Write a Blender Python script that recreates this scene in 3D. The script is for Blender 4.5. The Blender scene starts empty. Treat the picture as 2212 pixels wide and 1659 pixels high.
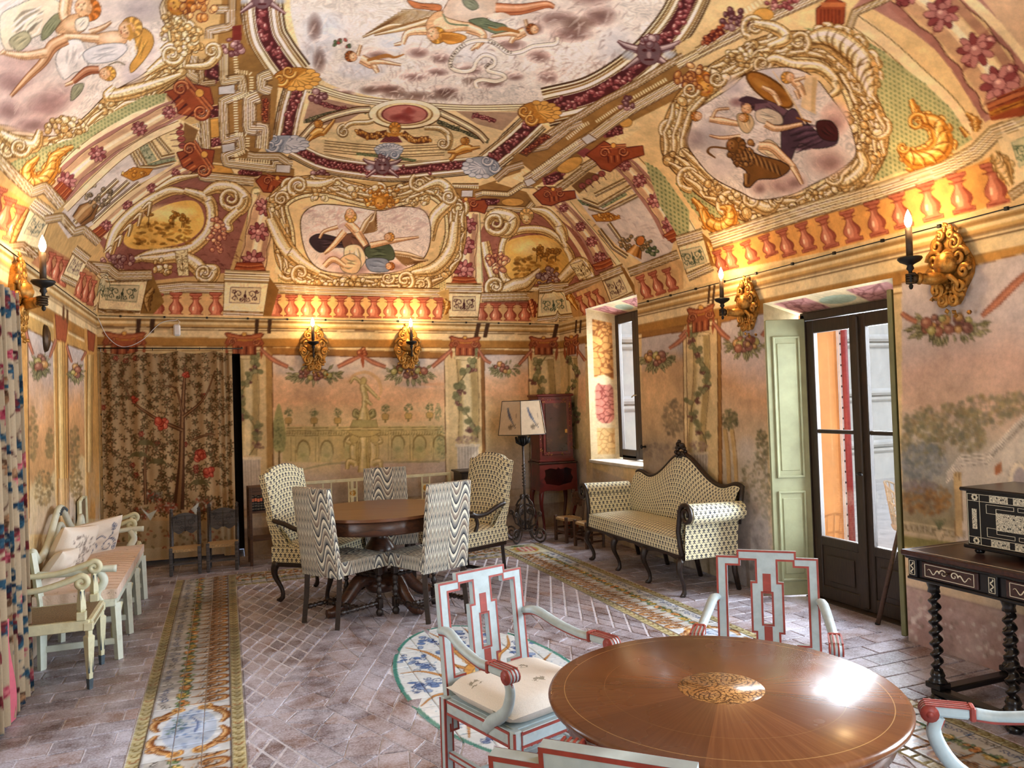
import bpy,bmesh,math,random
import numpy as np
from mathutils import Vector,Matrix
random.seed(7);rng=np.random.default_rng(7)
SC=bpy.context.scene
COL=SC.collection
PI=math.pi
# --- camera
IW,IH=2212.0,1659.0
YAW,PITCH,ROLL,FPX=0.3602,0.0224,-0.0327,1650.3
CAM=np.array([0.0,0.0,1.6])
def cam_basis():
 cy,sy,cp,sp=math.cos(YAW),math.sin(YAW),math.cos(PITCH),math.sin(PITCH)
 f=np.array([sy*cp,cy*cp,sp]);r=np.array([cy,-sy,0.0]);u=np.cross(r,f)
 cr,sr=math.cos(ROLL),math.sin(ROLL)
 return r*cr+u*sr,-r*sr+u*cr,f
CR,CU,CF=cam_basis()
cam_data=bpy.data.cameras.new('camera');cam=bpy.data.objects.new('camera',cam_data);COL.objects.link(cam)
cam_data.sensor_width=36.0;cam_data.lens=FPX/IW*36.0;cam_data.clip_start=0.03;cam_data.clip_end=200
cam.matrix_world=Matrix(((CR[0],CU[0],-CF[0],CAM[0]),(CR[1],CU[1],-CF[1],CAM[1]),(CR[2],CU[2],-CF[2],CAM[2]),(0,0,0,1)))
SC.camera=cam
# --- room measures (metres)
XL,XR,YB,YF=-1.222,4.022,8.905,-0.20
XM=(XL+XR)/2;YM=(YB+YF)/2
ZS0,ZTILT=2.593,-0.012
VA,VB=(XR-XL)/2,1.45
# --- world, sun, light, exposure
SC.view_settings.view_transform='Standard';SC.view_settings.look='None'
SC.view_settings.exposure=0.40;SC.view_settings.gamma=1.0;SC.view_settings.use_curve_mapping=False
cy=SC.cycles;cy.max_bounces=7;cy.diffuse_bounces=4;cy.glossy_bounces=3;cy.transmission_bounces=4;cy.transparent_max_bounces=8;cy.adaptive_threshold=0.025;cy.caustics_reflective=False;cy.caustics_refractive=False
world=bpy.data.worlds.new('world');SC.world=world;world.use_nodes=True
wn=world.node_tree;wn.nodes.clear()
wo=wn.nodes.new('ShaderNodeOutputWorld');wb=wn.nodes.new('ShaderNodeBackground');sk=wn.nodes.new('ShaderNodeTexSky')
sk.sky_type='NISHITA';sk.sun_elevation=math.radians(52);sk.sun_rotation=math.radians(60);sk.sun_disc=False
wb.inputs['Strength'].default_value=0.22
wn.links.new(sk.outputs[0],wb.inputs[0]);wn.links.new(wb.outputs[0],wo.inputs[0])
def lamp_obj(name,kind,loc,energy,color=(1,1,1),size=None,size_y=None,aim=None,radius=None):
 d=bpy.data.lights.new(name,kind);d.energy=energy;d.color=color
 if kind=='AREA':
  d.shape='RECTANGLE';d.size=size;d.size_y=size_y or size
 if radius is not None:d.shadow_soft_size=radius
 o=bpy.data.objects.new(name,d);COL.objects.link(o);o.location=loc
 if aim is not None:
  o.rotation_euler=(Vector(aim)-Vector(loc)).to_track_quat('-Z','Y').to_euler()
 return o
DAY=(0.80,0.90,1.0)
lamp_obj('daylight_window','AREA',(XR+0.75,7.55,1.75),130,DAY,1.0,1.7,(XR-1.0,7.4,1.3))
lamp_obj('daylight_door','AREA',(XR+0.95,4.35,1.45),320,DAY,1.3,2.3,(XR-1.5,4.35,1.1))
lamp_obj('daylight_window_near','AREA',(XR+0.55,1.15,1.7),330,DAY,1.1,1.8,(XR-1.5,1.9,1.2))
lamp_obj('daylight_door_left','AREA',(XL-0.6,4.05,1.35),100,DAY,1.3,2.3,(XL+1.5,4.3,1.3))
lamp_obj('added_front_fill','AREA',(1.5,YF-.75,1.3),110,DAY,1.3,2.2,(1.5,3.0,1.2))  # fill light added behind the front wall to brighten the near furniture
sun=lamp_obj('sun','SUN',(12,2,9),1.6,(1.0,0.95,0.86));sun.data.angle=math.radians(0.6)
sun.rotation_euler=Vector((-0.57,0.61,-0.55)).to_track_quat('-Z','Y').to_euler()
# --- pixel -> point helpers
def ray_dirs(px):
 px=np.asarray(px,float)
 return CF+((px[...,0]-IW/2)/FPX)[...,None]*CR-((px[...,1]-IH/2)/FPX)[...,None]*CU
def on_plane(px,ax,v):
 d=ray_dirs(px);t=(v-CAM[ax])/d[...,ax]
 return CAM+d*t[...,None]
def on_floor(px,z=0.0):return on_plane(px,2,z)
# --- vault shape
_t=np.linspace(0,PI/2,4001)
_ds=np.hypot(VA*np.sin(_t),VB*np.cos(_t));_s=np.concatenate([[0],np.cumsum((_ds[1:]+_ds[:-1])/2*(_t[1]-_t[0]))])
QL=float(_s[-1])
def arc_t(s):return np.interp(s,_s,_t)
def arc_s(t):return np.interp(t,_t,_s)
UL=2*QL;VMID=(YB-YF)-2*VA;VL=2*QL+VMID
def u_to_x(u):return np.where(u<=QL,XL+VA*(1-np.cos(arc_t(np.minimum(u,QL)))),XR-VA*(1-np.cos(arc_t(np.minimum(UL-u,QL)))))
def v_to_y(v):
 a=YB-VA*(1-np.cos(arc_t(np.clip(v,0,QL))));b=YB-VA-(v-QL);c=YF+VA*(1-np.cos(arc_t(np.clip(VL-v,0,QL))))
 return np.where(v<=QL,a,np.where(v<=QL+VMID,b,c))
def _sn(d):return np.sqrt(np.clip(1-(1-np.clip(d,0,VA)/VA)**2,0,1))
def vault_z(x,y):
 a=np.minimum(_sn(x-XL),_sn(XR-x));b=np.minimum(_sn(YB-y),_sn(y-YF))
 k=0.018;m=np.minimum(a,b);d=np.abs(a-b)
 m=m-k*np.log1p(np.exp(-d/k))*np.clip(m/0.15,0,1)
 return ZS0+ZTILT*(x-XM)+VB*m
def x_to_u(x):
 d=np.minimum(x-XL,XR-x);s=arc_s(np.arccos(np.clip(1-np.clip(d,0,VA)/VA,-1,1)))
 return np.where(x<=XM,s,UL-s)
def y_to_v(y):
 s1=arc_s(np.arccos(np.clip(1-np.clip(YB-y,0,VA)/VA,-1,1)));s2=arc_s(np.arccos(np.clip(1-np.clip(y-YF,0,VA)/VA,-1,1)))
 return np.where(YB-y<=VA,s1,np.where(y-YF<=VA,VL-s2,QL+(YB-VA-y)))
def vault_hit(px):
 """photo pixels -> points on the vault (marching, then bisection)"""
 d=ray_dirs(px);sh=d.shape[:-1];d=d.reshape(-1,3)
 ts=np.linspace(1.0,13.0,161);lo=np.full(len(d),1.0);hi=np.full(len(d),13.0);done=np.zeros(len(d),bool);prev=np.full(len(d),1.0)
 for t in ts:
  P=CAM+d*t
  out=(P[:,2]>vault_z(P[:,0],P[:,1]))|(P[:,0]<XL)|(P[:,0]>XR)|(P[:,1]>YB)
  new=out&~done;lo[new]=prev[new];hi[new]=t;done|=out;prev[:]=t
 for _ in range(18):
  m=(lo+hi)/2;P=CAM+d*m[:,None]
  out=(P[:,2]>vault_z(P[:,0],P[:,1]))|(P[:,0]<XL)|(P[:,0]>XR)|(P[:,1]>YB)
  hi=np.where(out,m,hi);lo=np.where(out,lo,m)
 return(CAM+d*lo[:,None]).reshape(sh+(3,))
 # --- paint: fresco colours are laid out in surface metres and kept as a colour attribute
def fbm(h,w,cells,octaves=4,seed=0,gain=0.55):
 r=np.random.default_rng(seed);out=np.zeros((h,w),np.float32);amp=1.0;tot=0.0
 cy=max(1.0,cells*h/max(h,w));cx=max(1.0,cells*w/max(h,w))
 for o in range(octaves):
  gy,gx=int(cy)+2,int(cx)+2;g=r.random((gy,gx)).astype(np.float32)
  yy=np.linspace(0,cy,h,endpoint=False);xx=np.linspace(0,cx,w,endpoint=False)
  y0=yy.astype(int);x0=xx.astype(int);fy=(yy-y0);fx=(xx-x0)
  fy=(fy*fy*(3-2*fy))[:,None].astype(np.float32);fx=(fx*fx*(3-2*fx))[None].astype(np.float32)
  a=g[y0][:,x0];b=g[y0][:,x0+1];c=g[y0+1][:,x0];d=g[y0+1][:,x0+1]
  out+=amp*((a*(1-fx)+b*fx)*(1-fy)+(c*(1-fx)+d*fx)*fy);tot+=amp;amp*=gain;cy*=2;cx*=2
 return out/tot
def spline(pts,closed=False,n=8):
 P=np.asarray(pts,float)
 if len(P)<3:
  if closed or len(P)<2:return P
  t=np.linspace(0,1,n*2)[:,None];return P[0]*(1-t)+P[1]*t
 if closed:Q=np.vstack([P[-1],P,P[0],P[1]])
 else:Q=np.vstack([2*P[0]-P[1],P,2*P[-1]-P[-2]])
 t=np.linspace(0,1,n,endpoint=False)[:,None];out=[]
 for i in range(len(Q)-3):
  a,b,c,d=Q[i:i+4]
  out.append(0.5*((2*b)+(-a+c)*t+(2*a-5*b+4*c-d)*t*t+(-a+3*b-3*c+d)*t**3))
 if not closed:out.append(P[-1:])
 return np.vstack(out)
def dense(pts,closed=False,step=12.0):
 P=np.asarray(pts,float);out=[]
 n=len(P)if closed else len(P)-1
 for i in range(n):
  a,b=P[i],P[(i+1)%len(P)];k=max(1,int(np.hypot(*(b-a))/step))
  t=np.arange(k)[:,None]/k;out.append(a*(1-t)+b*t)
 if not closed:out.append(P[-1:])
 return np.vstack(out)
def normals2(P):
 T=np.gradient(P,axis=0);L=np.hypot(T[:,0],T[:,1]);L[L==0]=1
 return np.stack([-T[:,1]/L,T[:,0]/L],1)
class Canvas:
 """a painted surface: u, v in metres; 'mapper' turns photo pixels into (u, v)"""
 def __init__(s,w,h,res,mapper,base,u0=0.0,v0=0.0,ss=2.0):
  s.w,s.h,s.res,s.map,s.u0,s.v0,s.ss=w,h,res/ss,mapper,u0,v0,ss
  s.W=int(round(w/s.res));s.H=int(round(h/s.res))
  s.a=np.empty((s.H,s.W,3),np.float32);s.a[:]=base
  s.rng=np.random.default_rng(11)
 def fill(s,uv,col,alpha=1.0):
  P=(np.asarray(uv,float)-[s.u0,s.v0])/s.res
  if not np.isfinite(P).all():return
  x0=max(0,int(np.floor(P[:,0].min())));x1=min(s.W,int(np.ceil(P[:,0].max()))+1)
  y0=max(0,int(np.floor(P[:,1].min())));y1=min(s.H,int(np.ceil(P[:,1].max()))+1)
  if x1<=x0 or y1<=y0:return
  w,h=x1-x0,y1-y0
  Q=np.roll(P,-1,0);acc=np.zeros((h,w+1),np.int32)
  ya,yb=P[:,1],Q[:,1];lo=np.minimum(ya,yb);hi=np.maximum(ya,yb)
  r0=np.clip(np.ceil(lo-0.5).astype(int),y0,y1);r1=np.clip(np.ceil(hi-0.5).astype(int),y0,y1)
  cnt=r1-r0;k=cnt>0
  if not k.any():return
  idx=np.repeat(np.nonzero(k)[0],cnt[k]);off=np.arange(cnt[k].sum())-np.repeat(np.cumsum(cnt[k])-cnt[k],cnt[k])
  rows=r0[idx]+off;t=(rows+0.5-ya[idx])/(yb[idx]-ya[idx]);xs=P[idx,0]+t*(Q[idx,0]-P[idx,0])
  c=np.clip(np.ceil(xs-0.5).astype(int)-x0,0,w)
  np.add.at(acc,(rows-y0,c),np.where(yb[idx]>ya[idx],1,-1))
  m=np.cumsum(acc,1)[:,:w]!=0
  sub=s.a[y0:y1,x0:x1]
  if callable(col):col=col(x0,x1,y0,y1)[m]
  else:col=np.asarray(col,np.float32)
  if alpha>=1:sub[m]=col
  else:sub[m]=sub[m]*(1-alpha)+col*alpha
  return
 def poly(s,px,col,alpha=1.0,smooth=False,line=None,lw=1.2):
  P=spline(px,True)if smooth else dense(px,True)
  s.fill(s.map(P),col,alpha)
  if line is not None:s.stroke(np.vstack([P,P[:1]]),lw,line,smooth=False)
 def stroke(s,px,w,col,alpha=1.0,smooth=True,shift=0.0):
  P=spline(px)if smooth else np.asarray(px,float)
  if len(P)<2:return
  N=normals2(P);n=len(P)
  ww=np.interp(np.linspace(0,1,n),np.linspace(0,1,len(np.atleast_1d(w))),np.atleast_1d(w))/2 if np.ndim(w)else np.full(n,w/2.0)
  C=P+N*(shift*ww*2)[:,None]if shift else P
  A=C+N*ww[:,None];B=C-N*ww[:,None]
  s.fill(s.map(np.vstack([A,B[::-1]])),col,alpha)
 def lines(s,px,offs,w,col,smooth=True,alpha=1.0):
  P=spline(px)if smooth else dense(px)
  N=normals2(P)
  for o in offs:s.stroke(P+N*o,w,col,alpha,smooth=False)
 def bands(s,px,edges,cols,smooth=True):
  """parallel bands along a path: edges are offsets (pixels, left of travel negative)"""
  P=spline(px)if smooth else dense(px)
  N=normals2(P)
  for i,c in enumerate(cols):
   s.fill(s.map(np.vstack([P+N*edges[i],(P+N*edges[i+1])[::-1]])),c)
 def ell(s,c,rx,ry,col,rot=0.0,alpha=1.0,line=None,lw=1.0,n=28):
  t=np.linspace(0,2*PI,n,endpoint=False);e=np.stack([rx*np.cos(t),ry*np.sin(t)],1)
  R=np.array([[math.cos(rot),math.sin(rot)],[-math.sin(rot),math.cos(rot)]])
  P=np.asarray(c,float)+e@R
  if line is not None:
   s.fill(s.map(np.asarray(c,float)+(e*(1+lw/np.array([max(rx,.1),max(ry,.1)])))@R),line,alpha)
  s.fill(s.map(P),col,alpha)
 def soft(s,c,rx,ry,col,alpha=0.6,rot=0.0):
  for k in range(7):
   f=1.0-k/7.5;s.ell(c,rx*f,ry*f,col,rot,1-(1-alpha)**(1/7.0),n=22)
 def tube(s,px,w,pal,smooth=True,hatch=True):
  """a moulded scroll: dark outline, body, shade on the lower side, light on the upper"""
  d,m,l,h=pal;w=np.asarray(w,float)
  P=spline(px)if smooth else np.asarray(px,float)
  s.stroke(P,w+2.2,d,smooth=False);s.stroke(P,w,m,smooth=False)
  N=normals2(P);up=np.sign(-N[:,1]*0.8-N[:,0]*0.6);up[up==0]=1
  ww=np.interp(np.linspace(0,1,len(P)),np.linspace(0,1,max(2,w.size)),np.resize(w,max(2,w.size))if w.size>1 else[float(w)]*2)
  A=P+N*(up*ww*0.14)[:,None];s.stroke(A,ww*0.55,l,smooth=False)
  A=P+N*(up*ww*0.22)[:,None];s.stroke(A,ww*0.2,h,smooth=False)
  A=P-N*(up*ww*0.27)[:,None];s.stroke(A,np.maximum(ww*0.07,0.9),d,0.7,smooth=False)
 def volute(s,c,r,pal,turns=1.4,a0=0.0,cw=1,w=None,ecc=1.0):
  t=np.linspace(0,1,int(26*turns));a=a0+cw*t*turns*2*PI;rr=r*(1-0.86*t)
  P=np.asarray(c,float)+np.stack([rr*np.cos(a),ecc*rr*np.sin(a)],1)
  s.tube(P,np.linspace(w or r*0.5,(w or r*0.5)*0.35,5),pal,smooth=False)
 def cluster(s,c,rx,ry,pal,n=14,size=6.0,rot=0.0):
  d,m,l,h=pal;r=s.rng
  for i in range(n):
   a=r.uniform(0,2*PI);q=math.sqrt(r.uniform(0,1));ex,ey=rx*q*math.cos(a),ry*q*math.sin(a)
   p=(c[0]+ex*math.cos(rot)-ey*math.sin(rot),c[1]+ex*math.sin(rot)+ey*math.cos(rot));z=size*r.uniform(.6,1.15);ro=r.uniform(0,PI);f=r.uniform(.55,1)
   s.ell(p,z,z*f,m if i%3 else l,ro,line=d,lw=max(.9,size*.16),n=12)
   s.ell((p[0]-z*.2,p[1]-z*.25),z*.5,z*.35,l if i%3 else h,ro,n=8)
 def flower(s,c,R,pal,petals=9,rot=0.0,squash=1.0):
  d,m,l,h=pal
  for i in range(petals):
   a=rot+2*PI*i/petals;p=(c[0]+R*.62*math.cos(a),c[1]+R*.62*math.sin(a)*squash)
   s.ell(p,R*.42,R*.2,m if i%2 else l,a,line=d,lw=1.1,n=10)
  s.ell(c,R*.34,R*.34*squash,l,line=d,lw=1.2,n=12);s.ell((c[0]-R*.08,c[1]-R*.1),R*.14,R*.12,h,n=8)
  for k in range(2):
   a=rot+1+k*2.2;s.ell((c[0]+R*.5*math.cos(a),c[1]+R*.5*math.sin(a)*squash),R*.22,R*.2,l,line=d,lw=1,n=10)
 def garland(s,px,w,pal,n=None,size=None):
  P=spline(px);L=np.hypot(*np.diff(P,axis=0).T).sum();size=size or w*.26
  n=n or int(L/size*1.9);d,m,l,h=pal
  s.stroke(P,w,d,smooth=False)
  cum=np.concatenate([[0],np.cumsum(np.hypot(*np.diff(P,axis=0).T))])
  for i in range(n):
   q=(i+.5)/n*L;c=np.array([np.interp(q,cum,P[:,0]),np.interp(q,cum,P[:,1])])+s.rng.normal(0,w*.22,2)
   z=size*s.rng.uniform(.6,1.1);ro=s.rng.uniform(0,PI)
   s.ell(c,z,z*.6,m,ro,line=d,lw=1.0,n=10);s.ell(c-[z*.15,z*.2],z*.55,z*.25,l if i%2 else h,ro,n=8)
 def leafcurl(s,c,r,col,a0,cw,w,dark=None):
  t=np.linspace(0,1,22);a=a0+cw*t*3.6*PI*.72;rr=r*(1-.85*t)
  P=np.asarray(c,float)+np.stack([rr*np.cos(a),rr*np.sin(a)],1)
  s.stroke(P,np.linspace(w,w*.5,5),col,smooth=False)
  for k in(4,9,14):
   s.ell(P[k]+normals2(P)[k]*w*.7,w*.9,w*.5,col,a[k],n=8)
 def arabesque(s,quad,bg,col,lightc=None,seed=0):
  """scrolling leaf panel in a quadrilateral (tl, tr, br, bl)"""
  q=np.asarray(quad,float);f=lambda a,b:(q[0]*(1-a)+q[1]*a)*(1-b)+(q[3]*(1-a)+q[2]*a)*b
  s.poly(q,bg)
  hh=np.hypot(*(q[3]-q[0]));ww=np.hypot(*(q[1]-q[0]));R=min(hh*.27,ww*.2)
  for sx in(-1,1):
   for(a,b,r_,cw,a0)in((.28,.42,1.0,1,2.2),(.16,.72,.7,-1,.5),(.38,.78,.6,1,-1.0),(.12,.25,.5,-1,3.0)):
    c=f(.5+sx*(.5-a),b);s.leafcurl(c,R*r_,col,a0 if sx<0 else PI-a0,cw*(-sx),max(1.0,R*.2))
  c=f(.5,.55);s.ell(c,R*.35,R*.5,col,n=10);s.stroke([f(.5,.95),f(.5,.2)],max(1.2,R*.22),col)
  s.stroke(np.vstack([q,q[:1]]),1.4,col,.8,smooth=False)
 def baluster(s,base,top,w,pal,h0=0.0):
  """baluster: base and top are pixel points on its axis, w its width in pixels"""
  d,m,l,h=pal;b=np.asarray(base,float);t=np.asarray(top,float);ax=t-b;L=np.hypot(*ax);ex=np.array([-ax[1],ax[0]])/max(L,1e-6)*-1
  if ex[0]<0:ex=-ex
  prof=[(0,.5),(.11,.5),(.11,.42),(.15,.3),(.2,.36),(.3,.48),(.4,.47),(.5,.36),(.62,.2),(.72,.16),(.76,.27),(.8,.16),(.86,.26),(.92,.42),(1.0,.44)]
  A=[b+ax*a+ex*w*r for a,r in prof];B=[b+ax*a-ex*w*r for a,r in prof]
  s.poly(A+B[::-1],m,line=d,lw=1.5)
  A=[b+ax*a+ex*w*(r*.35-.10)for a,r in prof[3:10]];B=[b+ax*a+ex*w*(-r*.35-.10)for a,r in prof[3:10]]
  s.poly(A+B[::-1],l);s.stroke([b+ax*.28-ex*w*.2,b+ax*.44-ex*w*.16],w*.12,h)
  A=[b+ax*a+ex*w*r*.95 for a,r in prof[4:9]];B=[b+ax*a+ex*w*r*.6 for a,r in prof[4:9]];s.poly(A+B[::-1],d,.55)
  for a in(.06,.78,.9):s.stroke([b+ax*a+ex*w*.4,b+ax*a-ex*w*.4],max(.8,w*.05),d,.8,smooth=False)
 def trellis(s,px,bg,dot,step,smooth=True,rot=.5,size=.34):
  P=spline(px,True)if smooth else np.asarray(px,float)
  s.poly(P,bg)
  x0,y0=P.min(0);x1,y1=P.max(0);gx,gy=np.meshgrid(np.arange(-40,41),np.arange(-40,41))
  c=np.array([(x0+x1)/2,(y0+y1)/2]);e1=np.array([math.cos(rot),math.sin(rot)])*step;e2=np.array([-math.sin(rot),math.cos(rot)])*step*.8
  Q=c+gx.reshape(-1,1)*e1+gy.reshape(-1,1)*e2+(gy.reshape(-1,1)%2)*e1*.5
  X,Y=P[:,0],P[:,1];X2,Y2=np.roll(X,-1),np.roll(Y,-1)
  for p in Q:
   if not(x0<p[0]<x1 and y0<p[1]<y1):continue
   ins=(((Y>p[1])!=(Y2>p[1]))&(p[0]<(X2-X)*(p[1]-Y)/(Y2-Y+1e-12)+X)).sum()%2
   if ins:s.ell(p,step*size,step*size*.6,dot,rot+.5,n=8,alpha=.85)
 def dentils(s,px,step,length,col,w=None,side=1):
  P=dense(px,step=3.0);N=normals2(P);cum=np.concatenate([[0],np.cumsum(np.hypot(*np.diff(P,axis=0).T))])
  for q in np.arange(step*.5,cum[-1],step):
   c=np.array([np.interp(q,cum,P[:,0]),np.interp(q,cum,P[:,1])]);n=np.array([np.interp(q,cum,N[:,0]),np.interp(q,cum,N[:,1])])*side
   s.stroke([c,c+n*length],w or step*.5,col,smooth=False)
 def lift(s):
  """average 2x2 -> colours on the vertex grid"""
  h,w=s.H//2*2,s.W//2*2
  return s.a[:h,:w].reshape(h//2,2,w//2,2,3).mean((1,3))
 def age(s,seed,amt=0.16,cells=9,warm=(1.0,.97,.9)):
  n=fbm(s.H,s.W,cells,6,seed)[...,None];m=fbm(s.H,s.W,cells*9,3,seed+1)[...,None]
  s.a*=1-amt*(n-.5)*1.7-amt*.9*(m-.5)
 def sample(s,u,v):
  x=np.clip((u-s.u0)/s.res-.5,0,s.W-1.001);y=np.clip((v-s.v0)/s.res-.5,0,s.H-1.001)
  x0=x.astype(int);y0=y.astype(int);fx=(x-x0)[...,None];fy=(y-y0)[...,None]
  B=s.blur
  return(B[y0,x0]*(1-fx)+B[y0,np.minimum(x0+1,s.W-1)]*fx)*(1-fy)+(B[np.minimum(y0+1,s.H-1),x0]*(1-fx)+B[np.minimum(y0+1,s.H-1),np.minimum(x0+1,s.W-1)]*fx)*fy
 def finish(s):
  a=s.a;p=np.pad(a,((1,1),(1,1),(0,0)),'edge')
  k=1.0 if s.ss>2.5 else 2.0
  s.blur=np.clip((p[:-2,1:-1]+p[2:,1:-1]+p[1:-1,:-2]+p[1:-1,2:]+k*a)/(4.0+k),0,255)
  if s.ss>2.5:p=np.pad(s.blur,((1,1),(1,1),(0,0)),'edge');s.blur=(p[:-2,1:-1]+p[2:,1:-1]+p[1:-1,:-2]+p[1:-1,2:]+2*s.blur)/6.0
 def carve(s,cols,period=.03,dark=.34,light=.10,seed=0):
  """rows of small leaf strokes over the carved parts (exact palette colours)"""
  m=np.zeros((s.H,s.W),bool)
  for c in cols:m|=(np.abs(s.a-np.array(c,np.float32)).max(-1)<.5)
  n1=fbm(s.H,s.W,26,3,seed);n2=fbm(s.H,s.W,30,3,seed+7);yy,xx=np.mgrid[0:s.H,0:s.W].astype(np.float32)*s.res
  p=np.sin(2*PI*((xx*.7+yy*.7)/period+n1*9)+3*np.sin(2*PI*((xx-yy)/period*.5+n2*7)));f=1-dark*np.clip((p-.35)/.5,0,1)+light*np.clip((-p-.4)/.5,0,1)
  s.a*=np.where(m,f,1.0)[...,None].astype(np.float32)
K=740/2212.0
ZO={1:(0,0),2:(736,0),3:(1472,0),4:(0,552),5:(736,552),6:(1472,552),7:(0,1104),8:(736,1104),9:(1472,1104)}
def Z(n,*pts):
 o=np.array(ZO[n],float);P=np.array(pts,float)*K+o
 return P[0]if len(pts)==1 else P
 # --- grid meshes that carry paint
def grid_mesh(name,X,Y,Zc,col=None,mask=None,flip=False):
 """X, Y, Zc: (h, w) vertex grids; col: (h, w, 3) 0..255 sRGB; mask: (h-1, w-1) faces kept"""
 h,w=X.shape;V=np.stack([X,Y,Zc],-1).reshape(-1,3).astype(np.float32)
 i=np.arange(h*w).reshape(h,w);F=np.stack([i[:-1,:-1],i[:-1,1:],i[1:,1:],i[1:,:-1]],-1)
 F=F.reshape(-1,4)if mask is None else F[mask]
 if flip:F=F[:,::-1]
 me=bpy.data.meshes.new(name);me.vertices.add(len(V));me.vertices.foreach_set('co',V.ravel())
 me.loops.add(F.size);me.loops.foreach_set('vertex_index',F.ravel().astype(np.int32))
 me.polygons.add(len(F));me.polygons.foreach_set('loop_start',(np.arange(len(F))*4).astype(np.int32));me.polygons.foreach_set('loop_total',np.full(len(F),4,np.int32))
 me.polygons.foreach_set('use_smooth',np.ones(len(F),bool));me.update(calc_edges=True)
 if col is not None:
  at=me.color_attributes.new('paint','BYTE_COLOR','POINT')
  c=np.ones((h*w,4),np.float32);c[:,:3]=col.reshape(-1,3)/255.0
  at.data.foreach_set('color_srgb',c.ravel())
 return me
def link(name,me,mat=None,parent=None):
 o=bpy.data.objects.new(name,me);COL.objects.link(o)
 if mat is not None:me.materials.append(mat)
 if parent is not None:o.parent=parent
 return o
def tag(o,label=None,cat=None,group=None,kind=None):
 if label:o['label']=label
 if cat:o['category']=cat
 if group:o['group']=group
 if kind:o['kind']=kind
 return o
 # --- materials (all node based)
def lin(c):
 c=np.asarray(c,float)/255.0
 return tuple(np.where(c<=.04045,c/12.92,((c+.055)/1.055)**2.4))+(1.0,)
class NT:
 def __init__(s,name):
  s.m=bpy.data.materials.new(name);s.m.use_nodes=True;s.t=s.m.node_tree;s.t.nodes.clear()
  s.out=s.n('ShaderNodeOutputMaterial');s.b=s.n('ShaderNodeBsdfPrincipled');s.l(s.b.outputs[0],s.out.inputs[0])
 def n(s,typ,**kw):
  x=s.t.nodes.new(typ)
  for k,v in kw.items():setattr(x,k,v)
  return x
 def l(s,a,b):s.t.links.new(a,b)
 def val(s,x,sock):
  if hasattr(x,'is_linked')or hasattr(x,'links'):s.l(x,sock)
  else:sock.default_value=x
 def math(s,op,a,b=0.0,c=None,clamp=False):
  x=s.n('ShaderNodeMath',operation=op);x.use_clamp=clamp
  s.val(a,x.inputs[0]);s.val(b,x.inputs[1])
  if c is not None:s.val(c,x.inputs[2])
  return x.outputs[0]
 def mix(s,f,a,b,mode='MIX'):
  x=s.n('ShaderNodeMix',data_type='RGBA',blend_type=mode);s.val(f,x.inputs[0]);s.val(a,x.inputs[6]);s.val(b,x.inputs[7]);return x.outputs[2]
 def noise(s,scale,detail=4,rough=.55,vec=None,dist=0.0):
  x=s.n('ShaderNodeTexNoise');x.inputs['Scale'].default_value=scale;x.inputs['Detail'].default_value=detail;x.inputs['Roughness'].default_value=rough;x.inputs['Distortion'].default_value=dist
  if vec is not None:s.l(vec,x.inputs['Vector'])
  return x.outputs['Fac']
 def ramp(s,f,stops,interp='LINEAR'):
  x=s.n('ShaderNodeValToRGB');cr=x.color_ramp;cr.interpolation=interp
  while len(cr.elements)<len(stops):cr.elements.new(0.5)
  for e,(p,c)in zip(cr.elements,stops):e.position=p;e.color=c if len(c)==4 else lin(c)
  s.l(f,x.inputs[0]);return x.outputs[0]
 def obj(s):return s.n('ShaderNodeTexCoord').outputs['Object']
 def uv(s):return s.n('ShaderNodeUVMap').outputs[0]
 def xyz(s,v):
  x=s.n('ShaderNodeSeparateXYZ');s.l(v,x.inputs[0]);return x.outputs
 def bump(s,h,dist=.002,strength=.5):
  x=s.n('ShaderNodeBump');x.inputs['Distance'].default_value=dist;x.inputs['Strength'].default_value=strength;s.l(h,x.inputs['Height']);s.l(x.outputs[0],s.b.inputs['Normal'])
 def fin(s,col=None,rough=.6,metal=0.0,spec=None,sheen=None,coat=None):
  if col is not None:s.val(col,s.b.inputs['Base Color'])
  s.val(rough,s.b.inputs['Roughness']);s.b.inputs['Metallic'].default_value=metal
  if spec is not None:s.b.inputs['Specular IOR Level'].default_value=spec
  if coat is not None:s.b.inputs['Coat Weight'].default_value=coat;s.b.inputs['Coat Roughness'].default_value=.12
  return s.m
def mat(name,c,rough=.6,metal=0.0,var=.12,scale=30,bump=.0,c2=None,coat=None,spec=None,stretch=None):
 """plain surface with gentle noise in tone; c2: worn patches of another colour"""
 t=NT(name);v=t.obj()
 if stretch:
  mp=t.n('ShaderNodeMapping');mp.inputs['Scale'].default_value=stretch;t.l(v,mp.inputs[0]);v=mp.outputs[0]
 f=t.noise(scale,5,.6,v);c=np.asarray(c,float)
 col=t.ramp(f,[(.25,np.clip(c*(1-var),0,255)),(.75,np.clip(c*(1+var),0,255))])
 if c2 is not None:
  g=t.noise(scale*.35,6,.7,v);g=t.ramp(g,[(.56,(0,0,0,1)),(.66,(1,1,1,1))]);col=t.mix(g,col,lin(c2))
 if bump:t.bump(f,bump,.6)
 return t.fin(col,rough,metal,spec,coat=coat)
def mat_paint(name,rough=.9,grain=.1,scale=55,bump=.0015,spec=.25):
 t=NT(name);a=t.n('ShaderNodeVertexColor',layer_name='paint').outputs[0];v=t.obj()
 f=t.noise(scale,6,.65,v);g=t.ramp(f,[(.3,(1-grain,)*3+(1,)),(.7,(1+grain*.6,)*3+(1,))])
 col=t.mix(1.0,a,g,'MULTIPLY')
 if bump:t.bump(f,bump,.5)
 return t.fin(col,rough,spec=spec)
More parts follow.
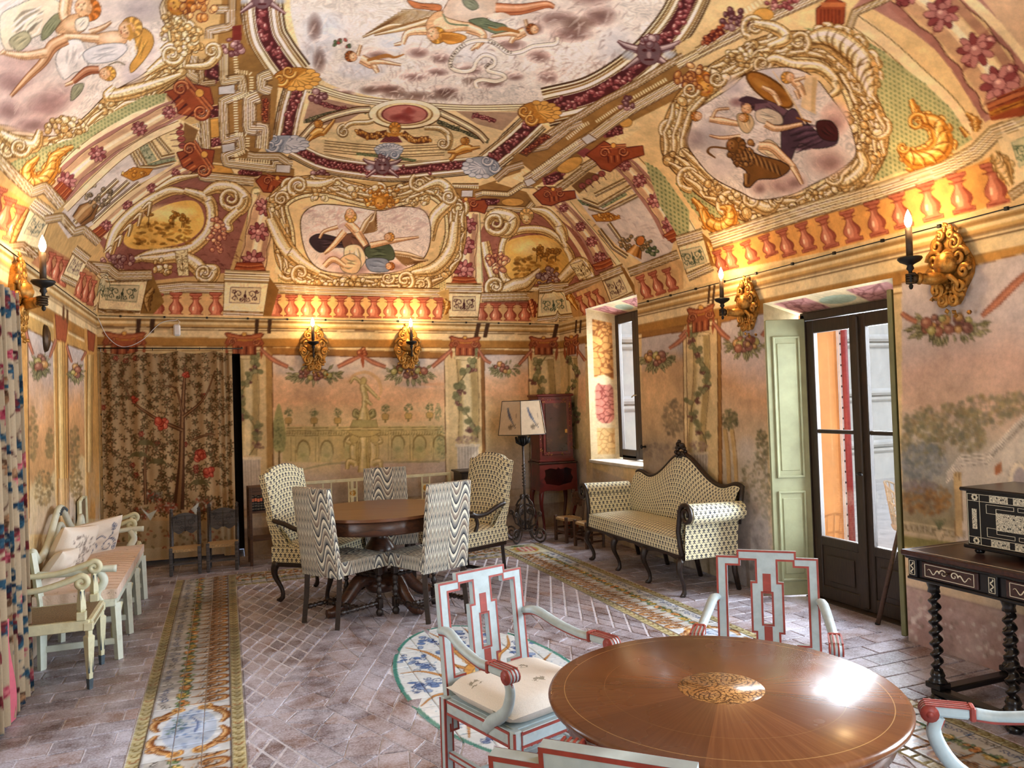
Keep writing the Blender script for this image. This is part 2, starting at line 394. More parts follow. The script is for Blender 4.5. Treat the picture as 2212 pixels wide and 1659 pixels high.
def mat_wood(name,c,dark,rough=.4,scale=(6,60,60),coat=None,var=1.0):
 t=NT(name);mp=t.n('ShaderNodeMapping');mp.inputs['Scale'].default_value=scale;t.l(t.obj(),mp.inputs[0])
 f=t.noise(1.0,6,.65,mp.outputs[0],.6);col=t.ramp(f,[(.3,dark),(.68,c)])
 t.bump(f,.0008,.35);return t.fin(col,rough,coat=coat)
FRESCO=mat_paint('fresco_plaster')
FRESCO_W=mat_paint('fresco_wall_plaster',rough=.85,grain=.14,scale=38,bump=.003)
def mat_motif():
 """cream cloth woven with small staggered dark blue crosses"""
 t=NT('cross_motif_cloth');x=t.xyz(t.uv());P=0.043
 u=t.math('DIVIDE',x[0],P);v=t.math('DIVIDE',x[1],P*.92)
 row=t.math('FLOOR',v);u2=t.math('ADD',u,t.math('MULTIPLY',t.math('MODULO',row,2.0),.5))
 fu=t.math('SUBTRACT',t.math('FRACT',u2),.5);fv=t.math('SUBTRACT',t.math('FRACT',v),.5);au=t.math('ABSOLUTE',fu);av=t.math('ABSOLUTE',fv)
 def box(a,wa,b,wb):return t.math('MULTIPLY',t.math('LESS_THAN',a,wa),t.math('LESS_THAN',b,wb))
 bar=box(au,.12,av,.40);arm=box(au,.33,t.math('ABSOLUTE',t.math('SUBTRACT',fv,.1)),.10);foot=box(t.math('ABSOLUTE',t.math('SUBTRACT',au,.26)),.09,t.math('ABSOLUTE',t.math('ADD',fv,.36)),.09)
 m=t.math('MAXIMUM',t.math('MAXIMUM',bar,arm),foot)
 n=t.noise(350,2,.5,t.uv());w=t.ramp(n,[(.3,(214,205,165)),(.7,(240,232,198))])
 wear=t.noise(9,4,.6,t.uv());m=t.math('MULTIPLY',m,t.math('ADD',.62,t.math('MULTIPLY',wear,.6),clamp=True))
 col=t.mix(m,w,lin((52,56,72)));t.bump(t.math('ADD',n,t.math('MULTIPLY',m,.7)),.0015,.5)
 return t.fin(col,.85,spec=.2)
def mat_flame():
 """flame stitch: stacked bands that run as round waves in the middle and sharp zigzags beside"""
 t=NT('flame_stitch_cloth');x=t.xyz(t.uv());W=.40
 a=t.math('SUBTRACT',t.math('FRACT',t.math('ADD',t.math('DIVIDE',x[0],W),.06)),.5)
 wave=t.math('MULTIPLY',t.math('SINE',t.math('MULTIPLY',a,4.6*PI)),.07)
 zig=t.math('MULTIPLY',t.math('SUBTRACT',t.math('PINGPONG',t.math('MULTIPLY',a,24.0),1.0),.5),.10)
 side=t.math('MULTIPLY',t.math('SUBTRACT',t.math('ABSOLUTE',a),.20),16.0,clamp=True)
 g=t.math('ADD',t.math('MULTIPLY',wave,t.math('SUBTRACT',1.0,side)),t.math('MULTIPLY',zig,side))
 st=t.math('MULTIPLY',t.math('FLOOR',t.math('MULTIPLY',g,220.0)),1/220.0)
 n=t.noise(420,2,.5,t.uv());s_=t.math('FRACT',t.math('ADD',t.math('DIVIDE',t.math('ADD',x[1],st),.19),t.math('MULTIPLY',t.math('SUBTRACT',n,.5),.03)))
 col=t.ramp(s_,[(0,(226,220,200)),(.06,(54,56,62)),(.13,(112,112,112)),(.2,(142,138,132)),(.28,(170,164,150)),(.36,(214,207,184)),(.44,(104,92,88)),(.5,(140,126,116)),(.57,(168,156,140)),(.64,(216,210,190)),(.72,(66,68,76)),(.78,(128,128,126)),(.86,(176,172,158)),(.93,(236,231,212))],'CONSTANT')
 t.bump(n,.0014,.6)
 return t.fin(col,.88,spec=.2)
def mat_terracotta(name,c,lime=.5):
 t=NT(name);o=t.n('ShaderNodeObjectInfo');geo=t.n('ShaderNodeNewGeometry').outputs['Position']
 f=t.noise(14,6,.7,geo);h=t.noise(90,4,.7,geo);c=np.asarray(c,float)
 base=t.ramp(f,[(.2,c*.72),(.5,c),(.8,c*1.16)])
 rnd=t.math('FRACT',t.math('ADD',o.outputs['Random'],t.n('ShaderNodeNewGeometry').outputs['Random Per Island']))
 base=t.mix(t.math('MULTIPLY',t.math('POWER',rnd,2.0),.75),base,lin((146,112,92)))
 lim=t.math('ADD',t.math('MULTIPLY',t.noise(3.2,5,.75,geo),.62),t.math('MULTIPLY',h,.42))
 lim=t.ramp(lim,[(.42,(0,0,0,1)),(.62,(1,1,1,1))])
 col=t.mix(t.math('MULTIPLY',lim,lime),base,lin((206,204,218)))
 t.bump(t.math('ADD',h,f),.004,.5)
 return t.fin(col,t.ramp(f,[(.2,(.24,)*3+(1,)),(.8,(.42,)*3+(1,))]),spec=.45)
MOTIF=mat_motif();FLAME=mat_flame()
BRICK=mat_terracotta('terracotta_floor_brick',(92,73,73),.82)
GROUT=mat('lime_grout',(204,202,212),.95,var=.14,scale=40,bump=.002)
GLAZE=mat_paint('painted_glazed_tile',rough=.22,grain=.05,scale=30,bump=.0006,spec=.5)
TIMBER=mat('dark_door_timber',(46,33,22),.5,var=.3,scale=12,bump=.001,stretch=(8,8,1))
SHUT=mat('sage_green_paint',(150,152,118),.55,var=.07,scale=8,bump=.0008)
SHUT_D=mat('olive_green_paint',(112,110,72),.6,var=.1,scale=8)
WALNUT=mat_wood('walnut',(88,52,32),(44,24,16),.32)
DARKWOOD=mat_wood('dark_walnut',(52,36,28),(22,15,12),.38)
MAHOG=mat_wood('mahogany',(112,62,34),(68,34,20),.25,(2.5,40,40),coat=.35)
OAK=mat_wood('old_brown_oak',(96,66,48),(58,38,28),.55)
WHITEP=mat('worn_white_paint',(214,220,205),.5,var=.05,scale=20,c2=(196,200,184),bump=.0006)
CREAMP=mat('cream_paint',(216,214,180),.5,var=.06,scale=18,c2=(204,198,160))
GREYLINE=mat('slate_blue_paint',(72,86,96),.5,var=.15)
BLUEP=mat('pale_blue_paint',(172,186,190),.45,var=.06,scale=25,c2=(184,192,190),bump=.0005)
REDP=mat('brick_red_paint',(146,58,48),.5,var=.12,scale=40,bump=.0005)
LINEN=mat('cream_linen',(226,212,196),.9,var=.05,scale=60,bump=.001)
IRON=mat('wrought_iron',(78,70,66),.5,.65,var=.3,scale=60)
BLACKI=mat('black_iron',(28,26,25),.5,.4,var=.2,scale=40)
GOLD=mat('gilded_carving',(166,118,52),.42,.55,var=.4,scale=30,c2=(66,42,20),bump=.004)
BRONZE=mat('dark_bronze',(66,50,34),.4,.55,var=.3,scale=30,c2=(110,84,50))
# --- room shell
def zs(x):return ZS0+ZTILT*(x-XM)
def seg_axis(breaks,res):
 out=[]
 for a,b in zip(breaks[:-1],breaks[1:]):
  n=max(1,int(round((b-a)/res)));out.append(np.linspace(a,b,n,endpoint=False))
 return np.concatenate(out+[[breaks[-1]]])
WIN=(6.92,8.12,0.88,2.66);DOOR=(3.70,4.96,0.0,2.31)
WIN2=(0.55,1.75,0.88,2.66);DOORL=(3.55,5.02,0.0,2.25);BDOOR=(-1.17,0.17,0.0,2.22)
VVIS=7.25
VRES=0.0076
gx=np.linspace(-420,2632,436);gy=np.linspace(-760,800,223)
_GX,_GY=np.meshgrid(gx,gy);_H=vault_hit(np.stack([_GX,_GY],-1));_UVG=np.stack([x_to_u(_H[...,0]),y_to_v(_H[...,1])],-1)
def vault_map(px):
 px=np.asarray(px,float);x=np.clip((px[:,0]-gx[0])/(gx[1]-gx[0]),0,len(gx)-1.001);y=np.clip((px[:,1]-gy[0])/(gy[1]-gy[0]),0,len(gy)-1.001)
 x0=x.astype(int);y0=y.astype(int);fx=(x-x0)[:,None];fy=(y-y0)[:,None]
 return(_UVG[y0,x0]*(1-fx)+_UVG[y0,x0+1]*fx)*(1-fy)+(_UVG[y0+1,x0]*(1-fx)+_UVG[y0+1,x0+1]*fx)*fy
VC=Canvas(UL,VVIS,VRES,vault_map,(222,200,150),ss=2.7)
def wall_map(ax,v,s_ax,off=0.0):
 def f(px):
  P=on_plane(np.asarray(px,float),ax,v);return np.stack([P[:,s_ax],P[:,2]],1)
 return f
WRES=0.0105
BC=Canvas(XR-XL,2.75,WRES,wall_map(1,YB,0),(214,190,140),XL,0.0)
RC=Canvas(YB-2.3,2.75,WRES,wall_map(0,XR,1),(214,190,140),2.3,0.0)
LC=Canvas(YB-5.0,2.75,WRES,wall_map(0,XL,1),(214,190,140),5.0,0.0)
# --- fresco of the vault (traced on the photograph, laid on the vault)
TAN=((98,68,32),(200,168,110),(236,218,170),(252,246,222));GOLDP=((112,68,24),(192,136,56),(220,172,90),(242,212,144))
PUR=((92,42,44),(146,80,82),(190,136,132),(222,188,178));TERRA=((96,42,24),(156,84,52),(192,122,78),(226,172,122))
BAL=((126,62,46),(186,116,92),(212,150,122),(242,206,176));BLG=((88,98,116),(158,168,182),(198,204,212),(230,232,232))
CREAM,CREAM2,LINE,SOFF,DK=(243,232,194),(224,206,158),(112,80,42),(152,118,68),(84,58,30)
FLESH=((126,82,52),(214,174,132),(234,204,166),(246,228,200));SKY,SKYB,MAUVE,MAUVED=(222,217,208),(190,198,208),(180,152,148),(136,108,104)
GRN,GRND=(176,178,132),(112,128,90)
v=VC
def moul(px,w,smooth=False,c=(CREAM,CREAM2),n=4,side=0.0):
 """a bundle of painted mouldings: cream bands ruled with brown lines"""
 P=spline(px)if smooth else dense(px,step=5.0);N=normals2(P)
 v_.stroke(P,w,c[0],smooth=False)
 for i in range(n):
  o=(-.5+(i+.5)/n)*w
  v_.stroke(P+N*o,max(2.0,w/n*(.36 if i%2 else .24)),LINE if i%2 else SOFF,smooth=False)
  if i%2:v_.stroke(P+N*(o+w/n*.33),max(1.7,w/n*.28),(252,245,220),smooth=False)
 v_.stroke(P+N*(-.5*w),1.8,DK,.8,smooth=False);v_.stroke(P+N*(.5*w),1.8,DK,.8,smooth=False)
v_=v
def limb(pts,w,pal=FLESH):v_.tube(pts,w,pal)
def head(c,r,hair=(150,96,50),ang=0.0,pal=FLESH):
 c=np.asarray(c,float);h=np.array([math.cos(ang),math.sin(ang)])
 v_.ell(c+h*r*.25,r*1.05,r*1.05,hair,line=DK,lw=1);v_.ell(c-h*r*.3,r*.78,r*.85,pal[1],line=pal[0],lw=.8);v_.ell(c-h*r*.4+[-r*.1,-r*.15],r*.45,r*.5,pal[2])
 e=np.array([-h[1],h[0]]);f=c-h*r*.38
 for s_ in(-1,1):v_.ell(f+e*s_*r*.3,max(.8,r*.13),max(.7,r*.08),pal[0],math.atan2(e[1],e[0]),.9,n=8);v_.soft(f-h*r*.25+e*s_*r*.35,r*.2,r*.16,(206,140,112),.5)
 v_.stroke([f-h*r*.02,f-h*r*.3+e*r*.06],max(.8,r*.09),pal[0],.6,smooth=False);v_.stroke([f-h*r*.45-e*r*.18,f-h*r*.45+e*r*.18],max(.9,r*.1),(150,72,56),.9,smooth=False)
 for k in range(9):
  a=ang+(-1.5+3*k/8);p=c+h*r*.2+np.array([math.cos(a),math.sin(a)])*r*.8;v_.ell(p,r*.3,r*.22,tuple(np.clip(np.array(hair)*(1.18 if k%2 else .82),0,255)),a,n=9)
def cloth(px,col,seed=0,folds=6,light=1.22,dark=.62,line=True):
 """drapery: filled shape with fold strokes running along it"""
 P=np.asarray(px,float);c=np.asarray(col,float)
 v_.poly(P,tuple(c),smooth=True,line=tuple(c*.45)if line else None,lw=1.2)
 r=np.random.default_rng(seed+len(P));ctr=P.mean(0);d=P-ctr;U,S,Vt=np.linalg.svd(d);ax=Vt[0];ay=Vt[1];la=S[0]/math.sqrt(len(P));lb=S[1]/math.sqrt(len(P))
 for i in range(folds):
  o=(-.8+1.6*(i+.5)/folds)*lb;a=ctr+ay*o-ax*la*r.uniform(.4,.9);b=ctr+ay*o*.7+ax*la*r.uniform(.3,.9);m=(a+b)/2+ay*lb*r.uniform(-.25,.25)
  w=lb*r.uniform(.14,.3);v_.stroke([a,m,b],[w*.3,w,w*.2],tuple(np.clip(c*(light if i%2 else dark),0,255)),.75)
def clouds(items,alpha=.75):
 for(c,rx,ry,col)in items:v_.soft(c,rx,ry,col,alpha)
def puff(c,rx,ry,cols=(MAUVED,MAUVE,(214,190,182)),rot=0.0):
 v_.soft(c,rx*1.15,ry*1.2,cols[2],.8,rot);v_.soft((c[0]+rx*.08,c[1]+ry*.1),rx*.8,ry*.75,cols[1],.9,rot);v_.soft((c[0]+rx*.15,c[1]+ry*.2),rx*.5,ry*.45,cols[0],.5,rot)
 for k in range(5):q=.5+.13*k;v_.stroke([(c[0]+rx*q*math.cos(t),c[1]+ry*q*math.sin(t))for t in np.linspace(2.4+.3*k,5.6-.2*k,12)],[1,2.6,1],tuple(np.clip(np.array(cols[2])+16-9*k,0,250)),.45,smooth=False)
def brushy(region,col,n,size,alpha=.35,seed=0,ang=.4):
 """loose brushwork inside a box"""
 r=np.random.default_rng(seed);x0,y0,x1,y1=region
 for i in range(n):
  c=(r.uniform(x0,x1),r.uniform(y0,y1));a=ang+r.normal(0,.5);L=size*r.uniform(.5,1.6)
  v_.stroke([(c[0]-L*math.cos(a),c[1]-L*math.sin(a)),(c[0]+L*.2,c[1]-L*.2),(c[0]+L*math.cos(a),c[1]+L*math.sin(a))],[1,size*.5,1],col,alpha)
def wing(root,tip,w,pal=((112,82,50),(196,168,124),(224,204,166),(242,230,204)),n=9):
 a,b=np.asarray(root,float),np.asarray(tip,float);d=b-a;e=np.array([-d[1],d[0]])/max(1e-6,np.hypot(*d))
 for k in range(n):q=k/(n-1);v_.tube([a+d*q*.45+e*w*(.2-.1*q),a+d*(.3+.35*q)+e*w*(.75-.5*q),a+d*(.45+.55*q)+e*w*(1.0-q)],[w*.12,w*.24,w*.07],pal)
 v_.tube([a,a+d*.4-e*w*.12,a+d*.85-e*w*.05],[w*.3,w*.32,w*.08],pal)
 # --- 1. grounds
v.poly([(-420,-760),(560,-760),(560,330),(600,400),(560,690),(-420,690)],(196,168,116))
v.poly([(520,-300),(640,180),(640,330),(1060,390),(1180,260),(1420,130),(1620,-300)],CREAM2)
v.poly(Z(1,(700,1659),(640,1560),(760,1400),(1000,1230),(1260,1120),(1500,1190),(1640,1260),(1560,1500),(1480,1760),(900,1820)),(150,104,92))
v.poly(Z(2,(960,1380),(1300,1330),(1500,1480),(1800,1760),(1900,1960),(1300,2090),(930,2060),(900,1500)),(158,108,92))
brushy((230,400,520,600),(98,56,52),260,5,.5,1);brushy((1040,455,1300,640),(98,56,52),200,5,.5,2)
# --- 2. oval sky
OV=[(628,-30),(632,50),(660,130),(705,178),(790,205),(880,218),(1000,226),(1100,226),(1200,214),(1300,178),(1370,120),(1410,60),(1440,-10),(1450,-120),(1300,-420),(860,-420),(650,-200)]
v.poly(OV,SKY,smooth=True)
clouds([((700,60),60,40,SKYB),((680,110),45,40,(196,200,208)),((780,150),60,25,(198,202,210)),((1330,110),50,60,(206,208,212)),((1010,120),60,30,(206,208,210)),((850,90),40,30,SKYB)],.9)
for c,rx,ry in[((812,118),34,16),((900,112),32,17),((950,125),28,16),((940,155),34,14),((1010,150),40,15),((1110,165),26,12),((1160,120),36,20),((1200,40),66,28),((1230,70),60,26),((1290,30),50,34),((1100,95),44,18),((1060,180),40,12),((830,190),44,13),((740,200),30,9),((960,195),36,12),((1180,165),32,18),((890,165),40,14),((1270,-20),70,40),((1150,60),30,20)]:
 puff(c,rx,ry,((104,78,72),(158,130,124),(222,208,198)))
for c,rx,ry in[((800,195),26,11),((900,208),46,12),((960,205),34,14),((850,200),30,14),((1020,175),20,10),((690,130),16,30),((680,60),18,34),((1250,52),40,18)]:
 v.soft(c,rx,ry,(98,70,60),.75)
brushy((640,0,800,215),(170,160,156),120,9,.3,3,1.2);brushy((820,120,1060,222),(132,104,94),150,6,.35,4,1.3);brushy((1180,120,1360,205),(156,130,120),110,10,.35,5,-.7);brushy((840,120,1320,215),(240,235,226),170,7,.5,6,-.7);brushy((650,0,1400,200),(236,230,224),160,12,.35,7,-.5);brushy((900,0,1380,190),(128,100,92),150,8,.35,8,-.6)
wing(Z(2,(640,110)),Z(2,(140,240)),34,n=12)
for k in range(6):v.stroke(Z(2,(160+k*55,232-k*16),(300+k*50,190-k*14),(420+k*34,150-k*10)),[1,3,1],(146,112,72),.8)
limb(Z(2,(700,160),(600,190),(440,210),(400,285)),[26,22,13,8]);limb(Z(2,(390,280),(345,290)),[7,4])
v.poly(Z(2,(560,130),(640,70),(760,120),(900,150),(960,160),(880,200),(760,200),(640,220),(560,200)),FLESH[1],smooth=True,line=FLESH[0]);v.poly(Z(2,(600,140),(680,100),(760,140),(850,160),(760,180),(640,190)),FLESH[2],smooth=True)
v.poly(Z(2,(660,90),(700,0),(760,-60),(980,-60),(1010,40),(960,110),(860,145),(740,130)),(214,196,176),smooth=True,line=FLESH[0]);v.soft(Z(2,(830,60)),40,24,(232,220,204),.8)
limb(Z(2,(1000,60),(1160,60),(1320,30),(1380,45)),[26,22,14,8],((116,62,36),(190,122,84),(212,152,112),(232,186,150)))
v.poly(Z(2,(940,100),(1040,80),(1100,110),(1000,125)),(228,216,200),smooth=True)
cloth(Z(2,(830,130),(920,115),(980,140),(1060,160),(1080,200),(1010,220),(920,185),(850,150)),(120,134,108),2,7);cloth(Z(2,(790,-10),(860,0),(890,45),(850,65),(800,35)),(142,150,128),3,4)
v.stroke(Z(2,(660,90),(700,150),(830,165)),3,(110,128,100))
limb(Z(2,(820,180),(900,210),(920,250),(870,310)),[22,18,14,9]);limb(Z(2,(870,300),(840,325)),[8,4])
head(Z(2,(610,225)),17,(206,150,70),.3);v.poly(Z(2,(640,215),(720,210),(810,235),(780,270),(700,285),(650,255)),(214,160,80),smooth=True,line=(140,88,30))
for k in range(6):v.stroke(Z(2,(650,222+k*6),(720,228+k*7),(780+k*4,235+k*9)),[2,1],(160,104,40),.8)
cloth(Z(2,(430,0),(520,20),(640,30),(640,70),(540,60),(470,50)),(196,128,84),4,5)
for(bx,by,s_,fl)in((130,390,1.0,1),(1190,210,.85,-1)):
 f=lambda*p:Z(2,*[(bx+a*s_*fl,by+b*s_)for a,b in p])
 limb(f((0,-10),(60,20),(110,40)),[18,20,12]);limb(f((70,20),(100,60),(110,80)),[11,7]);limb(f((60,10),(140,10),(260,30)),[11,8,4]);limb(f((-20,-30),(-10,-70),(0,-100)),[7,5]);head(f((-60,-25)),11,(150,92,46),3.3)
 v.stroke(f((40,0),(160,-30),(220,-20),(280,-40)),[6,9,5,3],(170,120,66))
for k in range(9):v.ell(Z(2,(20+rng.uniform(-60,90),270+rng.uniform(-30,30))),4.2,3,(172,92,84)if k%2 else(96,116,84),rng.uniform(0,3),line=(70,60,50),lw=.8)
RB=Z(2,(1400,240),(1390,280),(1320,290),(1240,300),(1160,335),(1080,340),(1010,290),(950,265),(860,265),(780,300),(720,370),(710,430),(770,460),(850,450),(880,390),(930,355),(990,375),(990,420),(950,440),(960,460),(1040,480),(1060,505),(1000,525),(920,515),(870,530),(880,570))
v.stroke(RB,9.5,(110,88,66));v.stroke(RB,7.6,(240,234,216));v.stroke(RB,2.0,(216,204,180),.6,shift=.8)
FONT={'A':((0,0,.5,1),(.5,1,1,0),(.25,.45,.75,.45)),'C':((1,.9,.3,1),(.3,1,0,.5),(0,.5,.3,0),(.3,0,1,.1)),'D':((0,0,0,1),(0,1,.8,.75),(.8,.75,.8,.25),(.8,.25,0,0)),'V':((0,1,.5,0),(.5,0,1,1)),'I':((.5,0,.5,1),),'T':((0,1,1,1),(.5,0,.5,1)),'S':((1,.9,.2,.95),(.2,.95,.1,.6),(.1,.6,.9,.4),(.9,.4,.8,.05),(.8,.05,0,.1)),'E':((0,0,0,1),(0,1,.9,1),(0,.5,.7,.5),(0,0,.9,0)),'R':((0,0,0,1),(0,1,.8,.8),(.8,.8,0,.5),(.2,.5,.9,0)),'N':((0,0,0,1),(0,1,1,0),(1,0,1,1)),'.':((.4,0,.6,0),)}
def lettering(text,path,size):
 P=spline(path);cum=np.concatenate([[0],np.cumsum(np.hypot(*np.diff(P,axis=0).T))]);st=cum[-1]/len(text)
 for i,ch in enumerate(text):
  q=(i+.15)*st;c=np.array([np.interp(q,cum,P[:,0]),np.interp(q,cum,P[:,1])]);d=np.array([np.interp(q+st*.6,cum,P[:,0]),np.interp(q+st*.6,cum,P[:,1])])-c;d/=max(1e-6,np.hypot(*d));n=np.array([d[1],-d[0]])
  for a in FONT.get(ch,()):
   v_.stroke([c+d*a[0]*size*.62+n*(a[1]-.5)*size,c+d*a[2]*size*.62+n*(a[3]-.5)*size],1.15,(70,50,36),smooth=False)
lettering('CADVCITAS.',Z(2,(950,265),(1010,290),(1070,330),(1130,342)),6.0);lettering('CEDIT',Z(2,(930,440),(960,410),(985,385)),6.0);lettering('AETERNITATI',Z(2,(715,440),(712,380),(760,320),(810,280)),6.0)
# --- 3. ring of the oval with fruit garlands
def ring(px,wd,g=None,gw=14):
 P=spline(px);N=normals2(P)
 v.stroke(P,wd,CREAM,smooth=False)
 for o,w_,c in((-.49,.05,DK),(-.40,.05,LINE),(-.33,.04,SOFF),(-.27,.07,(250,243,216)),(-.21,.03,LINE),(.21,.03,LINE),(.28,.07,(250,243,216)),(.35,.05,SOFF),(.42,.05,LINE),(.49,.05,DK)):
  v.stroke(P+N*o*wd,max(1.3,w_*wd),c,smooth=False)
 if g:v.garland(P,gw,PUR)
ring([(560,-240),(562,-60),(570,60),(592,110),(632,166)],92,True,30)
ring([(645,190),(630,240),(618,300)],62,True,22);ring([(632,318),(700,350),(790,365),(860,370),(940,362),(1040,352)],46,True,17)
ring([(1160,258),(1110,305),(1052,352)],56,True,22);ring([(1178,232),(1280,205),(1370,150),(1430,90),(1478,20),(1520,-90),(1540,-240)],84,True,30)
v.stroke([(650,178),(760,212),(880,226),(1010,234),(1140,232)],15,CREAM);v.lines([(650,178),(760,212),(880,226),(1010,234),(1140,232)],(-7,-2,3,7),1.5,LINE)
LUN=[(662,200),(760,222),(880,236),(1010,240),(1130,240),(1075,300),(1030,338),(940,345),(860,350),(780,346),(690,330),(640,305),(650,250)]
v.poly(LUN,(226,206,160),smooth=False)
v.poly([(672,206),(760,226),(800,232),(750,262),(690,272),(655,262)],(168,140,120));v.poly([(985,240),(1125,243),(1085,282),(1030,268)],(172,146,122))
for k in range(2):v.garland([(690+k*330,222+k*26),(740+k*320,236+k*22),(770+k*300,240+k*22)],9,PUR,size=3.2)
v.garland([(660,262),(720,244),(800,236)],9,((70,70,50),(128,124,92),(160,152,118),(196,188,150)),size=3);v.garland([(945,262),(1000,285),(1055,303)],9,((70,70,50),(128,124,92),(160,152,118),(196,188,150)),size=3)
ring([(650,300),(690,262),(760,240),(800,236)],15);ring([(935,236),(990,262),(1030,285),(1050,305)],15)
v.poly([(690,300),(740,282),(980,282),(1010,318),(940,336),(860,340),(760,335)],CREAM2,smooth=True);v.lines([(700,318),(780,326),(860,330),(960,326)],(-14,-9,-3,4,9),1.6,LINE)
v.ell((874,247),79,33,LINE);v.ell((874,246),77,31,CREAM);v.ell((874,247),62,25,SOFF);v.ell((874,246),58,24,CREAM2);v.ell((874,247),51,21,(128,62,58));v.ell((874,247),47,19,(186,122,112))
for p in Z(2,(440,720),(400,750),(360,760),(440,770)):v.soft(p,17,8,(128,54,50),.8)
v.ell(Z(2,(440,712)),6,7,(150,74,66));v.soft(Z(2,(500,770)),16,5,(210,150,136),.7)
v.tube(Z(2,(0,860),(60,800),(170,790),(210,780)),9,TAN);v.volute(Z(2,(20,850)),14,TAN,1.3,-1.5,-1)
v.tube(Z(2,(540,825),(640,830),(700,880),(690,950),(640,940)),[8,12,14,12,6],TAN);v.volute(Z(2,(660,925)),14,TAN,1.3,-.5,1)
v.poly(Z(2,(290,880),(370,880),(400,920),(250,920)),(128,70,70));v.trellis(Z(2,(290,882),(370,882),(395,918),(255,918)),(128,70,70),(90,40,44),5,False)
v.garland(Z(2,(110,850),(190,880),(300,860)),15,GOLDP,size=5);v.garland(Z(2,(400,860),(470,905),(570,900)),15,GOLDP,size=5)
head(Z(2,(350,835)),12,(188,132,54),-1.57,GOLDP);v.stroke(Z(2,(300,860),(350,875),(400,860)),5,GOLDP[1])
v.trellis(Z(2,(100,985),(280,1000),(490,1030),(480,1045),(100,1000)),(120,128,92),(84,96,68),6,False)
for fx,m in((790,1),(690-736*3,1)):
 pass
pf=lambda*p:Z(2,*p)
limb(pf((740,985),(800,960),(850,960)),[14,20,12],GOLDP);limb(pf((740,985),(720,1020),(700,1030)),[11,6],GOLDP);limb(pf((690,980),(740,980)),[5,9],GOLDP);limb(pf((840,960),(900,950)),[8,4],GOLDP);head(pf((800,910)),8,(180,126,54),0,GOLDP)
pf=lambda*p:Z(1,*p)
limb(pf((2010,880),(2060,850),(2100,860)),[14,20,12],GOLDP);limb(pf((2090,860),(2140,800),(2160,770)),[9,4],GOLDP);limb(pf((2020,880),(1990,910)),[9,5],GOLDP);head(pf((2055,800)),8,(180,126,54),0,GOLDP)
def shell(c,rx,ry,pal,a0,n=7):
 v_.ell(c,rx*1.05,ry*1.05,pal[0]);v_.ell(c,rx,ry,pal[1])
 for i in range(n):
  a=a0+(-.5+i/(n-1))*2.6;e=(c[0]+rx*.92*math.cos(a),c[1]+ry*.92*math.sin(a));v_.stroke([c,e],[2,rx*.22,rx*.26],pal[2]);v_.stroke([c,e],[1,1.6],pal[0],.8);v_.ell(e,rx*.2,ry*.2,pal[2],line=pal[0])
 v_.volute((c[0]-rx*.6*math.cos(a0)+rx*.4*math.sin(a0),c[1]-ry*.6*math.sin(a0)-ry*.4*math.cos(a0)),rx*.34,pal,1.2);v_.volute((c[0]-rx*.6*math.cos(a0)-rx*.4*math.sin(a0),c[1]-ry*.6*math.sin(a0)+ry*.4*math.cos(a0)),rx*.34,pal,1.2)
shell((640,170),48,24,GOLDP,.5);shell((1164,243),44,23,GOLDP,-.4);shell((617,311),46,18,BLG,.2);shell((1040,361),38,22,BLG,2.6);shell((840,325),29,14,BLG,-1.57,9)
def mask(c,s_,pal=(PUR[0],(120,96,100),(170,148,150),(206,192,190))):
 c=np.asarray(c,float)
 for sx in(-1,1):
  v_.tube([c+[sx*s_*.5,-s_*.1],c+[sx*s_*1.4,-s_*.35],c+[sx*s_*2.0,-s_*.7]],[s_*.5,s_*.4,s_*.1],pal);v_.tube([c+[sx*s_*.4,s_*.3],c+[sx*s_*1.0,s_*.7],c+[sx*s_*1.7,s_*1.2]],[s_*.5,s_*.3,s_*.1],pal);v_.soft(c+[sx*s_*1.3,s_*.2],s_*.5,s_*.35,(178,188,202),.9)
 v_.ell(c,s_*.75,s_*.85,pal[1],line=pal[0]);v_.cluster(c+[0,-s_*.7],s_*.7,s_*.3,pal,8,s_*.25);v_.ell(c+[-s_*.28,-s_*.1],s_*.16,s_*.1,pal[0]);v_.ell(c+[s_*.28,-s_*.1],s_*.16,s_*.1,pal[0]);v_.ell(c+[0,s_*.2],s_*.14,s_*.22,pal[2]);v_.stroke([c+[-s_*.3,s_*.5],c+[s_*.3,s_*.5]],s_*.12,pal[0])
mask((826,358),21);mask((1402,112),34);mask((566,-6),30)
# --- 4. painted entablature round the opening
def entab_side(frz,zig,steps):
 pass
v.poly(Z(1,(1440,-60),(1560,-60),(1550,100),(1600,280),(1700,430),(1800,520),(1790,620),(1760,900),(1640,1000),(1900,1090),(1900,1130),(1880,1180),(1300,1140),(1310,1000),(1260,960),(1350,700),(1350,560),(1220,500),(1320,380),(1400,300)),SOFF)
for q in(((1310,400),(1430,390),(1440,525),(1320,535)),((1335,690),(1430,670),(1435,955),(1350,960)),((1300,1040),(1480,1060),(1690,1095),(1690,1150),(1320,1140))):
 v.poly(Z(1,*q),CREAM2)
v.poly(Z(1,(1320,410),(1425,400),(1430,520),(1325,530)),PUR[1]);v.garland(Z(1,(1375,410),(1378,525)),30,PUR,size=5)
v.poly(Z(1,(1338,692),(1428,675),(1430,752),(1345,765)),PUR[1]);v.garland(Z(1,(1345,730),(1425,715)),24,PUR,size=4)
v.poly(Z(1,(1342,785),(1390,765),(1430,775),(1432,870),(1345,882)),(206,160,84),smooth=True,line=LINE);v.poly(Z(1,(1348,900),(1433,885),(1435,940),(1352,950)),PUR[1]);v.garland(Z(1,(1352,925),(1432,915)),16,PUR,size=4)
v.poly(Z(1,(1360,1060),(1480,1075),(1510,1120),(1370,1125)),(206,160,84),line=LINE);v.ell(Z(1,(1615,1115)),26,9,PUR[1],line=LINE);v.garland(Z(1,(1560,1112),(1670,1120)),12,PUR,size=3)
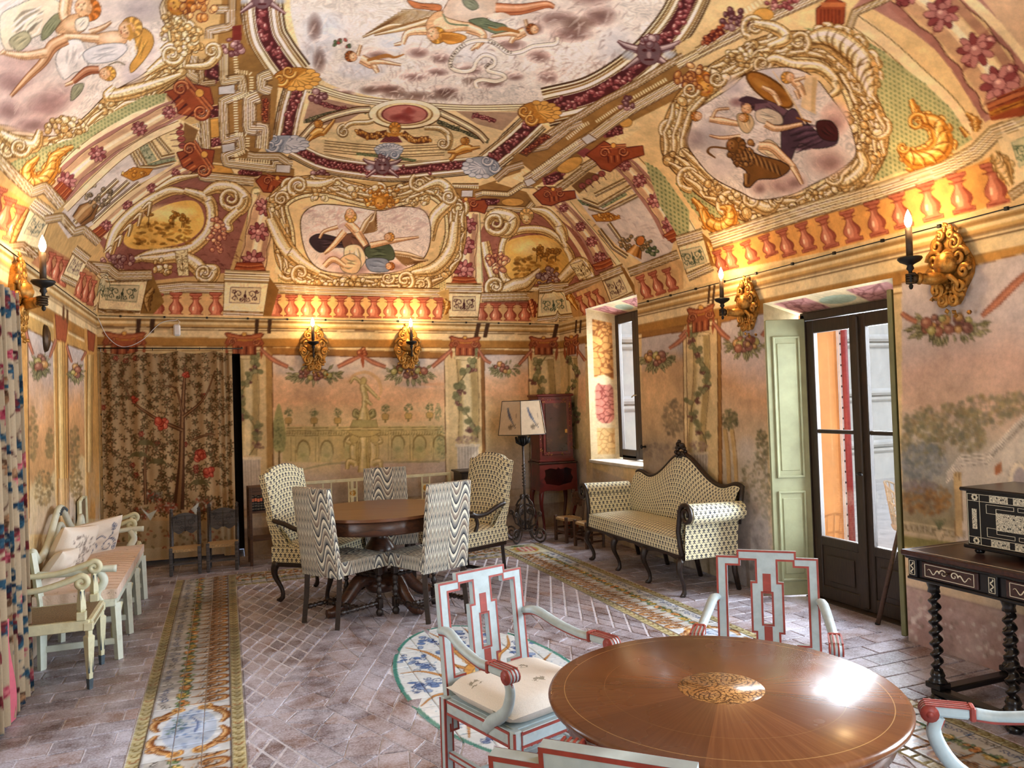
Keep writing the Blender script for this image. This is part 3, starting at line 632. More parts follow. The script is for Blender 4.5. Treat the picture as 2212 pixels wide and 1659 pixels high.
for P_,w_ in((((1250,360),(1230,480),(1340,540)),16),(((1300,380),(1300,540),(1390,530)),10),(((1255,800),(1300,960),(1330,1000)),20),(((1320,660),(1330,960),(1290,1080),(1310,1140),(1640,1170)),16),(((1445,280),(1445,525),(1560,505),(1570,600),(1440,655),(1450,905),(1550,880),(1560,965),(1455,1005),(1465,1050),(1770,1085),(1775,1055),(1890,1060)),16),(((1395,60),(1480,60),(1480,175),(1350,200),(1350,250)),14),(((1500,-40),(1500,160),(1470,180)),12),(((1670,620),(1610,645),(1610,830),(1700,830),(1690,960)),22),(((1750,480),(1690,500),(1690,570),(1750,590)),18),(((1600,1000),(1640,1010),(1800,1010),(1860,1050)),13)):
 moul(Z(1,*P_),w_*1.35,n=6)
v.dentils(Z(1,(1505,360),(1515,475),(1610,485),(1610,590),(1505,630),(1515,880),(1585,880),(1585,960),(1510,995),(1520,1045),(1745,1062)),5.6,9,(240,226,184),2.8,-1)
v.poly(Z(1,(1685,620),(1745,610),(1740,800),(1690,795)),(128,92,58),line=DK);v.garland(Z(1,(1715,640),(1712,780)),12,TERRA,size=3.5)
for q in(((1410,560),(1515,545),(1520,605),(1412,612)),((1430,935),(1515,920),(1520,968),(1435,988)),((1785,1062),(1880,1066),(1872,1118),(1780,1112))):
 v.poly(Z(1,*q),(190,192,194),line=LINE,lw=2)
for c in((1500,300),(2060,620),(2060,1140)):v.cluster(Z(1,c),26 if c[0]==1500 else 18,17 if c[0]==1500 else 12,(PUR[0],(122,84,86),(170,138,138),(208,184,180)),15,7)
v.poly(Z(1,(1500,170),(1560,160),(1560,260),(1500,260)),(120,52,44));
v.poly(Z(2,(380,1180),(720,1190),(900,1200),(1160,1110),(1180,1060),(1130,1000),(1000,1180),(1000,1180),(1200,1240),(1260,1330),(1000,1350),(900,1330),(720,1300),(400,1250)),SOFF)
v.poly(Z(2,(0,1160),(380,1180),(400,1250),(120,1230),(0,1225)),(196,170,116))
v.poly(Z(2,(450,1180),(570,1175),(600,1225),(460,1230)),(96,48,42));v.poly(Z(2,(780,1228),(855,1228),(852,1272),(778,1272)),(190,192,194),line=LINE,lw=2)
moul(Z(2,(690,1190),(730,1250),(720,1290)),12);moul(Z(2,(380,1190),(560,1215),(700,1235)),12);moul(Z(2,(870,1260),(920,1245),(1080,1255),(1170,1195),(1290,1195)),12);moul(Z(2,(900,1345),(1010,1345),(1200,1355),(1240,1310)),14);moul(Z(2,(720,1200),(890,1200)),10)
v.garland(Z(2,(905,1300),(1010,1302)),13,PUR,size=4);v.ell(Z(2,(1110,1305)),24,8,(210,166,92),line=LINE)
v.dentils(Z(2,(700,1190),(900,1205)),5,5,(240,226,184),2.5);v.dentils(Z(2,(910,1235),(1090,1245),(1180,1185),(1110,1150),(1180,1100)),5,6,(240,226,184),2.5)
v.poly(Z(2,(1110,1010),(1330,870),(1480,760),(1700,640),(2000,480),(2250,300),(2250,600),(1850,800),(1700,960),(1600,1010),(1500,1150),(1400,1230),(1290,1250),(1200,1170),(1240,1110)),SOFF)
v.poly(Z(3,(-40,300),(240,130),(480,0),(640,-120),(1000,-120),(1000,20),(600,130),(300,280),(0,430)),(214,192,142))
v.poly(Z(2,(1250,1210),(1430,1090),(1640,960),(1900,780),(1940,830),(1700,980),(1500,1140),(1330,1250)),CREAM2)
v.poly(Z(2,(1300,1150),(1390,1105),(1440,1140),(1370,1195),(1310,1195)),PUR[1]);v.garland(Z(2,(1320,1170),(1430,1130)),18,PUR,size=4)
v.poly(Z(2,(1400,1080),(1460,1030),(1530,1010),(1560,1030),(1540,1070),(1470,1115),(1410,1110)),(208,164,88),smooth=True,line=LINE)
v.poly(Z(2,(1520,985),(1580,955),(1620,975),(1570,1020)),PUR[1]);v.poly(Z(2,(1690,860),(1760,805),(1830,830),(1760,885),(1700,890)),PUR[1]);v.garland(Z(2,(1710,860),(1820,835)),20,PUR,size=4);v.ell(Z(2,(1840,790)),14,10,(208,164,88),line=LINE)
for P_,w_ in((((1195,1170),(1290,1110),(1400,1030),(1540,930),(1640,870),(1790,760),(1900,690),(2212,520)),18),(((1270,1230),(1390,1230),(1500,1150),(1640,1040),(1700,990)),12),(((1230,960),(1320,940),(1480,820),(1560,790)),14),(((1330,880),(1450,800),(1560,740),(1700,650),(1900,550),(2212,360)),12),(((1560,1090),(1680,1020),(1760,1080)),14),(((1000,1160),(1080,1090),(1180,1060)),12)):
 moul(Z(2,*P_),w_*1.3,n=6)
v.dentils(Z(2,(1230,1110),(1400,990),(1530,905)),5.2,8,(240,226,184),2.6);v.dentils(Z(2,(1450,890),(1560,800),(1600,780)),5.2,8,(240,226,184),2.6);v.dentils(Z(2,(1640,780),(1790,680)),5.2,7,(240,226,184),2.6);v.dentils(Z(2,(1850,640),(2100,500)),6,8,(240,226,184),3)
v.poly(Z(2,(1150,990),(1310,860),(1360,880),(1200,1010)),(120,84,52),line=DK);v.garland(Z(2,(1180,985),(1330,880)),11,TERRA,size=3.5)
for q in(((1180,1165),(1230,1148),(1262,1180),(1205,1208)),((1550,895),(1600,862),(1655,900),(1590,935))):v.poly(Z(2,*q),(190,192,194),line=LINE,lw=2)
for c in((610,1205),(1850,670)):v.cluster(Z(2,c),20,14,(PUR[0],(110,76,80),(160,130,132),(208,184,180)),14,6)
moul(Z(3,(-30,420),(200,300),(330,240),(560,120),(900,-30)),20);moul(Z(3,(100,330),(330,200),(480,110),(700,10),(900,-80)),16);v.dentils(Z(3,(300,110),(430,40),(520,-20)),9,13,(240,226,184),4.5)
v.cluster(Z(3,(340,130)),32,24,(PUR[0],(96,62,66),(150,120,124),(200,180,178)),18,8);v.garland(Z(3,(150,270),(270,190)),20,TERRA,size=5);v.ell(Z(3,(530,95)),22,14,(208,164,88),line=LINE);v.cluster(Z(3,(650,20)),36,14,PUR,20,6)
# --- 5. garlanded columns, their cream strips, capitals and bases
SH=((104,70,56),(214,190,146),(236,218,176),(248,238,208))
def shaft(px,w0,w1,flowers,fr,ground=(172,130,118),gside=1.35):
 P=spline(px);n=len(P);w=np.linspace(w0,w1,n)
 v.stroke(P,w*gside,ground,smooth=False)
 N=normals2(P);bul=np.sin(np.linspace(0,len(flowers)*2*PI,n))*.07
 v.stroke(P,w*(1+bul),SH[0],smooth=False);v.stroke(P,w*.95*(1+bul),SH[1],smooth=False)
 for o,f,c,a in((-.28,.3,(196,160,130),.7),(.34,.2,(168,124,108),.7),(.02,.36,SH[2],.9),(-.02,.14,SH[3],.9)):
  v.stroke(P+N*(w*o)[:,None],w*f,c,a,smooth=False)
 for t in flowers:
  i=int(t*(n-1));d=N[i];r=np.interp(t,[0,1],[fr,fr*w1/w0])
  a=P[i]-d*w[i]*.5;b=P[i]+d*w[i]*.5;tn=np.array([d[1],-d[0]])*w[i]*.18
  v.stroke([a-tn,P[i],b+tn],[2,w[i]*.34,2],(150,104,88),.55)
  v.cluster(P[i],w[i]*.42,r*.55,PUR,10,r*.30,math.atan2(d[1],d[0]));v.flower(P[i],r,PUR,9,t*5,.9)
def cap(px,axis):
 """ionic capital in burnt red: outline px, axis = (p0, p1) from neck to abacus"""
 v_.poly(px,TERRA[1],line=TERRA[0],lw=2);a,b=np.asarray(axis[0],float),np.asarray(axis[1],float);d=b-a;L=np.hypot(*d);e=np.array([-d[1],d[0]])/L
 if e[0]<0:e=-e
 W=L*.62
 for k in(.78,.9):v_.stroke([a+d*k-e*W*1.1,a+d*k+e*W*1.1],L*.07,TERRA[2],smooth=False);v_.stroke([a+d*(k+.05)-e*W*1.1,a+d*(k+.05)+e*W*1.1],1.4,TERRA[0],smooth=False)
 for s_ in(-1,1):v_.volute(a+d*.55+e*s_*W*.8,L*.26,TERRA,1.5,0,s_)
 for k in range(5):q=(-.5+k/4)*W*1.1;v_.stroke([a+e*q,a+d*.38+e*q],[1.5,L*.09],TERRA[2]if k%2 else TERRA[0],smooth=False)
 v_.ell(a+d*.92,L*.13,L*.13,GOLDP[2],line=TERRA[0])
def cbase(px,n=3):
 v_.poly(px[0],TERRA[1],line=TERRA[0]);
 for a,b in px[1]:v_.stroke([a,((a[0]+b[0])/2,(a[1]+b[1])/2+3),b],3,TERRA[2]);v_.stroke([(a[0],a[1]+2.2),((a[0]+b[0])/2,(a[1]+b[1])/2+5),(b[0],b[1]+2.2)],1.2,TERRA[0])
v.poly(Z(1,(1140,770),(1260,850),(1230,980),(1130,1060),(900,1190),(640,1430),(440,1540),(360,1420),(480,1270),(760,1010),(1000,840)),(206,200,194))
brushy((130,360,300,500),(176,164,158),60,10,.35,8)
v.poly(Z(1,(1160,770),(1290,830),(1240,970),(1130,1070),(930,1070),(830,960),(1000,850)),CREAM2);v.poly(Z(1,(1190,790),(1280,840),(1240,960),(1180,930)),(136,104,66))
for k in range(4):v.ell(Z(1,(1155+k*8,815+k*42)),8,6,(158,92,84),line=PUR[0]);v.stroke(Z(1,(1090+k*6,830+k*38),(1175+k*5,815+k*42)),1.5,PUR[0])
v.arabesque(Z(1,(890,925),(935,905),(1010,1030),(950,1060)),(168,170,140),(84,100,78));v.arabesque(Z(1,(955,1062),(1120,1010),(1140,1040),(960,1085)),(150,158,130),(84,100,78))
for P_ in(((830,950),(900,1080),(1000,1080),(1130,1050)),((860,930),(940,1060)),((960,900),(1040,1020),(1130,1000)),((1000,870),(1100,985))):moul(Z(1,*P_),8,n=2)
v.poly(Z(1,(780,1130),(860,1080),(990,1090),(960,1130),(860,1170)),GOLDP[1],line=GOLDP[0]);v.cluster(Z(1,(870,1120)),26,8,GOLDP,12,4)
for P_ in(((760,1160),(620,1290),(480,1440)),((830,1170),(700,1290),(560,1420)),((900,1180),(740,1310),(600,1440))):moul(Z(1,*P_),9,n=2)
v.tube(Z(1,(500,1430),(560,1370),(620,1310)),[30,42,16],((70,52,34),(140,104,66),(176,138,92),(206,176,130)));v.cluster(Z(1,(640,1260)),30,26,((64,56,44),(130,112,88),(170,156,130),(206,190,160)),26,5)
v.stroke(Z(1,(1080,640),(930,720),(700,850),(480,1010),(290,1240)),[16,24,26,26,22],(232,218,180));v.lines(Z(1,(1080,640),(930,720),(700,850),(480,1010),(290,1240)),(-11,10),1.4,LINE)
shaft(Z(1,(370,1240),(500,1100),(680,960),(900,830),(1060,740),(1180,690)),46,30,(.12,.36,.62,.86),21)
v.stroke(Z(1,(1160,800),(1000,870),(790,1000),(600,1170),(420,1350)),[10,16,18,18,16],(230,214,174));v.lines(Z(1,(1160,800),(1000,870),(790,1000),(600,1170),(420,1350)),(-8,7),1.3,LINE)
cap(Z(1,(1060,595),(1235,540),(1355,565),(1380,670),(1260,755),(1150,735),(1130,660)),Z(1,(1150,720),(1300,590)));cbase((Z(1,(320,1240),(395,1170),(470,1230),(410,1310)),[Z(1,(330,1250),(410,1180)),Z(1,(350,1280),(440,1210)),Z(1,(380,1300),(455,1230))]))
shaft(Z(1,(640,1500),(760,1390),(900,1270),(1060,1160),(1210,1080)),30,18,(.12,.38,.64,.88),14)
v.stroke(Z(1,(1220,1130),(1060,1210),(900,1330),(770,1440),(680,1540)),[5,9,10,10,9],(230,214,174));v.stroke(Z(1,(1150,1050),(1000,1150),(840,1260),(700,1380),(590,1480)),[5,8,9,9,9],(226,208,166))
cap(Z(1,(1140,985),(1270,955),(1385,970),(1370,1060),(1260,1115),(1180,1080)),Z(1,(1195,1080),(1330,990)));cbase((Z(1,(580,1500),(650,1455),(690,1500),(620,1565)),[Z(1,(585,1510),(660,1465)),Z(1,(600,1540),(685,1490))]))
v.stroke([(527,600),(548,430),(560,410)],[18,12,8],(226,212,168));v.stroke([(600,590),(612,430)],[12,8],(226,212,168));v.lines([(527,600),(548,430),(556,412)],(-8,7),1.4,(120,118,84))
shaft(Z(1,(1630,1720),(1660,1560),(1690,1400),(1740,1280)),56,46,(.12,.48,.86),24,(196,166,128),1.1)
cap(Z(1,(1650,1170),(1690,1130),(1890,1140),(1910,1160),(1880,1230),(1830,1250),(1700,1240),(1680,1210)),((588,415),(600,382)))
cbase((Z(4,(1510,100),(1530,45),(1690,45),(1720,105)),[Z(4,(1520,60),(1700,60)),Z(4,(1515,85),(1710,85))]))
v.stroke([(968,610),(972,460)],[10,7],(226,212,168));v.stroke([(1036,610),(1030,460)],[16,10],(230,216,174));v.lines([(1036,610),(1030,460)],(-7,6),1.4,(120,118,84))
shaft(Z(2,(795,1800),(800,1640),(815,1500),(820,1380)),50,42,(.14,.46,.8),22,(196,166,128),1.1)
cap(Z(2,(715,1310),(930,1290),(950,1330),(930,1380),(880,1365),(760,1365),(720,1340)),((1010,458),(1006,428)))
cbase((Z(5,(715,185),(730,135),(860,140),(885,190)),[Z(5,(720,150),(870,150)),Z(5,(715,172),(880,172))]))
v.poly(Z(2,(1490,1230),(1640,1120),(1780,1060),(1900,1230),(2050,1400),(2150,1560),(2130,1640),(1950,1700),(1800,1600),(1650,1450),(1560,1330)),(208,202,196));brushy((1300,430,1440,550),(170,152,146),50,8,.35,9)
v.poly(Z(2,(1500,1220),(1700,1100),(1780,1080),(1900,1250),(1720,1340),(1560,1310)),CREAM2);v.poly(Z(2,(1490,1200),(1600,1110),(1690,1130),(1540,1250)),(132,100,62))
for k in range(4):v.ell(Z(2,(1560+k*42,1200-k*26)),7,6,(158,92,84),line=PUR[0]);v.stroke(Z(2,(1560+k*42,1200-k*26),(1590+k*42,1240-k*26)),1.5,PUR[0])
v.arabesque(Z(2,(1670,1320),(1820,1225),(1850,1255),(1690,1345)),(150,160,128),(74,92,68));v.arabesque(Z(2,(1530,1290),(1630,1310),(1660,1345),(1560,1320)),(150,160,128),(74,92,68))
for P_ in(((1560,1290),(1660,1330),(1880,1200)),((1600,1340),(1700,1370),(1920,1260)),((1640,1260),(1860,1150)),((1670,1480),(1760,1600),(1850,1660)),((1730,1440),(1860,1620))):moul(Z(2,*P_),8,n=2)
v.poly(Z(2,(1620,1390),(1730,1370),(1810,1410),(1740,1430),(1650,1430)),GOLDP[1],line=GOLDP[0]);v.cluster(Z(2,(1720,1400)),26,7,GOLDP,12,4)
v.tube(Z(2,(1890,1650),(1920,1590)),[36,18],((84,54,24),(164,110,52),(196,146,82),(224,186,126)));v.cluster(Z(2,(1910,1570)),38,16,((70,64,44),(134,116,84),(176,140,100),(214,196,150)),30,5);v.cluster(Z(2,(2020,1620)),14,8,((50,62,44),(96,110,80),(130,140,104),(160,166,130)),10,4);v.ell(Z(2,(1935,1555)),8,10,(206,130,66),.4,line=(90,60,30))
v.stroke(Z(2,(1900,1030),(2060,1200),(2180,1360),(2290,1540)),[10,18,22,22],(232,218,180));v.lines(Z(2,(1900,1030),(2060,1200),(2180,1360),(2290,1540)),(-9,9),1.5,LINE)
shaft(Z(2,(2160,1500),(2080,1360),(1980,1230),(1880,1110),(1790,1030)),44,27,(.12,.38,.63,.88),20)
cap(Z(2,(1580,1000),(1700,910),(1790,960),(1950,940),(1960,1000),(1830,1040),(1740,1110),(1680,1090),(1640,1040)),Z(2,(1770,1050),(1760,930)))
cbase((Z(2,(2080,1520),(2190,1450),(2230,1500),(2140,1570)),[Z(2,(2090,1525),(2200,1465)),Z(2,(2110,1550),(2220,1490))]))
v.stroke(Z(2,(1470,1310),(1560,1420),(1680,1560),(1790,1700),(1860,1790)),[5,9,11,11,10],(230,214,174));v.lines(Z(2,(1470,1310),(1560,1420),(1680,1560),(1790,1700)),(-5,5),1.2,(120,118,84))
shaft(Z(2,(1690,1700),(1620,1560),(1520,1430),(1390,1290)),28,17,(.1,.36,.62,.88),14);v.stroke(Z(2,(1330,1320),(1440,1460),(1540,1600),(1610,1730)),[5,8,9,9],(230,214,174))
cap(Z(2,(1240,1255),(1320,1200),(1400,1240),(1510,1230),(1520,1280),(1430,1300),(1360,1330),(1300,1320)),Z(2,(1380,1300),(1370,1215)))
cbase((Z(5,(1620,60),(1740,15),(1760,60),(1650,100)),[Z(5,(1630,65),(1745,30)),Z(5,(1645,90),(1755,50))]))
v.poly(Z(3,(1100,60),(1240,-100),(2300,-500),(2600,300),(2260,620),(1960,790),(1760,420),(1500,210),(1240,60)),(176,134,124))
v.stroke(Z(3,(1110,130),(1330,290),(1560,500),(1720,650),(1880,850)),[36,34,28,24,20],(228,212,172));v.lines(Z(3,(1110,130),(1330,290),(1560,500),(1720,650),(1880,850)),(-14,13),1.6,LINE);moul(Z(3,(1080,190),(1120,80),(1260,20),(1500,-90)),16)
shaft(Z(3,(2120,640),(2010,480),(1880,300),(1680,90),(1440,-100)),118,96,(.16,.48,.76,.97),44,(168,122,112),1.25)
v.poly(Z(3,(1970,680),(2060,620),(2400,480),(2500,700),(2000,780)),TERRA[1]);v.stroke(Z(3,(1980,700),(2140,620),(2400,550)),14,TERRA[2]);v.stroke(Z(3,(1990,740),(2150,680),(2400,610)),12,GOLDP[1]);v.lines(Z(3,(1985,720),(2150,650),(2400,580)),(-16,-4,9),2,TERRA[0])
v.stroke(Z(3,(1820,-40),(1960,90),(2120,250),(2260,420)),22,(228,212,172));v.poly(Z(3,(1900,-60),(2300,-200),(2400,300),(2260,380),(2100,190)),(206,180,150))
v.poly(Z(3,(870,60),(960,-20),(1060,20),(1050,150),(1000,180),(870,170)),TERRA[1],line=TERRA[0],lw=2);v.lines(Z(3,(960,60),(960,170)),(-20,-12,-4,4,12,20),2,TERRA[0]);v.stroke(Z(3,(900,30),(1060,30)),10,TERRA[2])
# --- 6. cartouches
def frame_scrolls(path,w,n,seed=0,pal=TAN):
 """broad carved frame: body, inner rim, rows of leaf curls, shells of volutes along the path"""
 P=spline(path,True);r=np.random.default_rng(seed);N=normals2(P);ctr=P.mean(0)
 sg=np.sign(((P-ctr)*N).sum(1)).mean()
 Q=np.vstack([P,P[:1]]);NQ=np.vstack([N,N[:1]])
 v_.stroke(Q,w*1.05,pal[0],smooth=False);v_.stroke(Q,w*.98,pal[1],smooth=False);v_.stroke(Q+NQ*sg*w*.12,w*.45,pal[2],smooth=False)
 v_.stroke(Q-NQ*sg*w*.42,w*.14,pal[2],smooth=False);v_.stroke(Q-NQ*sg*w*.34,1.6,pal[0],smooth=False);v_.stroke(Q-NQ*sg*w*.5,1.4,pal[0],smooth=False)
 cum=np.concatenate([[0],np.cumsum(np.hypot(*np.diff(Q,axis=0).T))])
 for i in range(n):
  q=(i+.5)/n*cum[-1];c=np.array([np.interp(q,cum,Q[:,0]),np.interp(q,cum,Q[:,1])]);nn=np.array([np.interp(q,cum,NQ[:,0]),np.interp(q,cum,NQ[:,1])])*sg;t=np.array([nn[1],-nn[0]]);k=i%4
  if k==0:v_.volute(c+nn*w*.25,w*.42,pal,1.4,r.uniform(0,6),1 if i%8 else-1)
  elif k==2:v_.cluster(c+nn*w*.1,w*.38,w*.3,pal,8,w*.17)
  else:
   d=1 if k==1 else-1
   for j in range(3):v_.tube([c-t*d*w*.5+nn*w*(.34-.3*j),c+nn*w*(.30-.26*j),c+t*d*w*.45+nn*w*(.42-.3*j)],[w*.1,w*.2,w*.08],pal)
def acanth(pts,w,pal=GOLDP,n=7):
 """acanthus scroll: lobed edge, body, veins"""
 P=spline(pts);N=normals2(P);m=len(P);W=np.interp(np.linspace(0,1,m),np.linspace(0,1,len(w)),w)
 for i in range(1,2*n):
  k=int(i/(2*n)*(m-1));t=np.array([N[k][1],-N[k][0]]);s_=1 if i%2 else-1;c=P[k]+N[k]*s_*W[k]*.46
  v_.tube([c-N[k]*s_*W[k]*.3-t*W[k]*.1,c,c+N[k]*s_*W[k]*.06+t*W[k]*.26*(1 if i%4<2 else-1)],[W[k]*.18,W[k]*.3,W[k]*.08],pal)
 v_.tube(pts,np.asarray(w,float)*.86,pal)
 for i in range(1,n):
  k=int(i/n*(m-1));v_.stroke([P[k]-N[k]*W[k]*.40,P[k]+N[k]*W[k]*.05,P[min(k+4,m-1)]+N[k]*W[k]*.4],[1,W[k]*.09,1],pal[0],.7);v_.stroke([P[k]-N[k]*W[k]*.3,P[min(k+3,m-1)]+N[k]*W[k]*.2],[1,W[k]*.08,1],pal[3],.7)
v.trellis(Z(3,(780,180),(1080,190),(1300,330),(1560,530),(1740,700),(1880,900),(1700,1020),(1290,1150),(1100,1240),(1180,900),(1240,500),(1000,260)),GRN,GRND,11,False);v.trellis(Z(2,(1960,1040),(2060,1100),(2250,1360),(2250,1700),(2160,1500),(2060,1330)),GRN,GRND,10,False);v.trellis(Z(3,(-40,1180),(60,1180),(260,1330),(500,1430),(210,1530),(60,1330)),GRN,GRND,9,False)
SKR=Z(3,(60,820),(40,930),(100,1030),(210,1150),(380,1240),(500,1290),(700,1260),(850,1190),(1000,1110),(1120,1010),(1110,880),(1060,760),(960,620),(860,500),(720,440),(580,440),(420,480),(330,560),(200,640),(90,720))
frame_scrolls(Z(3,(-20,820),(-30,960),(60,1080),(180,1190),(360,1300),(520,1350),(760,1330),(960,1240),(1180,1060),(1240,860),(1180,680),(1100,500),(960,340),(760,300),(560,330),(380,420),(200,530),(60,660)),66,48,3)
acanth(Z(3,(800,270),(940,250),(1080,330),(1190,460),(1230,620)),[30,60,74,66,22],TAN,12);v.tube(Z(3,(520,420),(600,380),(720,420),(900,440),(1010,560),(960,620)),[10,22,26,26,22,10],TAN);v.volute(Z(3,(520,410)),20,TAN,1.5,0,1);v.volute(Z(3,(760,270)),24,TAN,1.4,1,-1);v.volute(Z(3,(470,170)),26,TAN,1.5,2,1);v.tube(Z(3,(470,150),(600,180),(680,250),(560,300)),[16,26,26,14],TAN)
v.cluster(Z(3,(390,370)),34,22,TAN,20,8);v.cluster(Z(3,(1160,820)),36,50,TAN,30,10);v.cluster(Z(3,(290,1210)),36,30,TAN,22,8);v.cluster(Z(3,(830,1290)),36,18,TAN,18,8)
v.tube(Z(3,(940,1150),(1060,1180),(1180,1080),(1160,980)),[12,26,30,18],TAN);v.volute(Z(3,(980,1140)),20,TAN,1.4,0,1);v.tube(Z(3,(440,1300),(560,1350),(640,1280)),[26,28,12],TAN);v.volute(Z(3,(460,1290)),24,TAN,1.5,0,-1);v.volute(Z(3,(620,1280)),18,TAN,1.4,2,1)
v.poly(SKR,(216,211,208),smooth=True,line=DK,lw=2)
clouds([(Z(3,(200,880)),40,40,(178,176,184)),(Z(3,(90,900)),26,26,(158,146,150)),(Z(3,(330,560)),30,26,(188,182,190)),(Z(3,(560,500)),40,26,(192,194,206)),(Z(3,(1000,760)),34,40,(200,166,160)),(Z(3,(250,1080)),30,26,(206,200,204))],.8)
puff(Z(3,(940,1040)),46,34);puff(Z(3,(650,1190)),48,24);puff(Z(3,(500,1210)),20,18);puff(Z(3,(980,780)),30,34);puff(Z(3,(720,1170)),30,20)
v.poly(Z(3,(800,480),(890,490),(860,640),(870,740),(770,690)),(224,204,166),smooth=False);v.stroke(Z(3,(860,500),(850,720)),10,(206,180,136))
v.ell(Z(3,(570,580)),62,24,(110,76,30),.62);v.ell(Z(3,(570,580)),57,20,(168,118,52),.62);v.soft(Z(3,(520,550)),26,10,(206,158,84),.8,.6);v.soft(Z(3,(640,620)),20,9,(120,82,36),.6,.6)
cloth(Z(3,(440,650),(560,650),(700,720),(780,760),(860,880),(780,960),(700,900),(560,780),(480,720)),(120,92,104),12,8);cloth(Z(3,(650,790),(720,700),(800,780),(900,860),(1000,830),(1000,930),(860,960),(760,930),(700,1050),(650,1040)),(92,70,84),13,9,1.3);cloth(Z(3,(870,790),(960,780),(1010,840),(1000,910),(900,890)),(84,44,46),14,5)
cloth(Z(3,(480,720),(560,700),(640,740),(650,800),(560,800),(490,780)),(206,196,178),15,6);cloth(Z(3,(490,960),(560,900),(640,960),(650,1040),(560,1010)),(214,196,164),16,5)
limb(Z(3,(540,800),(620,830),(780,800)),[13,12,7]);limb(Z(3,(500,940),(580,950),(650,1010),(720,1080),(780,1190)),[15,17,16,13,6]);limb(Z(3,(520,560),(590,600),(640,680)),[7,11,9]);v.stroke(Z(3,(590,460),(700,620),(800,800)),[2,4,3],(214,196,160));v.stroke(Z(3,(740,760),(840,790)),4,(150,104,50))
head(Z(3,(425,690)),14,(80,56,66),-1.2);v.soft(Z(3,(360,660)),20,12,(150,112,116),.8);v.poly(Z(3,(370,650),(420,620),(500,640),(560,660),(460,670)),(84,62,74),smooth=True)
limb(Z(3,(180,770),(260,780),(370,800)),[10,14,10]);head(Z(3,(100,750)),10,(172,116,56),3);limb(Z(3,(200,760),(230,710),(310,700)),[6,4]);cloth(Z(3,(360,740),(440,740),(470,800),(430,860),(380,830)),(196,176,140),17,4);head(Z(3,(400,760)),9,(184,132,66),0);limb(Z(3,(380,880),(260,890),(180,875)),[8,6,3])
head(Z(3,(690,500)),12,(206,156,80),3);limb(Z(3,(720,520),(760,560),(790,620)),[14,16,10]);limb(Z(3,(730,520),(800,500)),[7,4]);limb(Z(3,(740,580),(760,640)),[10,5])
LION=((56,36,18),(132,94,50),(166,124,72),(196,160,104))
v.poly(Z(3,(300,960),(330,910),(400,900),(420,950),(500,1000),(640,1040),(700,1090),(620,1150),(500,1160),(440,1210),(400,1190),(420,1110),(340,1050)),LION[1],smooth=True,line=LION[0],lw=2);v.cluster(Z(3,(400,990)),30,28,LION,40,6)
for k in range(16):v.stroke(Z(3,(350+k*18,930+k*9),(380+k*17,980+k*9),(390+k*17,1030+k*7)),[1,3,1],LION[0]if k%2 else LION[3],.7)
head(Z(3,(345,940)),17,LION[1],0,LION);v.stroke(Z(3,(300,960),(200,950),(170,980),(220,1020)),[4,4,6,3],(120,84,44));limb(Z(3,(420,1120),(420,1190)),[12,8],LION)
head(Z(3,(140,545)),24,(190,128,56),-2.2,GOLDP);v.cluster(Z(3,(70,500)),36,26,(TERRA[0],(184,128,72),(214,172,112),(236,208,156)),20,9);v.volute(Z(3,(60,580)),18,TAN,1.4);v.volute(Z(3,(230,510)),18,TAN,1.4)
acanth(Z(3,(1480,640),(1540,760),(1640,800),(1690,920),(1620,1010),(1500,1030),(1400,950)),[10,28,40,52,54,46,14],GOLDP,12);v.volute(Z(3,(1520,790)),20,GOLDP,1.5,0,-1);v.volute(Z(3,(1430,950)),14,GOLDP,1.2);acanth(Z(3,(70,1280),(130,1350),(180,1440),(260,1470),(320,1420),(310,1350),(250,1340)),[8,18,30,34,32,22,8],GOLDP,10)
acanth(Z(3,(1840,730),(1900,790),(1900,850)),[6,22,10],GOLDP,5);acanth(Z(3,(1800,820),(1850,880)),[6,12],GOLDP,4)
SKL=Z(1,(-300,-300),(1000,-200),(1030,60),(1070,180),(1080,300),(960,450),(820,540),(680,620),(560,740),(430,850),(330,880),(220,860),(100,820),(-60,800),(-300,800))
frame_scrolls(np.vstack([Z(1,(1090,-200),(1110,60),(1160,220),(1130,400),(990,530),(760,640),(600,760),(440,890),(280,940),(100,930),(-80,950),(-400,950),(-600,-300))]),56,46,5)
v.trellis(Z(1,(60,1060),(240,960),(460,900),(700,740),(940,620),(1080,600),(1060,660),(860,730),(640,850),(420,1010),(290,1180),(190,1220)),GRN,GRND,9,False)
v.poly(SKL,(221,213,204),smooth=True,line=DK,lw=2)
clouds([(Z(1,(900,60)),60,34,(178,170,172)),(Z(1,(860,480)),30,30,(186,180,186)),(Z(1,(120,420)),80,44,(190,158,152)),(Z(1,(700,60)),40,30,(206,196,190)),(Z(1,(960,300)),20,40,(192,184,188))],.8)
puff(Z(1,(280,660)),92,46,((160,126,122),(184,154,150),(216,194,184)),-.5);puff(Z(1,(60,520)),60,40);puff(Z(1,(200,800)),60,24);puff(Z(1,(40,700)),44,34)
for k in range(4):v.stroke(Z(1,(90,740-k*20),(180,600-k*12),(330,560-k*10),(420,600)),[2,4,2],(222,202,192),.6)
cloth(Z(1,(0,110),(120,30),(260,-20),(380,10),(380,100),(300,200),(180,260),(100,320),(20,300)),(222,210,186),21,10);cloth(Z(1,(280,180),(360,90),(400,120),(330,220),(270,260)),(150,154,122),22,5);cloth(Z(1,(60,260),(160,200),(200,260),(120,330)),(176,172,142),23,4)
limb(Z(1,(430,-20),(420,100),(480,160)),[26,24,20]);v.poly(Z(1,(360,200),(420,120),(500,90),(560,150),(540,200),(440,230)),FLESH[1],smooth=True,line=FLESH[0]);v.soft(Z(1,(470,160)),22,14,FLESH[2],.9);head(Z(1,(560,55)),24,(190,120,58),.4)
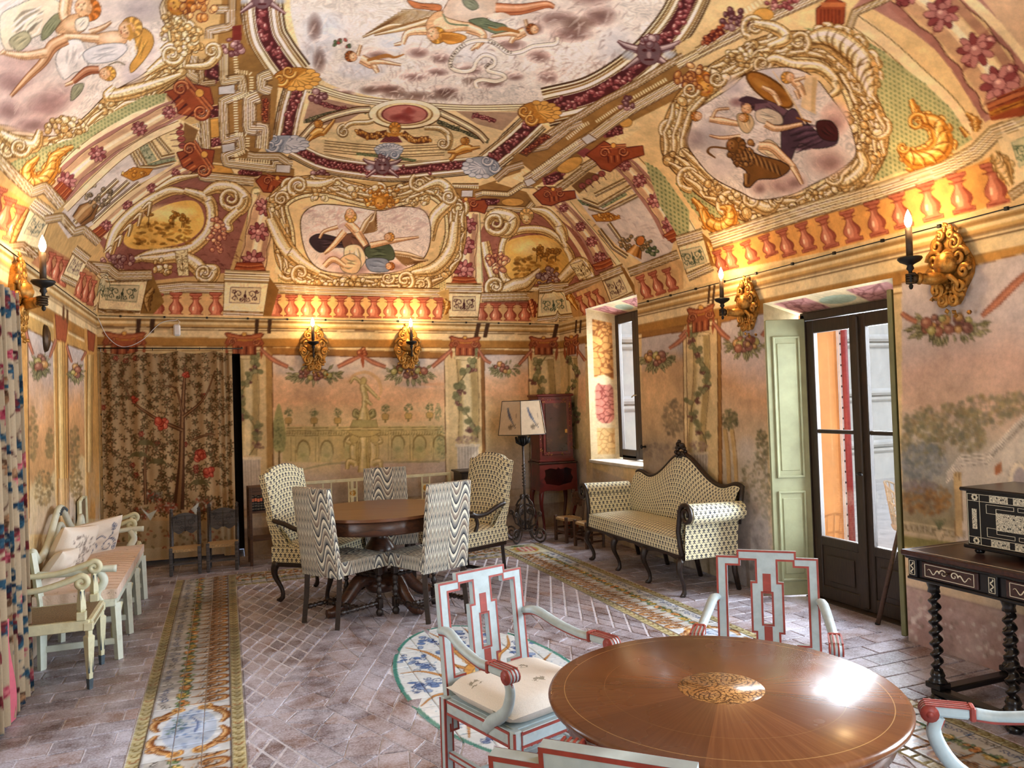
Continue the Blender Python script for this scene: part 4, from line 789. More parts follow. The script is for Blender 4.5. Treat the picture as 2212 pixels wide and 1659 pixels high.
cloth(Z(1,(490,130),(570,110),(560,180),(500,200)),(232,222,204),24,4);limb(Z(1,(580,210),(660,180),(720,140)),[12,10,4])
v.poly(Z(1,(600,230),(740,200),(820,230),(800,290),(700,310),(620,280)),FLESH[1],smooth=True,line=FLESH[0]);v.soft(Z(1,(720,240)),30,14,FLESH[3],.8);limb(Z(1,(640,250),(500,240),(370,230)),[18,15,9]);cloth(Z(1,(860,220),(920,180),(980,220),(990,290),(930,390),(850,470),(840,420),(890,330)),(198,154,82),25,6);head(Z(1,(835,185)),22,(206,162,90),-.4);v.stroke(Z(1,(830,160),(850,220),(830,260)),9,(196,150,78))
cloth(Z(1,(360,380),(430,270),(520,260),(560,340),(560,440),(480,470),(410,510)),(236,230,224),26,9,1.05,.8);cloth(Z(1,(540,340),(640,290),(790,280),(820,320),(740,390),(620,410),(560,400)),(214,214,216),27,7,1.1,.78)
limb(Z(1,(430,250),(340,300),(280,400),(180,500),(70,620)),[24,26,18,13,6],((116,70,42),(194,146,106),(216,176,136),(236,204,168)));limb(Z(1,(300,340),(160,360),(20,340)),[20,16,7]);limb(Z(1,(30,330),(0,350)),[8,4])
limb(Z(1,(640,450),(560,460),(470,530)),[15,18,10],((100,56,36),(164,106,76),(192,136,102),(216,170,136)));head(Z(1,(690,475)),15,(206,158,82),0);limb(Z(1,(470,530),(420,550)),[8,5]);cloth(Z(1,(470,560),(540,540),(520,600),(460,650)),(152,154,128),28,3);v.stroke(Z(1,(700,420),(760,400),(810,420)),3,(130,120,100))
v.tube(Z(1,(960,470),(1060,400),(1160,350),(1100,300),(1040,330)),[14,26,26,20,10],TAN);v.volute(Z(1,(1110,350)),24,TAN,1.5,0,1);v.tube(Z(1,(1200,430),(1340,420),(1400,350),(1380,300)),[10,18,20,14],TAN);v.volute(Z(1,(1370,330)),20,TAN,1.4,1,-1);v.cluster(Z(1,(1220,260)),30,30,TAN,24,9);v.cluster(Z(1,(1110,180)),24,34,TAN,18,8);head(Z(1,(1160,20)),26,(180,116,50),-.6,GOLDP);v.cluster(Z(1,(1280,30)),40,30,(TERRA[0],(196,140,76),(222,184,120),(240,214,160)),20,9)
v.tube(Z(1,(740,560),(700,620),(860,590),(1020,540),(1170,480)),[12,24,30,24,10],TAN);v.cluster(Z(1,(420,820)),44,20,TAN,26,8);v.tube(Z(1,(0,860),(100,920),(220,940),(260,840)),[18,34,30,12],TAN);v.volute(Z(1,(130,950)),22,TAN,1.5)
acanth(Z(1,(475,945),(420,970),(350,1020),(330,1100),(270,1170),(200,1170),(180,1090),(250,1010)),[6,16,26,34,36,34,26,8],GOLDP,12)
v.trellis(Z(4,(1790,10),(1830,120),(1840,190),(2000,190),(2050,150),(1960,60),(1900,-60),(1830,-120)),(206,190,136),(150,146,104),6,False);v.trellis(Z(5,(430,230),(620,100),(640,-60),(680,-160),(680,200),(600,250)),(206,190,136),(150,146,104),6,False);v.trellis([(600,600),(640,560),(900,560),(960,600),(960,628),(600,624)],(212,194,138),(156,150,106),6,False)
frame_scrolls([(612,500),(600,440),(640,408),(700,402),(760,416),(820,428),(880,418),(930,405),(975,440),(985,500),(970,560),(940,590),(880,612),(800,618),(720,612),(650,590),(620,560)],46,44,9)
v.tube([(600,420),(640,400),(690,400),(720,390)],[12,24,24,12],TAN);v.volute((645,402),22,TAN,1.5,2,1);v.volute((608,430),16,TAN,1.5,0,-1);v.tube([(905,410),(950,395),(975,430),(940,470),(930,520)],[10,22,26,26,14],TAN);v.volute((970,425),16,TAN,1.5);v.tube([(585,470),(610,520),(640,560),(690,590)],[26,34,30,14],TAN);v.tube([(985,480),(975,540),(940,580),(890,590)],[22,30,30,12],TAN)
v.volute((650,590),22,TAN,1.4,1,1);v.volute((875,605),22,TAN,1.4,2,-1);v.volute((838,600),14,TAN,1.3);v.cluster((760,612),60,12,TAN,30,8);v.cluster((690,420),26,14,TAN,16,6);v.cluster((905,430),26,14,TAN,16,6)
v.poly([(650,500),(655,462),(690,442),(760,446),(820,455),(870,446),(915,455),(930,490),(925,540),(900,570),(840,590),(770,590),(700,585),(665,555)],(222,215,208),smooth=True,line=DK,lw=2)
brushy((660,450,920,500),(186,160,156),70,12,.4,21,-.2);puff((760,580),50,16);puff((720,560),30,16);puff((850,575),34,14);puff((690,520),24,20)
cloth([(668,520),(690,505),(740,515),(790,520),(780,535),(720,535),(690,545)],(70,58,66),31,6,1.5);cloth([(740,510),(780,505),(800,540),(770,560),(745,540)],(122,92,78),32,5);limb([(750,480),(770,500),(790,530)],[16,18,12]);limb([(745,500),(720,530),(700,548)],[13,10,5]);head((757,465),12,(206,158,88),1.4);limb([(730,490),(700,500),(690,515)],[7,4])
wing((780,500),(812,455),26);wing((852,545),(925,562),22);cloth([(790,535),(840,528),(850,560),(800,560)],(92,104,84),34,5);cloth([(792,560),(835,560),(840,585),(800,585)],(136,150,172),35,4);limb([(800,530),(850,520),(905,512)],[12,9,3]);head((840,512),9,(200,150,80),0);cloth([(745,535),(775,530),(790,560),(770,585),(748,570)],(232,214,180),36,6);cloth([(735,560),(760,548),(780,565),(770,590),(740,585)],(214,190,150),37,5)
limb([(700,575),(720,560),(745,575)],[10,12,8]);head((842,575),8,(160,104,56),0)
head((822,432),18,(196,140,64),-1.57,GOLDP);v.cluster((822,412),40,8,(GOLDP[0],GOLDP[1],TAN[2],TAN[3]),18,6)
for sx in(-1,1):v.cluster((822+sx*26,436),12,9,GOLDP,8,6)
def landscape(px,seed):
 v_.poly(px,(222,186,104),smooth=True);c=np.mean(px,0);lo,hi=np.min(px,0),np.max(px,0);r=np.random.default_rng(seed)
 v_.soft((c[0],lo[1]+(hi[1]-lo[1])*.25),(hi[0]-lo[0])*.4,(hi[1]-lo[1])*.2,(240,222,160),.8)
 for i in range(90):
  t=r.uniform(0,1);y=lo[1]+(hi[1]-lo[1])*(.42+.5*t);x=lo[0]+(hi[0]-lo[0])*r.uniform(.14,.84);v_.ell((x,y),r.uniform(3,9),r.uniform(2,4),((150,108,46),(108,76,34),(196,150,74))[i%3],r.uniform(-.5,.5),.6,n=10)
 for i in range(5):
  x=lo[0]+(hi[0]-lo[0])*r.uniform(.25,.8);y=lo[1]+(hi[1]-lo[1])*.55;h_=r.uniform(14,30);v_.stroke([(x,y),(x+2,y-h_)],1.6,(96,66,30));v_.cluster((x+2,y-h_),9,7,((112,78,34),(160,118,54),(190,146,74),(214,176,100)),9,4)
L1=Z(1,(800,1570),(830,1480),(960,1380),(1120,1310),(1260,1300),(1315,1390),(1300,1480),(1200,1560),(1040,1600),(880,1610))
v.tube(Z(1,(700,1640),(760,1480),(900,1340),(1080,1240),(1200,1240)),[22,26,24,22,10],TAN);v.tube(Z(1,(1190,1230),(1340,1290),(1370,1400),(1330,1520),(1200,1620),(1000,1640),(860,1680)),[14,26,24,24,26,24,12],TAN);v.poly(L1,DK,smooth=True);landscape(L1,4)
v.tube(Z(1,(1320,1250),(1400,1210),(1500,1220),(1580,1290),(1540,1360),(1470,1340)),[14,26,30,30,24,12],TAN);v.volute(Z(1,(1490,1280)),26,TAN,1.7,0,1);v.tube(Z(1,(1540,1360),(1470,1430),(1480,1480),(1400,1420)),[20,22,16,10],TAN);v.cluster(Z(1,(1390,1520)),20,40,(PUR[0],(176,122,100),(210,170,130),(236,214,176)),30,6);v.tube(Z(1,(1000,1230),(1130,1160),(1280,1130)),[8,16,6],TAN)
for k in range(5):v.tube(Z(1,(680+k*60,1630-k*70),(720+k*62,1600-k*72),(700+k*64,1660-k*66)),[4,9,4],TAN)
v.tube(Z(4,(900,20),(1040,20),(1160,10),(1260,60),(1340,150),(1390,90),(1300,70)),[10,22,26,34,30,20,10],TAN);v.volute(Z(4,(1320,110)),22,TAN,1.4,0,1);v.cluster(Z(4,(1050,70)),18,18,TAN,14,7);v.cluster(Z(4,(760,30)),40,16,(PUR[0],(150,112,110),(182,150,140),(206,180,160)),24,6);v.arabesque(Z(4,(1130,-30),(1210,-40),(1220,130),(1150,130)),TAN[2],TAN[0])
L2=Z(2,(1060,1620),(1080,1560),(1160,1530),(1300,1520),(1400,1570),(1470,1680),(1460,1760),(1350,1820),(1200,1830),(1080,1780))
v.tube(np.vstack([spline(Z(2,(1040,1640),(1080,1520),(1220,1480),(1360,1510),(1480,1640),(1480,1780),(1380,1860),(1200,1870),(1060,1800)),True)]),16,TAN,smooth=False);landscape(L2,6)
v.tube(Z(2,(940,1440),(1000,1390),(1110,1420),(1080,1500),(990,1500)),[16,30,32,24,12],TAN);v.volute(Z(2,(1000,1440)),26,TAN,1.6,0,1);v.tube(Z(2,(1230,1350),(1330,1380),(1420,1480),(1450,1560)),[8,22,24,14],TAN);v.tube(Z(2,(930,1560),(960,1700),(1010,1860)),[18,24,18],TAN);v.cluster(Z(5,(1010,40)),22,24,(PUR[0],(186,130,100),(214,174,130),(238,216,176)),24,7);head(Z(2,(1200,1400)),14,TAN[1],-1.57,TAN)
v.tube(Z(5,(960,190),(1040,230),(1130,200),(1200,180),(1290,90)),[12,30,34,30,10],TAN);v.volute(Z(5,(1000,200)),24,TAN,1.5,1,1);v.cluster(Z(5,(1340,150)),22,22,(PUR[0],(146,124,124),(178,158,152),(206,190,180)),24,6);v.tube(Z(5,(1420,160),(1540,60),(1600,130),(1640,160)),[20,34,30,10],TAN);v.arabesque(Z(5,(1480,60),(1560,30),(1620,120),(1540,160)),TAN[2],TAN[0])
# --- 7. balustrade, handrail, pedestals
BG=(204,172,124)
def rail(px,w=30):moul(px,w,n=6)
v.poly([(214,690),(330,640),(480,640),(980,652),(1215,664),(1215,704),(700,700),(214,692)],BG);v.poly([(590,634),(950,640),(950,696),(590,692)],(222,184,124))
rail([(318,628),(400,620),(492,622)],24);rail([(590,622),(700,628),(840,632),(950,634)],22);rail([(1040,642),(1130,640),(1160,640)],20)
for x,y0,y1 in[(340,684,634),(380,684,632),(423,685,634),(466,686,632)]+[(594+k*35.6,686+k*.55,637+k*.62)for k in range(11)]+[(1040+k*31,696,655)for k in range(4)]:
 v.baluster((x,y0),(x,y1),31 if x<980 else 27,BAL)
def pedestal(q,panel,pc,bg=(232,218,176),top=None):
 """q: outline of the die (tl, tr, br, bl); panel: quad of the leaf panel"""
 v_.poly(q,bg,line=LINE,lw=1.5);v_.arabesque(panel,(206,198,162),pc)
 t=np.asarray(q,float);moul([t[0],t[1]],np.hypot(*(t[3]-t[0]))*.3,n=5);moul([t[3],t[2]],np.hypot(*(t[3]-t[0]))*.22,n=4)
v.poly(Z(4,(920,160),(980,110),(1060,300),(980,390),(900,390),(890,270)),(146,116,66));acanth(Z(4,(960,360),(950,280),(990,210)),[6,18,8],((84,60,28),(146,112,60),(170,136,82),(190,160,106)),5)
pedestal(Z(4,(650,140),(960,130),(905,385),(630,370)),Z(4,(700,190),(900,195),(880,300),(680,285)),(76,84,66));v.poly(Z(4,(560,60),(660,140),(630,380),(590,330),(660,170)),(222,204,158),line=LINE);v.arabesque(Z(4,(650,150),(710,190),(690,290),(625,270)),(206,198,162),(76,84,66));rail(Z(4,(580,70),(690,80),(760,130),(980,125)),22);rail(Z(4,(600,350),(690,385),(900,385)),14)
pedestal(Z(4,(1450,130),(1740,140),(1700,395),(1440,385)),Z(4,(1490,205),(1685,208),(1675,310),(1480,303)),(84,46,50));v.poly(Z(4,(1740,140),(1800,220),(1750,395),(1700,395)),(140,106,60))
pedestal(Z(5,(680,210),(910,215),(885,420),(650,420)),Z(5,(725,265),(870,265),(870,355),(722,355)),(84,46,50));v.poly(Z(5,(620,240),(700,215),(700,420),(650,420),(690,300)),(196,164,104));acanth(Z(5,(670,380),(690,320),(665,285)),[6,14,6],GOLDP,4)
v.poly(Z(5,(1200,250),(1290,220),(1290,400),(1220,420),(1260,330)),(198,166,110));acanth(Z(5,(1245,400),(1240,330),(1220,285)),[6,18,8],TERRA,5);pedestal(Z(5,(1280,215),(1470,200),(1500,395),(1270,420)),Z(5,(1295,280),(1440,258),(1462,362),(1300,370)),(84,96,76));v.poly(Z(5,(1450,190),(1560,320),(1570,390),(1500,400)),(186,150,96));acanth(Z(5,(1530,350),(1480,270),(1455,240)),[5,14,6],GOLDP,4)
rail(Z(5,(1440,235),(1540,195),(1700,140)),16);v.poly(Z(5,(1520,240),(1690,160),(1760,300),(1580,400),(1545,330)),BG)
for b,t in(((1590,385),(1535,265)),((1640,350),(1590,240)),((1700,325),(1640,225))):v.baluster(Z(5,b),Z(5,t),17,BAL)
pedestal(Z(5,(1680,140),(1830,80),(1900,250),(1750,320)),Z(5,(1705,165),(1800,130),(1850,235),(1750,280)),(96,62,58));v.poly(Z(5,(1830,80),(1930,250),(1900,260),(1800,60)),(150,112,62))
v.poly(Z(5,(1890,130),(2160,20),(2212,40),(2212,260),(1930,310),(1900,240)),BG);rail(Z(5,(1860,110),(2000,60),(2180,-10)),18)
for b,t in(((1990,285),(1930,130)),((2070,250),(2010,105)),((2150,225),(2100,85))):v.baluster(Z(5,b),Z(5,t),23,BAL)
pedestal(Z(3,(-30,1560),(140,1510),(200,1720),(40,1790)),Z(3,(-10,1620),(125,1590),(165,1690),(20,1740)),(84,98,78));v.poly(Z(3,(130,1500),(230,1590),(220,1720),(190,1720)),(156,116,62));acanth(Z(3,(215,1700),(200,1620),(170,1560)),[6,16,8],GOLDP,4)
v.poly(Z(3,(210,1590),(480,1500),(900,1370),(1500,1200),(1920,1050),(2020,1000),(2130,1290),(1700,1420),(900,1630),(240,1760)),(216,164,96));rail(Z(3,(190,1560),(500,1460),(850,1350),(1300,1230),(1700,1090),(1900,980),(2020,860),(2300,770)),34)
for b,t,w_ in(((330,1735),(300,1590),30),((470,1690),(410,1560),30),((585,1650),(530,1520),32),((700,1650),(645,1480),34),((830,1620),(770,1440),36),((970,1600),(905,1400),38),((1120,1560),(1065,1360),42),((1280,1520),(1225,1300),44),((1440,1470),(1385,1250),46),((1630,1420),(1570,1180),50),((1830,1370),(1770,1120),54),((2050,1330),(1990,1050),56),((270,1750),(225,1620),26)):
 v.baluster(Z(3,b),Z(3,t),w_*.92,BAL)
v.poly(Z(3,(2040,900),(2300,780),(2400,1200),(2130,1290),(2140,1180)),(230,214,170));acanth(Z(3,(2130,1200),(2080,1080),(2010,990)),[8,40,16],((100,74,36),(190,156,98),(216,188,132),(236,214,168)),7);v.arabesque(Z(3,(2130,920),(2300,850),(2340,1000),(2180,1080)),(206,206,168),(92,112,84));rail(Z(3,(2120,1270),(2240,1190),(2400,1150)),20)
v.poly(Z(1,(-120,1150),(0,1190),(190,1320),(180,1380),(100,1590),(-120,1700)),(220,160,96));rail(Z(1,(-100,960),(0,1040),(120,1160),(210,1240),(290,1210),(400,1330)),24)
for b,t in(((60,1560),(140,1330)),((0,1480),(70,1280)),((-60,1400),(10,1210))):v.baluster(Z(1,b),Z(1,t),34,BAL)
acanth(Z(1,(70,1600),(120,1480),(180,1350)),[8,22,8],((90,60,28),(160,112,58),(186,140,84),(206,166,110)),6);pedestal(Z(1,(210,1310),(330,1400),(240,1640),(90,1590)),Z(1,(230,1375),(310,1430),(240,1530),(155,1510)),(96,104,100));rail(Z(1,(60,1590),(150,1580),(270,1690)),14)
v.poly(Z(4,(310,-60),(450,20),(430,190),(300,200),(190,60)),(176,132,96));rail(Z(1,(290,1420),(400,1400),(480,1500),(540,1480),(640,1570)),18)
for b,t in(((295,130),(340,-20)),((345,170),(385,5)),((395,200),(425,30))):v.baluster(Z(4,b),Z(4,t),19,BAL)
pedestal(Z(4,(480,-40),(570,30),(500,190),(400,140)),Z(4,(490,0),(545,30),(500,130),(432,100)),(110,86,88));v.poly(Z(4,(540,80),(620,130),(590,320),(470,270),(490,190)),(176,132,96));rail(Z(4,(560,50),(640,110)),14)
for b,t in(((500,275),(535,110)),((540,300),(575,130)),((580,320),(610,160))):v.baluster(Z(4,b),Z(4,t),15,BAL)
v.fill([(0,0),(UL,0),(UL,.03),(0,.03)],(206,186,140));v.fill([(0,0),(.03,0),(.03,VVIS),(0,VVIS)],(206,186,140));v.fill([(UL-.03,0),(UL,0),(UL,VVIS),(UL-.03,VVIS)],(206,186,140))
v.carve((TAN[1],TAN[2]),.042,.24,.08,17);v.carve((FLESH[1],FLESH[2]),.05,.10,.05,20);v.carve((GOLDP[1],SKY,(216,211,208),(221,213,204),(222,215,208)),.05,.10,.05,18);v.carve((CREAM2,(232,218,176)),.09,.06,.04,19);v.age(5,.19,14);g_=v.a.mean(-1,keepdims=True);v.a=np.clip((v.a-g_)*1.12+(g_-158)*1.26+163,12,248)*np.array((1.03,.975,.94),np.float32)
v.finish()
# --- frescoes of the walls
def grad(cv,px,stops,smooth=False,jitter=.05,seed=0):
 """fill with a colour that runs with height (metres), edges of the steps broken by noise"""
 zz=np.array([s_[0]for s_ in stops]);cc=np.array([s_[1]for s_ in stops],float)
 n=fbm(cv.H,cv.W,10,5,90+seed)
 def f(x0,x1,y0,y1):
  Zg=(np.arange(y0,y1)[:,None]+.5)*cv.res+cv.v0+(n[y0:y1,x0:x1]-.5)*jitter*8
  return np.stack([np.interp(Zg,zz,cc[:,k])for k in range(3)],-1).astype(np.float32)
 P=spline(px,True)if smooth else dense(px,True)
 cv.fill(cv.map(P),f)
SKYW=[(0.0,(176,168,158)),(.55,(190,182,172)),(.8,(196,180,158)),(1.15,(212,192,146)),(1.45,(224,198,152)),(1.65,(228,184,142)),(1.85,(224,188,152)),(2.0,(216,204,188)),(2.2,(204,198,198)),(2.4,(204,200,200))]
FRUIT=(((84,60,34),(196,150,92),(220,184,128),(242,218,170)),((84,44,36),(152,100,80),(182,132,108),(216,174,146)),((70,70,40),(176,166,100),(204,196,134),(228,220,170)),((70,44,40),(140,96,84),(176,132,112),(206,170,146)))
LEAFP=((70,70,46),(128,124,86),(160,156,116),(196,190,150))
def swag(cv,c,rx,ry,n=20,seed=0):
 r=np.random.default_rng(seed);c=np.asarray(c,float)
 for i in range(46):
  a=r.uniform(-.2,PI+.2)if i<34 else r.uniform(0,2*PI);q=r.uniform(.55,1.05);p=c+[rx*q*math.cos(a),ry*.2+ry*.85*q*math.sin(a)];L=ry*r.uniform(.22,.38)
  d=np.array([math.cos(a),math.sin(a)])
  cv.stroke([p-d*L,p,p+d*L],[1,L*.75,1],LEAFP[0],.9);cv.stroke([p-d*L*.8,p,p+d*L*.8],[1,L*.5,1],LEAFP[1+i%2]);cv.stroke([p-d*L*.7,p+d*L*.7],.9,LEAFP[3],.7)
 for i in range(n):
  a=r.uniform(0,2*PI);q=math.sqrt(r.uniform(0,.75));p=c+[rx*.72*q*math.cos(a),ry*.1+ry*.55*q*math.sin(a)];pal=FRUIT[i%4];z=ry*r.uniform(.13,.27)
  cv.ell(p,z*1.1,z,pal[1],r.uniform(0,3),line=pal[0],lw=1.2);cv.soft(p-[z*.25,z*.25],z*.6,z*.5,pal[3],.8)
def ribbon(cv,pts,w):cv.stroke(pts,np.asarray(w)+1.6,(110,62,46));cv.stroke(pts,w,(160,104,82));cv.stroke(pts,np.asarray(w)*.35,(212,146,112),.8,shift=.2)
def vinecol(cv,top,bot,w,seed=0,fade=.62):
 """column shaft wound with grape vine, worn away towards its foot"""
 t=np.asarray(top,float);b=np.asarray(bot,float);r=np.random.default_rng(seed);d=b-t;L=np.hypot(*d);e=np.array([1.0,0])
 k=np.linspace(0,1,26);S=np.sin(k*L/w*.72)*.1*w;P=t+d*k[:,None]+np.stack([S,0*S],1)
 cv.stroke(P,w*1.12,(206,182,132),smooth=False);cv.stroke(P,w,(118,96,62),smooth=False);cv.stroke(P,w*.94,(204,186,138),smooth=False)
 for o,f,c,a in((.3,.3,(168,146,96),.8),(-.4,.14,(176,154,104),.7),(-.08,.34,(224,210,166),.9)):cv.stroke(P+[o*w,0],w*f,c,a,smooth=False)
 cv.ell(t+[0,2],w*.58,w*.1,(226,210,164),line=(112,84,50));
 vine=t+d*k[:,None]+np.stack([np.sin(k*L/w*1.5+seed)*w*.48,0*k],1);cv.stroke(vine,max(1.4,w*.05),(98,86,52),smooth=False)
 for i in range(int(L/w*2.2)):
  q=i/(L/w*2.2);p=vine[int(q*25)]+r.normal(0,w*.1,2);f=1-.7*q
  if i%2:
   for j in range(11):cv.ell(p+[r.normal(0,w*.1),r.uniform(0,w*.34)],w*.065,w*.065,(126,84,74)if j%3 else(168,126,108),line=(78,50,46),lw=.8,alpha=f)
  for j in range(4):
   a=r.uniform(0,2*PI);cv.ell(p+[math.cos(a)*w*.16,-w*.12+math.sin(a)*w*.12],w*.15,w*.11,(132,132,92)if j%2 else(164,160,118),a,line=(84,84,54),lw=.8,alpha=f)
def wallcap(cv,x0,x1,y0,y1,y2,slope=0.0):
 """painted ionic capital: abacus from x0 to x1 at y0, neck down to y1, drops to y2"""
 global v_
 m=(x0+x1)/2;h=y1-y0;sl=lambda x:slope*(x-m);w=(x1-x0);q=lambda a,b:(m+a*w,y0+b*h+sl(m+a*w))
 cv.poly([q(-.5,.06),q(-.42,0),q(-.2,.1),q(0,.12),q(.2,.1),q(.42,0),q(.5,.06),q(.42,.25),q(.5,.5),q(.42,.62),q(.3,.5),q(.3,1),q(-.3,1),q(-.3,.5),q(-.42,.62),q(-.5,.5),q(-.42,.25)],TERRA[1],line=TERRA[0],lw=1.8)
 cv.stroke([q(-.42,.13),q(0,.24),q(.42,.13)],h*.06,TERRA[2]);cv.stroke([q(-.42,.26),q(0,.36),q(.42,.26)],h*.05,GOLDP[1]);cv.ell(q(0,.08),h*.1,h*.08,GOLDP[2],line=TERRA[0])
 for s_ in(-1,1):cv.volute(q(s_*.3,.42),h*.16,TERRA,1.5,0,s_)
 for k in range(6):cv.stroke([q(-.26+k*.104,.62),q(-.26+k*.104,.98)],w*.045,TERRA[0]if k%2 else TERRA[2],smooth=False)
 cv.stroke([q(-.46,.6),(m-.42*w,y2+sl(m-.4*w))],[3,7,1],TERRA[1]);cv.stroke([q(.46,.6),(m+.42*w,y2+sl(m+.4*w))],[3,7,1],TERRA[1])
def foliage(cv,c,rx,ry,cols,n,size,seed=0,alpha=.6):
 r=np.random.default_rng(seed);c=np.asarray(c,float)
 for i in range(n):
  a=r.uniform(0,2*PI);q=math.sqrt(r.uniform(0,1));p=c+[rx*q*math.cos(a),ry*q*math.sin(a)];cv.ell(p,size*r.uniform(.5,1.4),size*r.uniform(.4,1),cols[r.integers(len(cols))],r.uniform(0,3),alpha,n=9)
WBANDS=[(0.0,.26,(206,186,140)),(.26,.36,(168,134,82)),(.36,.44,(226,208,162)),(.44,.50,(140,104,62)),(.50,.58,(232,216,172)),(.58,.61,(120,88,54)),(.61,.95,(226,208,160))]
def cornice(cv,s0,s1,zt0,zt1):
 """painted cornice below the springing, heights measured down from the top"""
 def strip(a,b,c,al=1.0):cv.fill([(s0,zt0-a),(s1,zt1-a),(s1,zt1-b),(s0,zt0-b)],c,al)
 strip(0,.02,(222,206,164));strip(.02,.045,(150,116,66));strip(.045,.075,(226,208,160));strip(.075,.10,(196,160,100));strip(.10,.112,(92,62,34));strip(.112,.125,(236,220,176));strip(.125,.135,(92,62,34));strip(.135,.215,(228,210,166));strip(.215,.225,(170,130,74));strip(.225,.305,(168,124,62));strip(.305,.315,(112,78,40));strip(.315,.35,(232,214,166));strip(.35,.36,(136,98,52))
for cv,s0,s1,za,zb in((BC,XL,XR,zs(XL),zs(XR)),(RC,2.3,YB,zs(XR),zs(XR)),(LC,5.0,YB,zs(XL),zs(XL))):
 cv.fill([(s0,0),(s1,0),(s1,2.3),(s0,2.3)],(216,194,146));grad(cv,[(-4000,-4000),(6000,-4000),(6000,6000),(-4000,6000)],[(0,(160,150,146)),(.2,(150,136,128)),(.33,(178,168,158)),(.6,(200,188,162)),(1.2,(214,192,144)),(2.3,(218,194,142))])if False else None
 cornice(cv,s0,s1,za,zb)
 # ---- back wall
c=BC;v_=BC
grad(c,[(588,764),(960,772),(968,1400),(592,1400)],SKYW,seed=1);grad(c,[(1046,764),(1141,764),(1150,1300),(1052,1300)],SKYW,seed=2)
for cc_,rx,ry,col in(((650,850),60,12,(206,170,136)),((900,830),50,10,(184,176,180)),((620,800),40,14,(190,184,186)),((930,830),40,5,(222,164,120)),((880,900),60,14,(220,172,128)),((640,930),50,14,(222,168,122)),((740,800),60,16,(206,200,196)),((700,1000),90,30,(212,196,146))):c.soft(cc_,rx,ry,col,.6)
OL,OLD,OLL=(178,162,104),(132,116,70),(206,192,136)
c.poly(Z(4,(1840,1110),(2212,1115),(2212,1340),(1820,1330)),(200,184,126),.75);c.poly(Z(5,(0,1115),(660,1105),(680,1340),(0,1340)),(200,184,126),.75)
for y in(1108,1125,1158):c.stroke(np.vstack([Z(4,(1850,y)),Z(5,(650,y-6))]),2.2,OLL);c.stroke(np.vstack([Z(4,(1850,y+6)),Z(5,(650,y))]),1.2,OLD)
for k in range(60):
 x=620+k*5.6
 if not 762<x<800:c.ell((x,935),1.7,4.2,OLD,alpha=.8);c.ell((x-.5,934),.8,2.5,OLL)
for xx in(1960,2110):
 c.ell(Z(4,(xx,1260)),15,24,OLD,.0,.8);c.ell(Z(4,(xx,1264)),12,21,(196,186,132));c.poly(Z(4,(xx-38,1260),(xx+38,1260),(xx+38,1335),(xx-38,1335)),(192,184,130),.8);c.soft(Z(4,(xx,1290)),9,6,(146,148,96),.6)
for xx in(370,510,640,60):
 c.ell(Z(5,(xx,1215)),15,20,OLD,0,.8);c.ell(Z(5,(xx,1218)),12,17,(196,186,132));c.poly(Z(5,(xx-36,1215),(xx+36,1215),(xx+36,1310),(xx-36,1310)),(192,184,130),.8);c.soft(Z(5,(xx,1250)),9,8,(146,150,100),.6)
for xx in(1870,1900,2030,2050):c.stroke(Z(4,(xx,1170),(xx,1330)),2.5,OLL);c.stroke(Z(4,(xx+8,1170),(xx+8,1330)),1.2,OLD,.8)
for xx in(300,320,440,460,580,590):c.stroke(Z(5,(xx,1160),(xx,1320)),2.5,OLL);c.stroke(Z(5,(xx+7,1160),(xx+7,1320)),1.2,OLD,.8)
for p in list(Z(4,(1862,1085),(2028,1085),(2180,1085)))+list(Z(5,(288,1060),(437,1055),(575,1050))):
 c.poly([p+[-6,0],p+[6,0],p+[8,-9],p+[5,-13],p+[-5,-13],p+[-8,-9]],(196,164,100),line=OLD);c.stroke([p+[0,0],p+[0,6]],4,OLD);foliage(c,p+[0,-24],9,9,((112,116,76),(142,142,96),(92,98,64)),40,2.2,int(p[0]))
c.poly(Z(4,(1800,955),(1765,1080),(1758,1180),(1775,1260),(1830,1265),(1845,1190),(1835,1080)),(158,158,104),.9,smooth=True);foliage(c,Z(4,(1800,1150)),12,40,((120,126,82),(176,172,118)),110,2.6,3);c.stroke(Z(4,(1803,1260),(1803,1360)),4,(112,92,58));foliage(c,Z(5,(628,1010)),7,20,((130,132,92),(160,156,112)),50,2.4,5);foliage(c,Z(5,(650,1200)),10,40,((110,114,82),(140,140,104)),80,2.4,6,.4)
c.poly(Z(5,(0,1330),(680,1330),(690,1420),(0,1420)),(196,176,160),.8);c.stroke(np.vstack([Z(4,(1880,1400)),Z(4,(2100,1350)),Z(5,(60,1340)),Z(5,(640,1330))]),4,(150,144,104),.7)
STN=((132,112,66),(196,178,118),(212,198,142),(226,214,166))
for sx in(-1,1):
 fx=lambda a,b:Z(5,(152+sx*a,b));limb([fx(60,1200),fx(66,1280),fx(50,1360)],[17,18,12],STN);limb([fx(62,1215),fx(110,1200),fx(80,1165)],[7,7,5],STN);limb([fx(60,1340),fx(100,1330),fx(110,1380)],[12,10,6],STN);c.ell(fx(66,1185),9,9,STN[1],line=STN[0]);c.tube([fx(20,1050),fx(60,1030),fx(55,1000),fx(30,1020)],[8,9,6,3],((92,86,52),(150,142,92),(176,166,112),(196,186,132)))
c.tube(Z(5,(152,1400),(152,1250),(152,1160)),[26,14,20],STN);c.poly(Z(5,(55,1130),(250,1130),(230,1155),(180,1170),(120,1170),(75,1155)),STN[1],smooth=True,line=STN[0]);c.poly(Z(5,(80,1060),(230,1060),(240,1110),(60,1110)),(176,166,112),line=STN[0]);c.tube(Z(5,(152,1060),(152,1000),(150,980)),[26,16,10],STN)
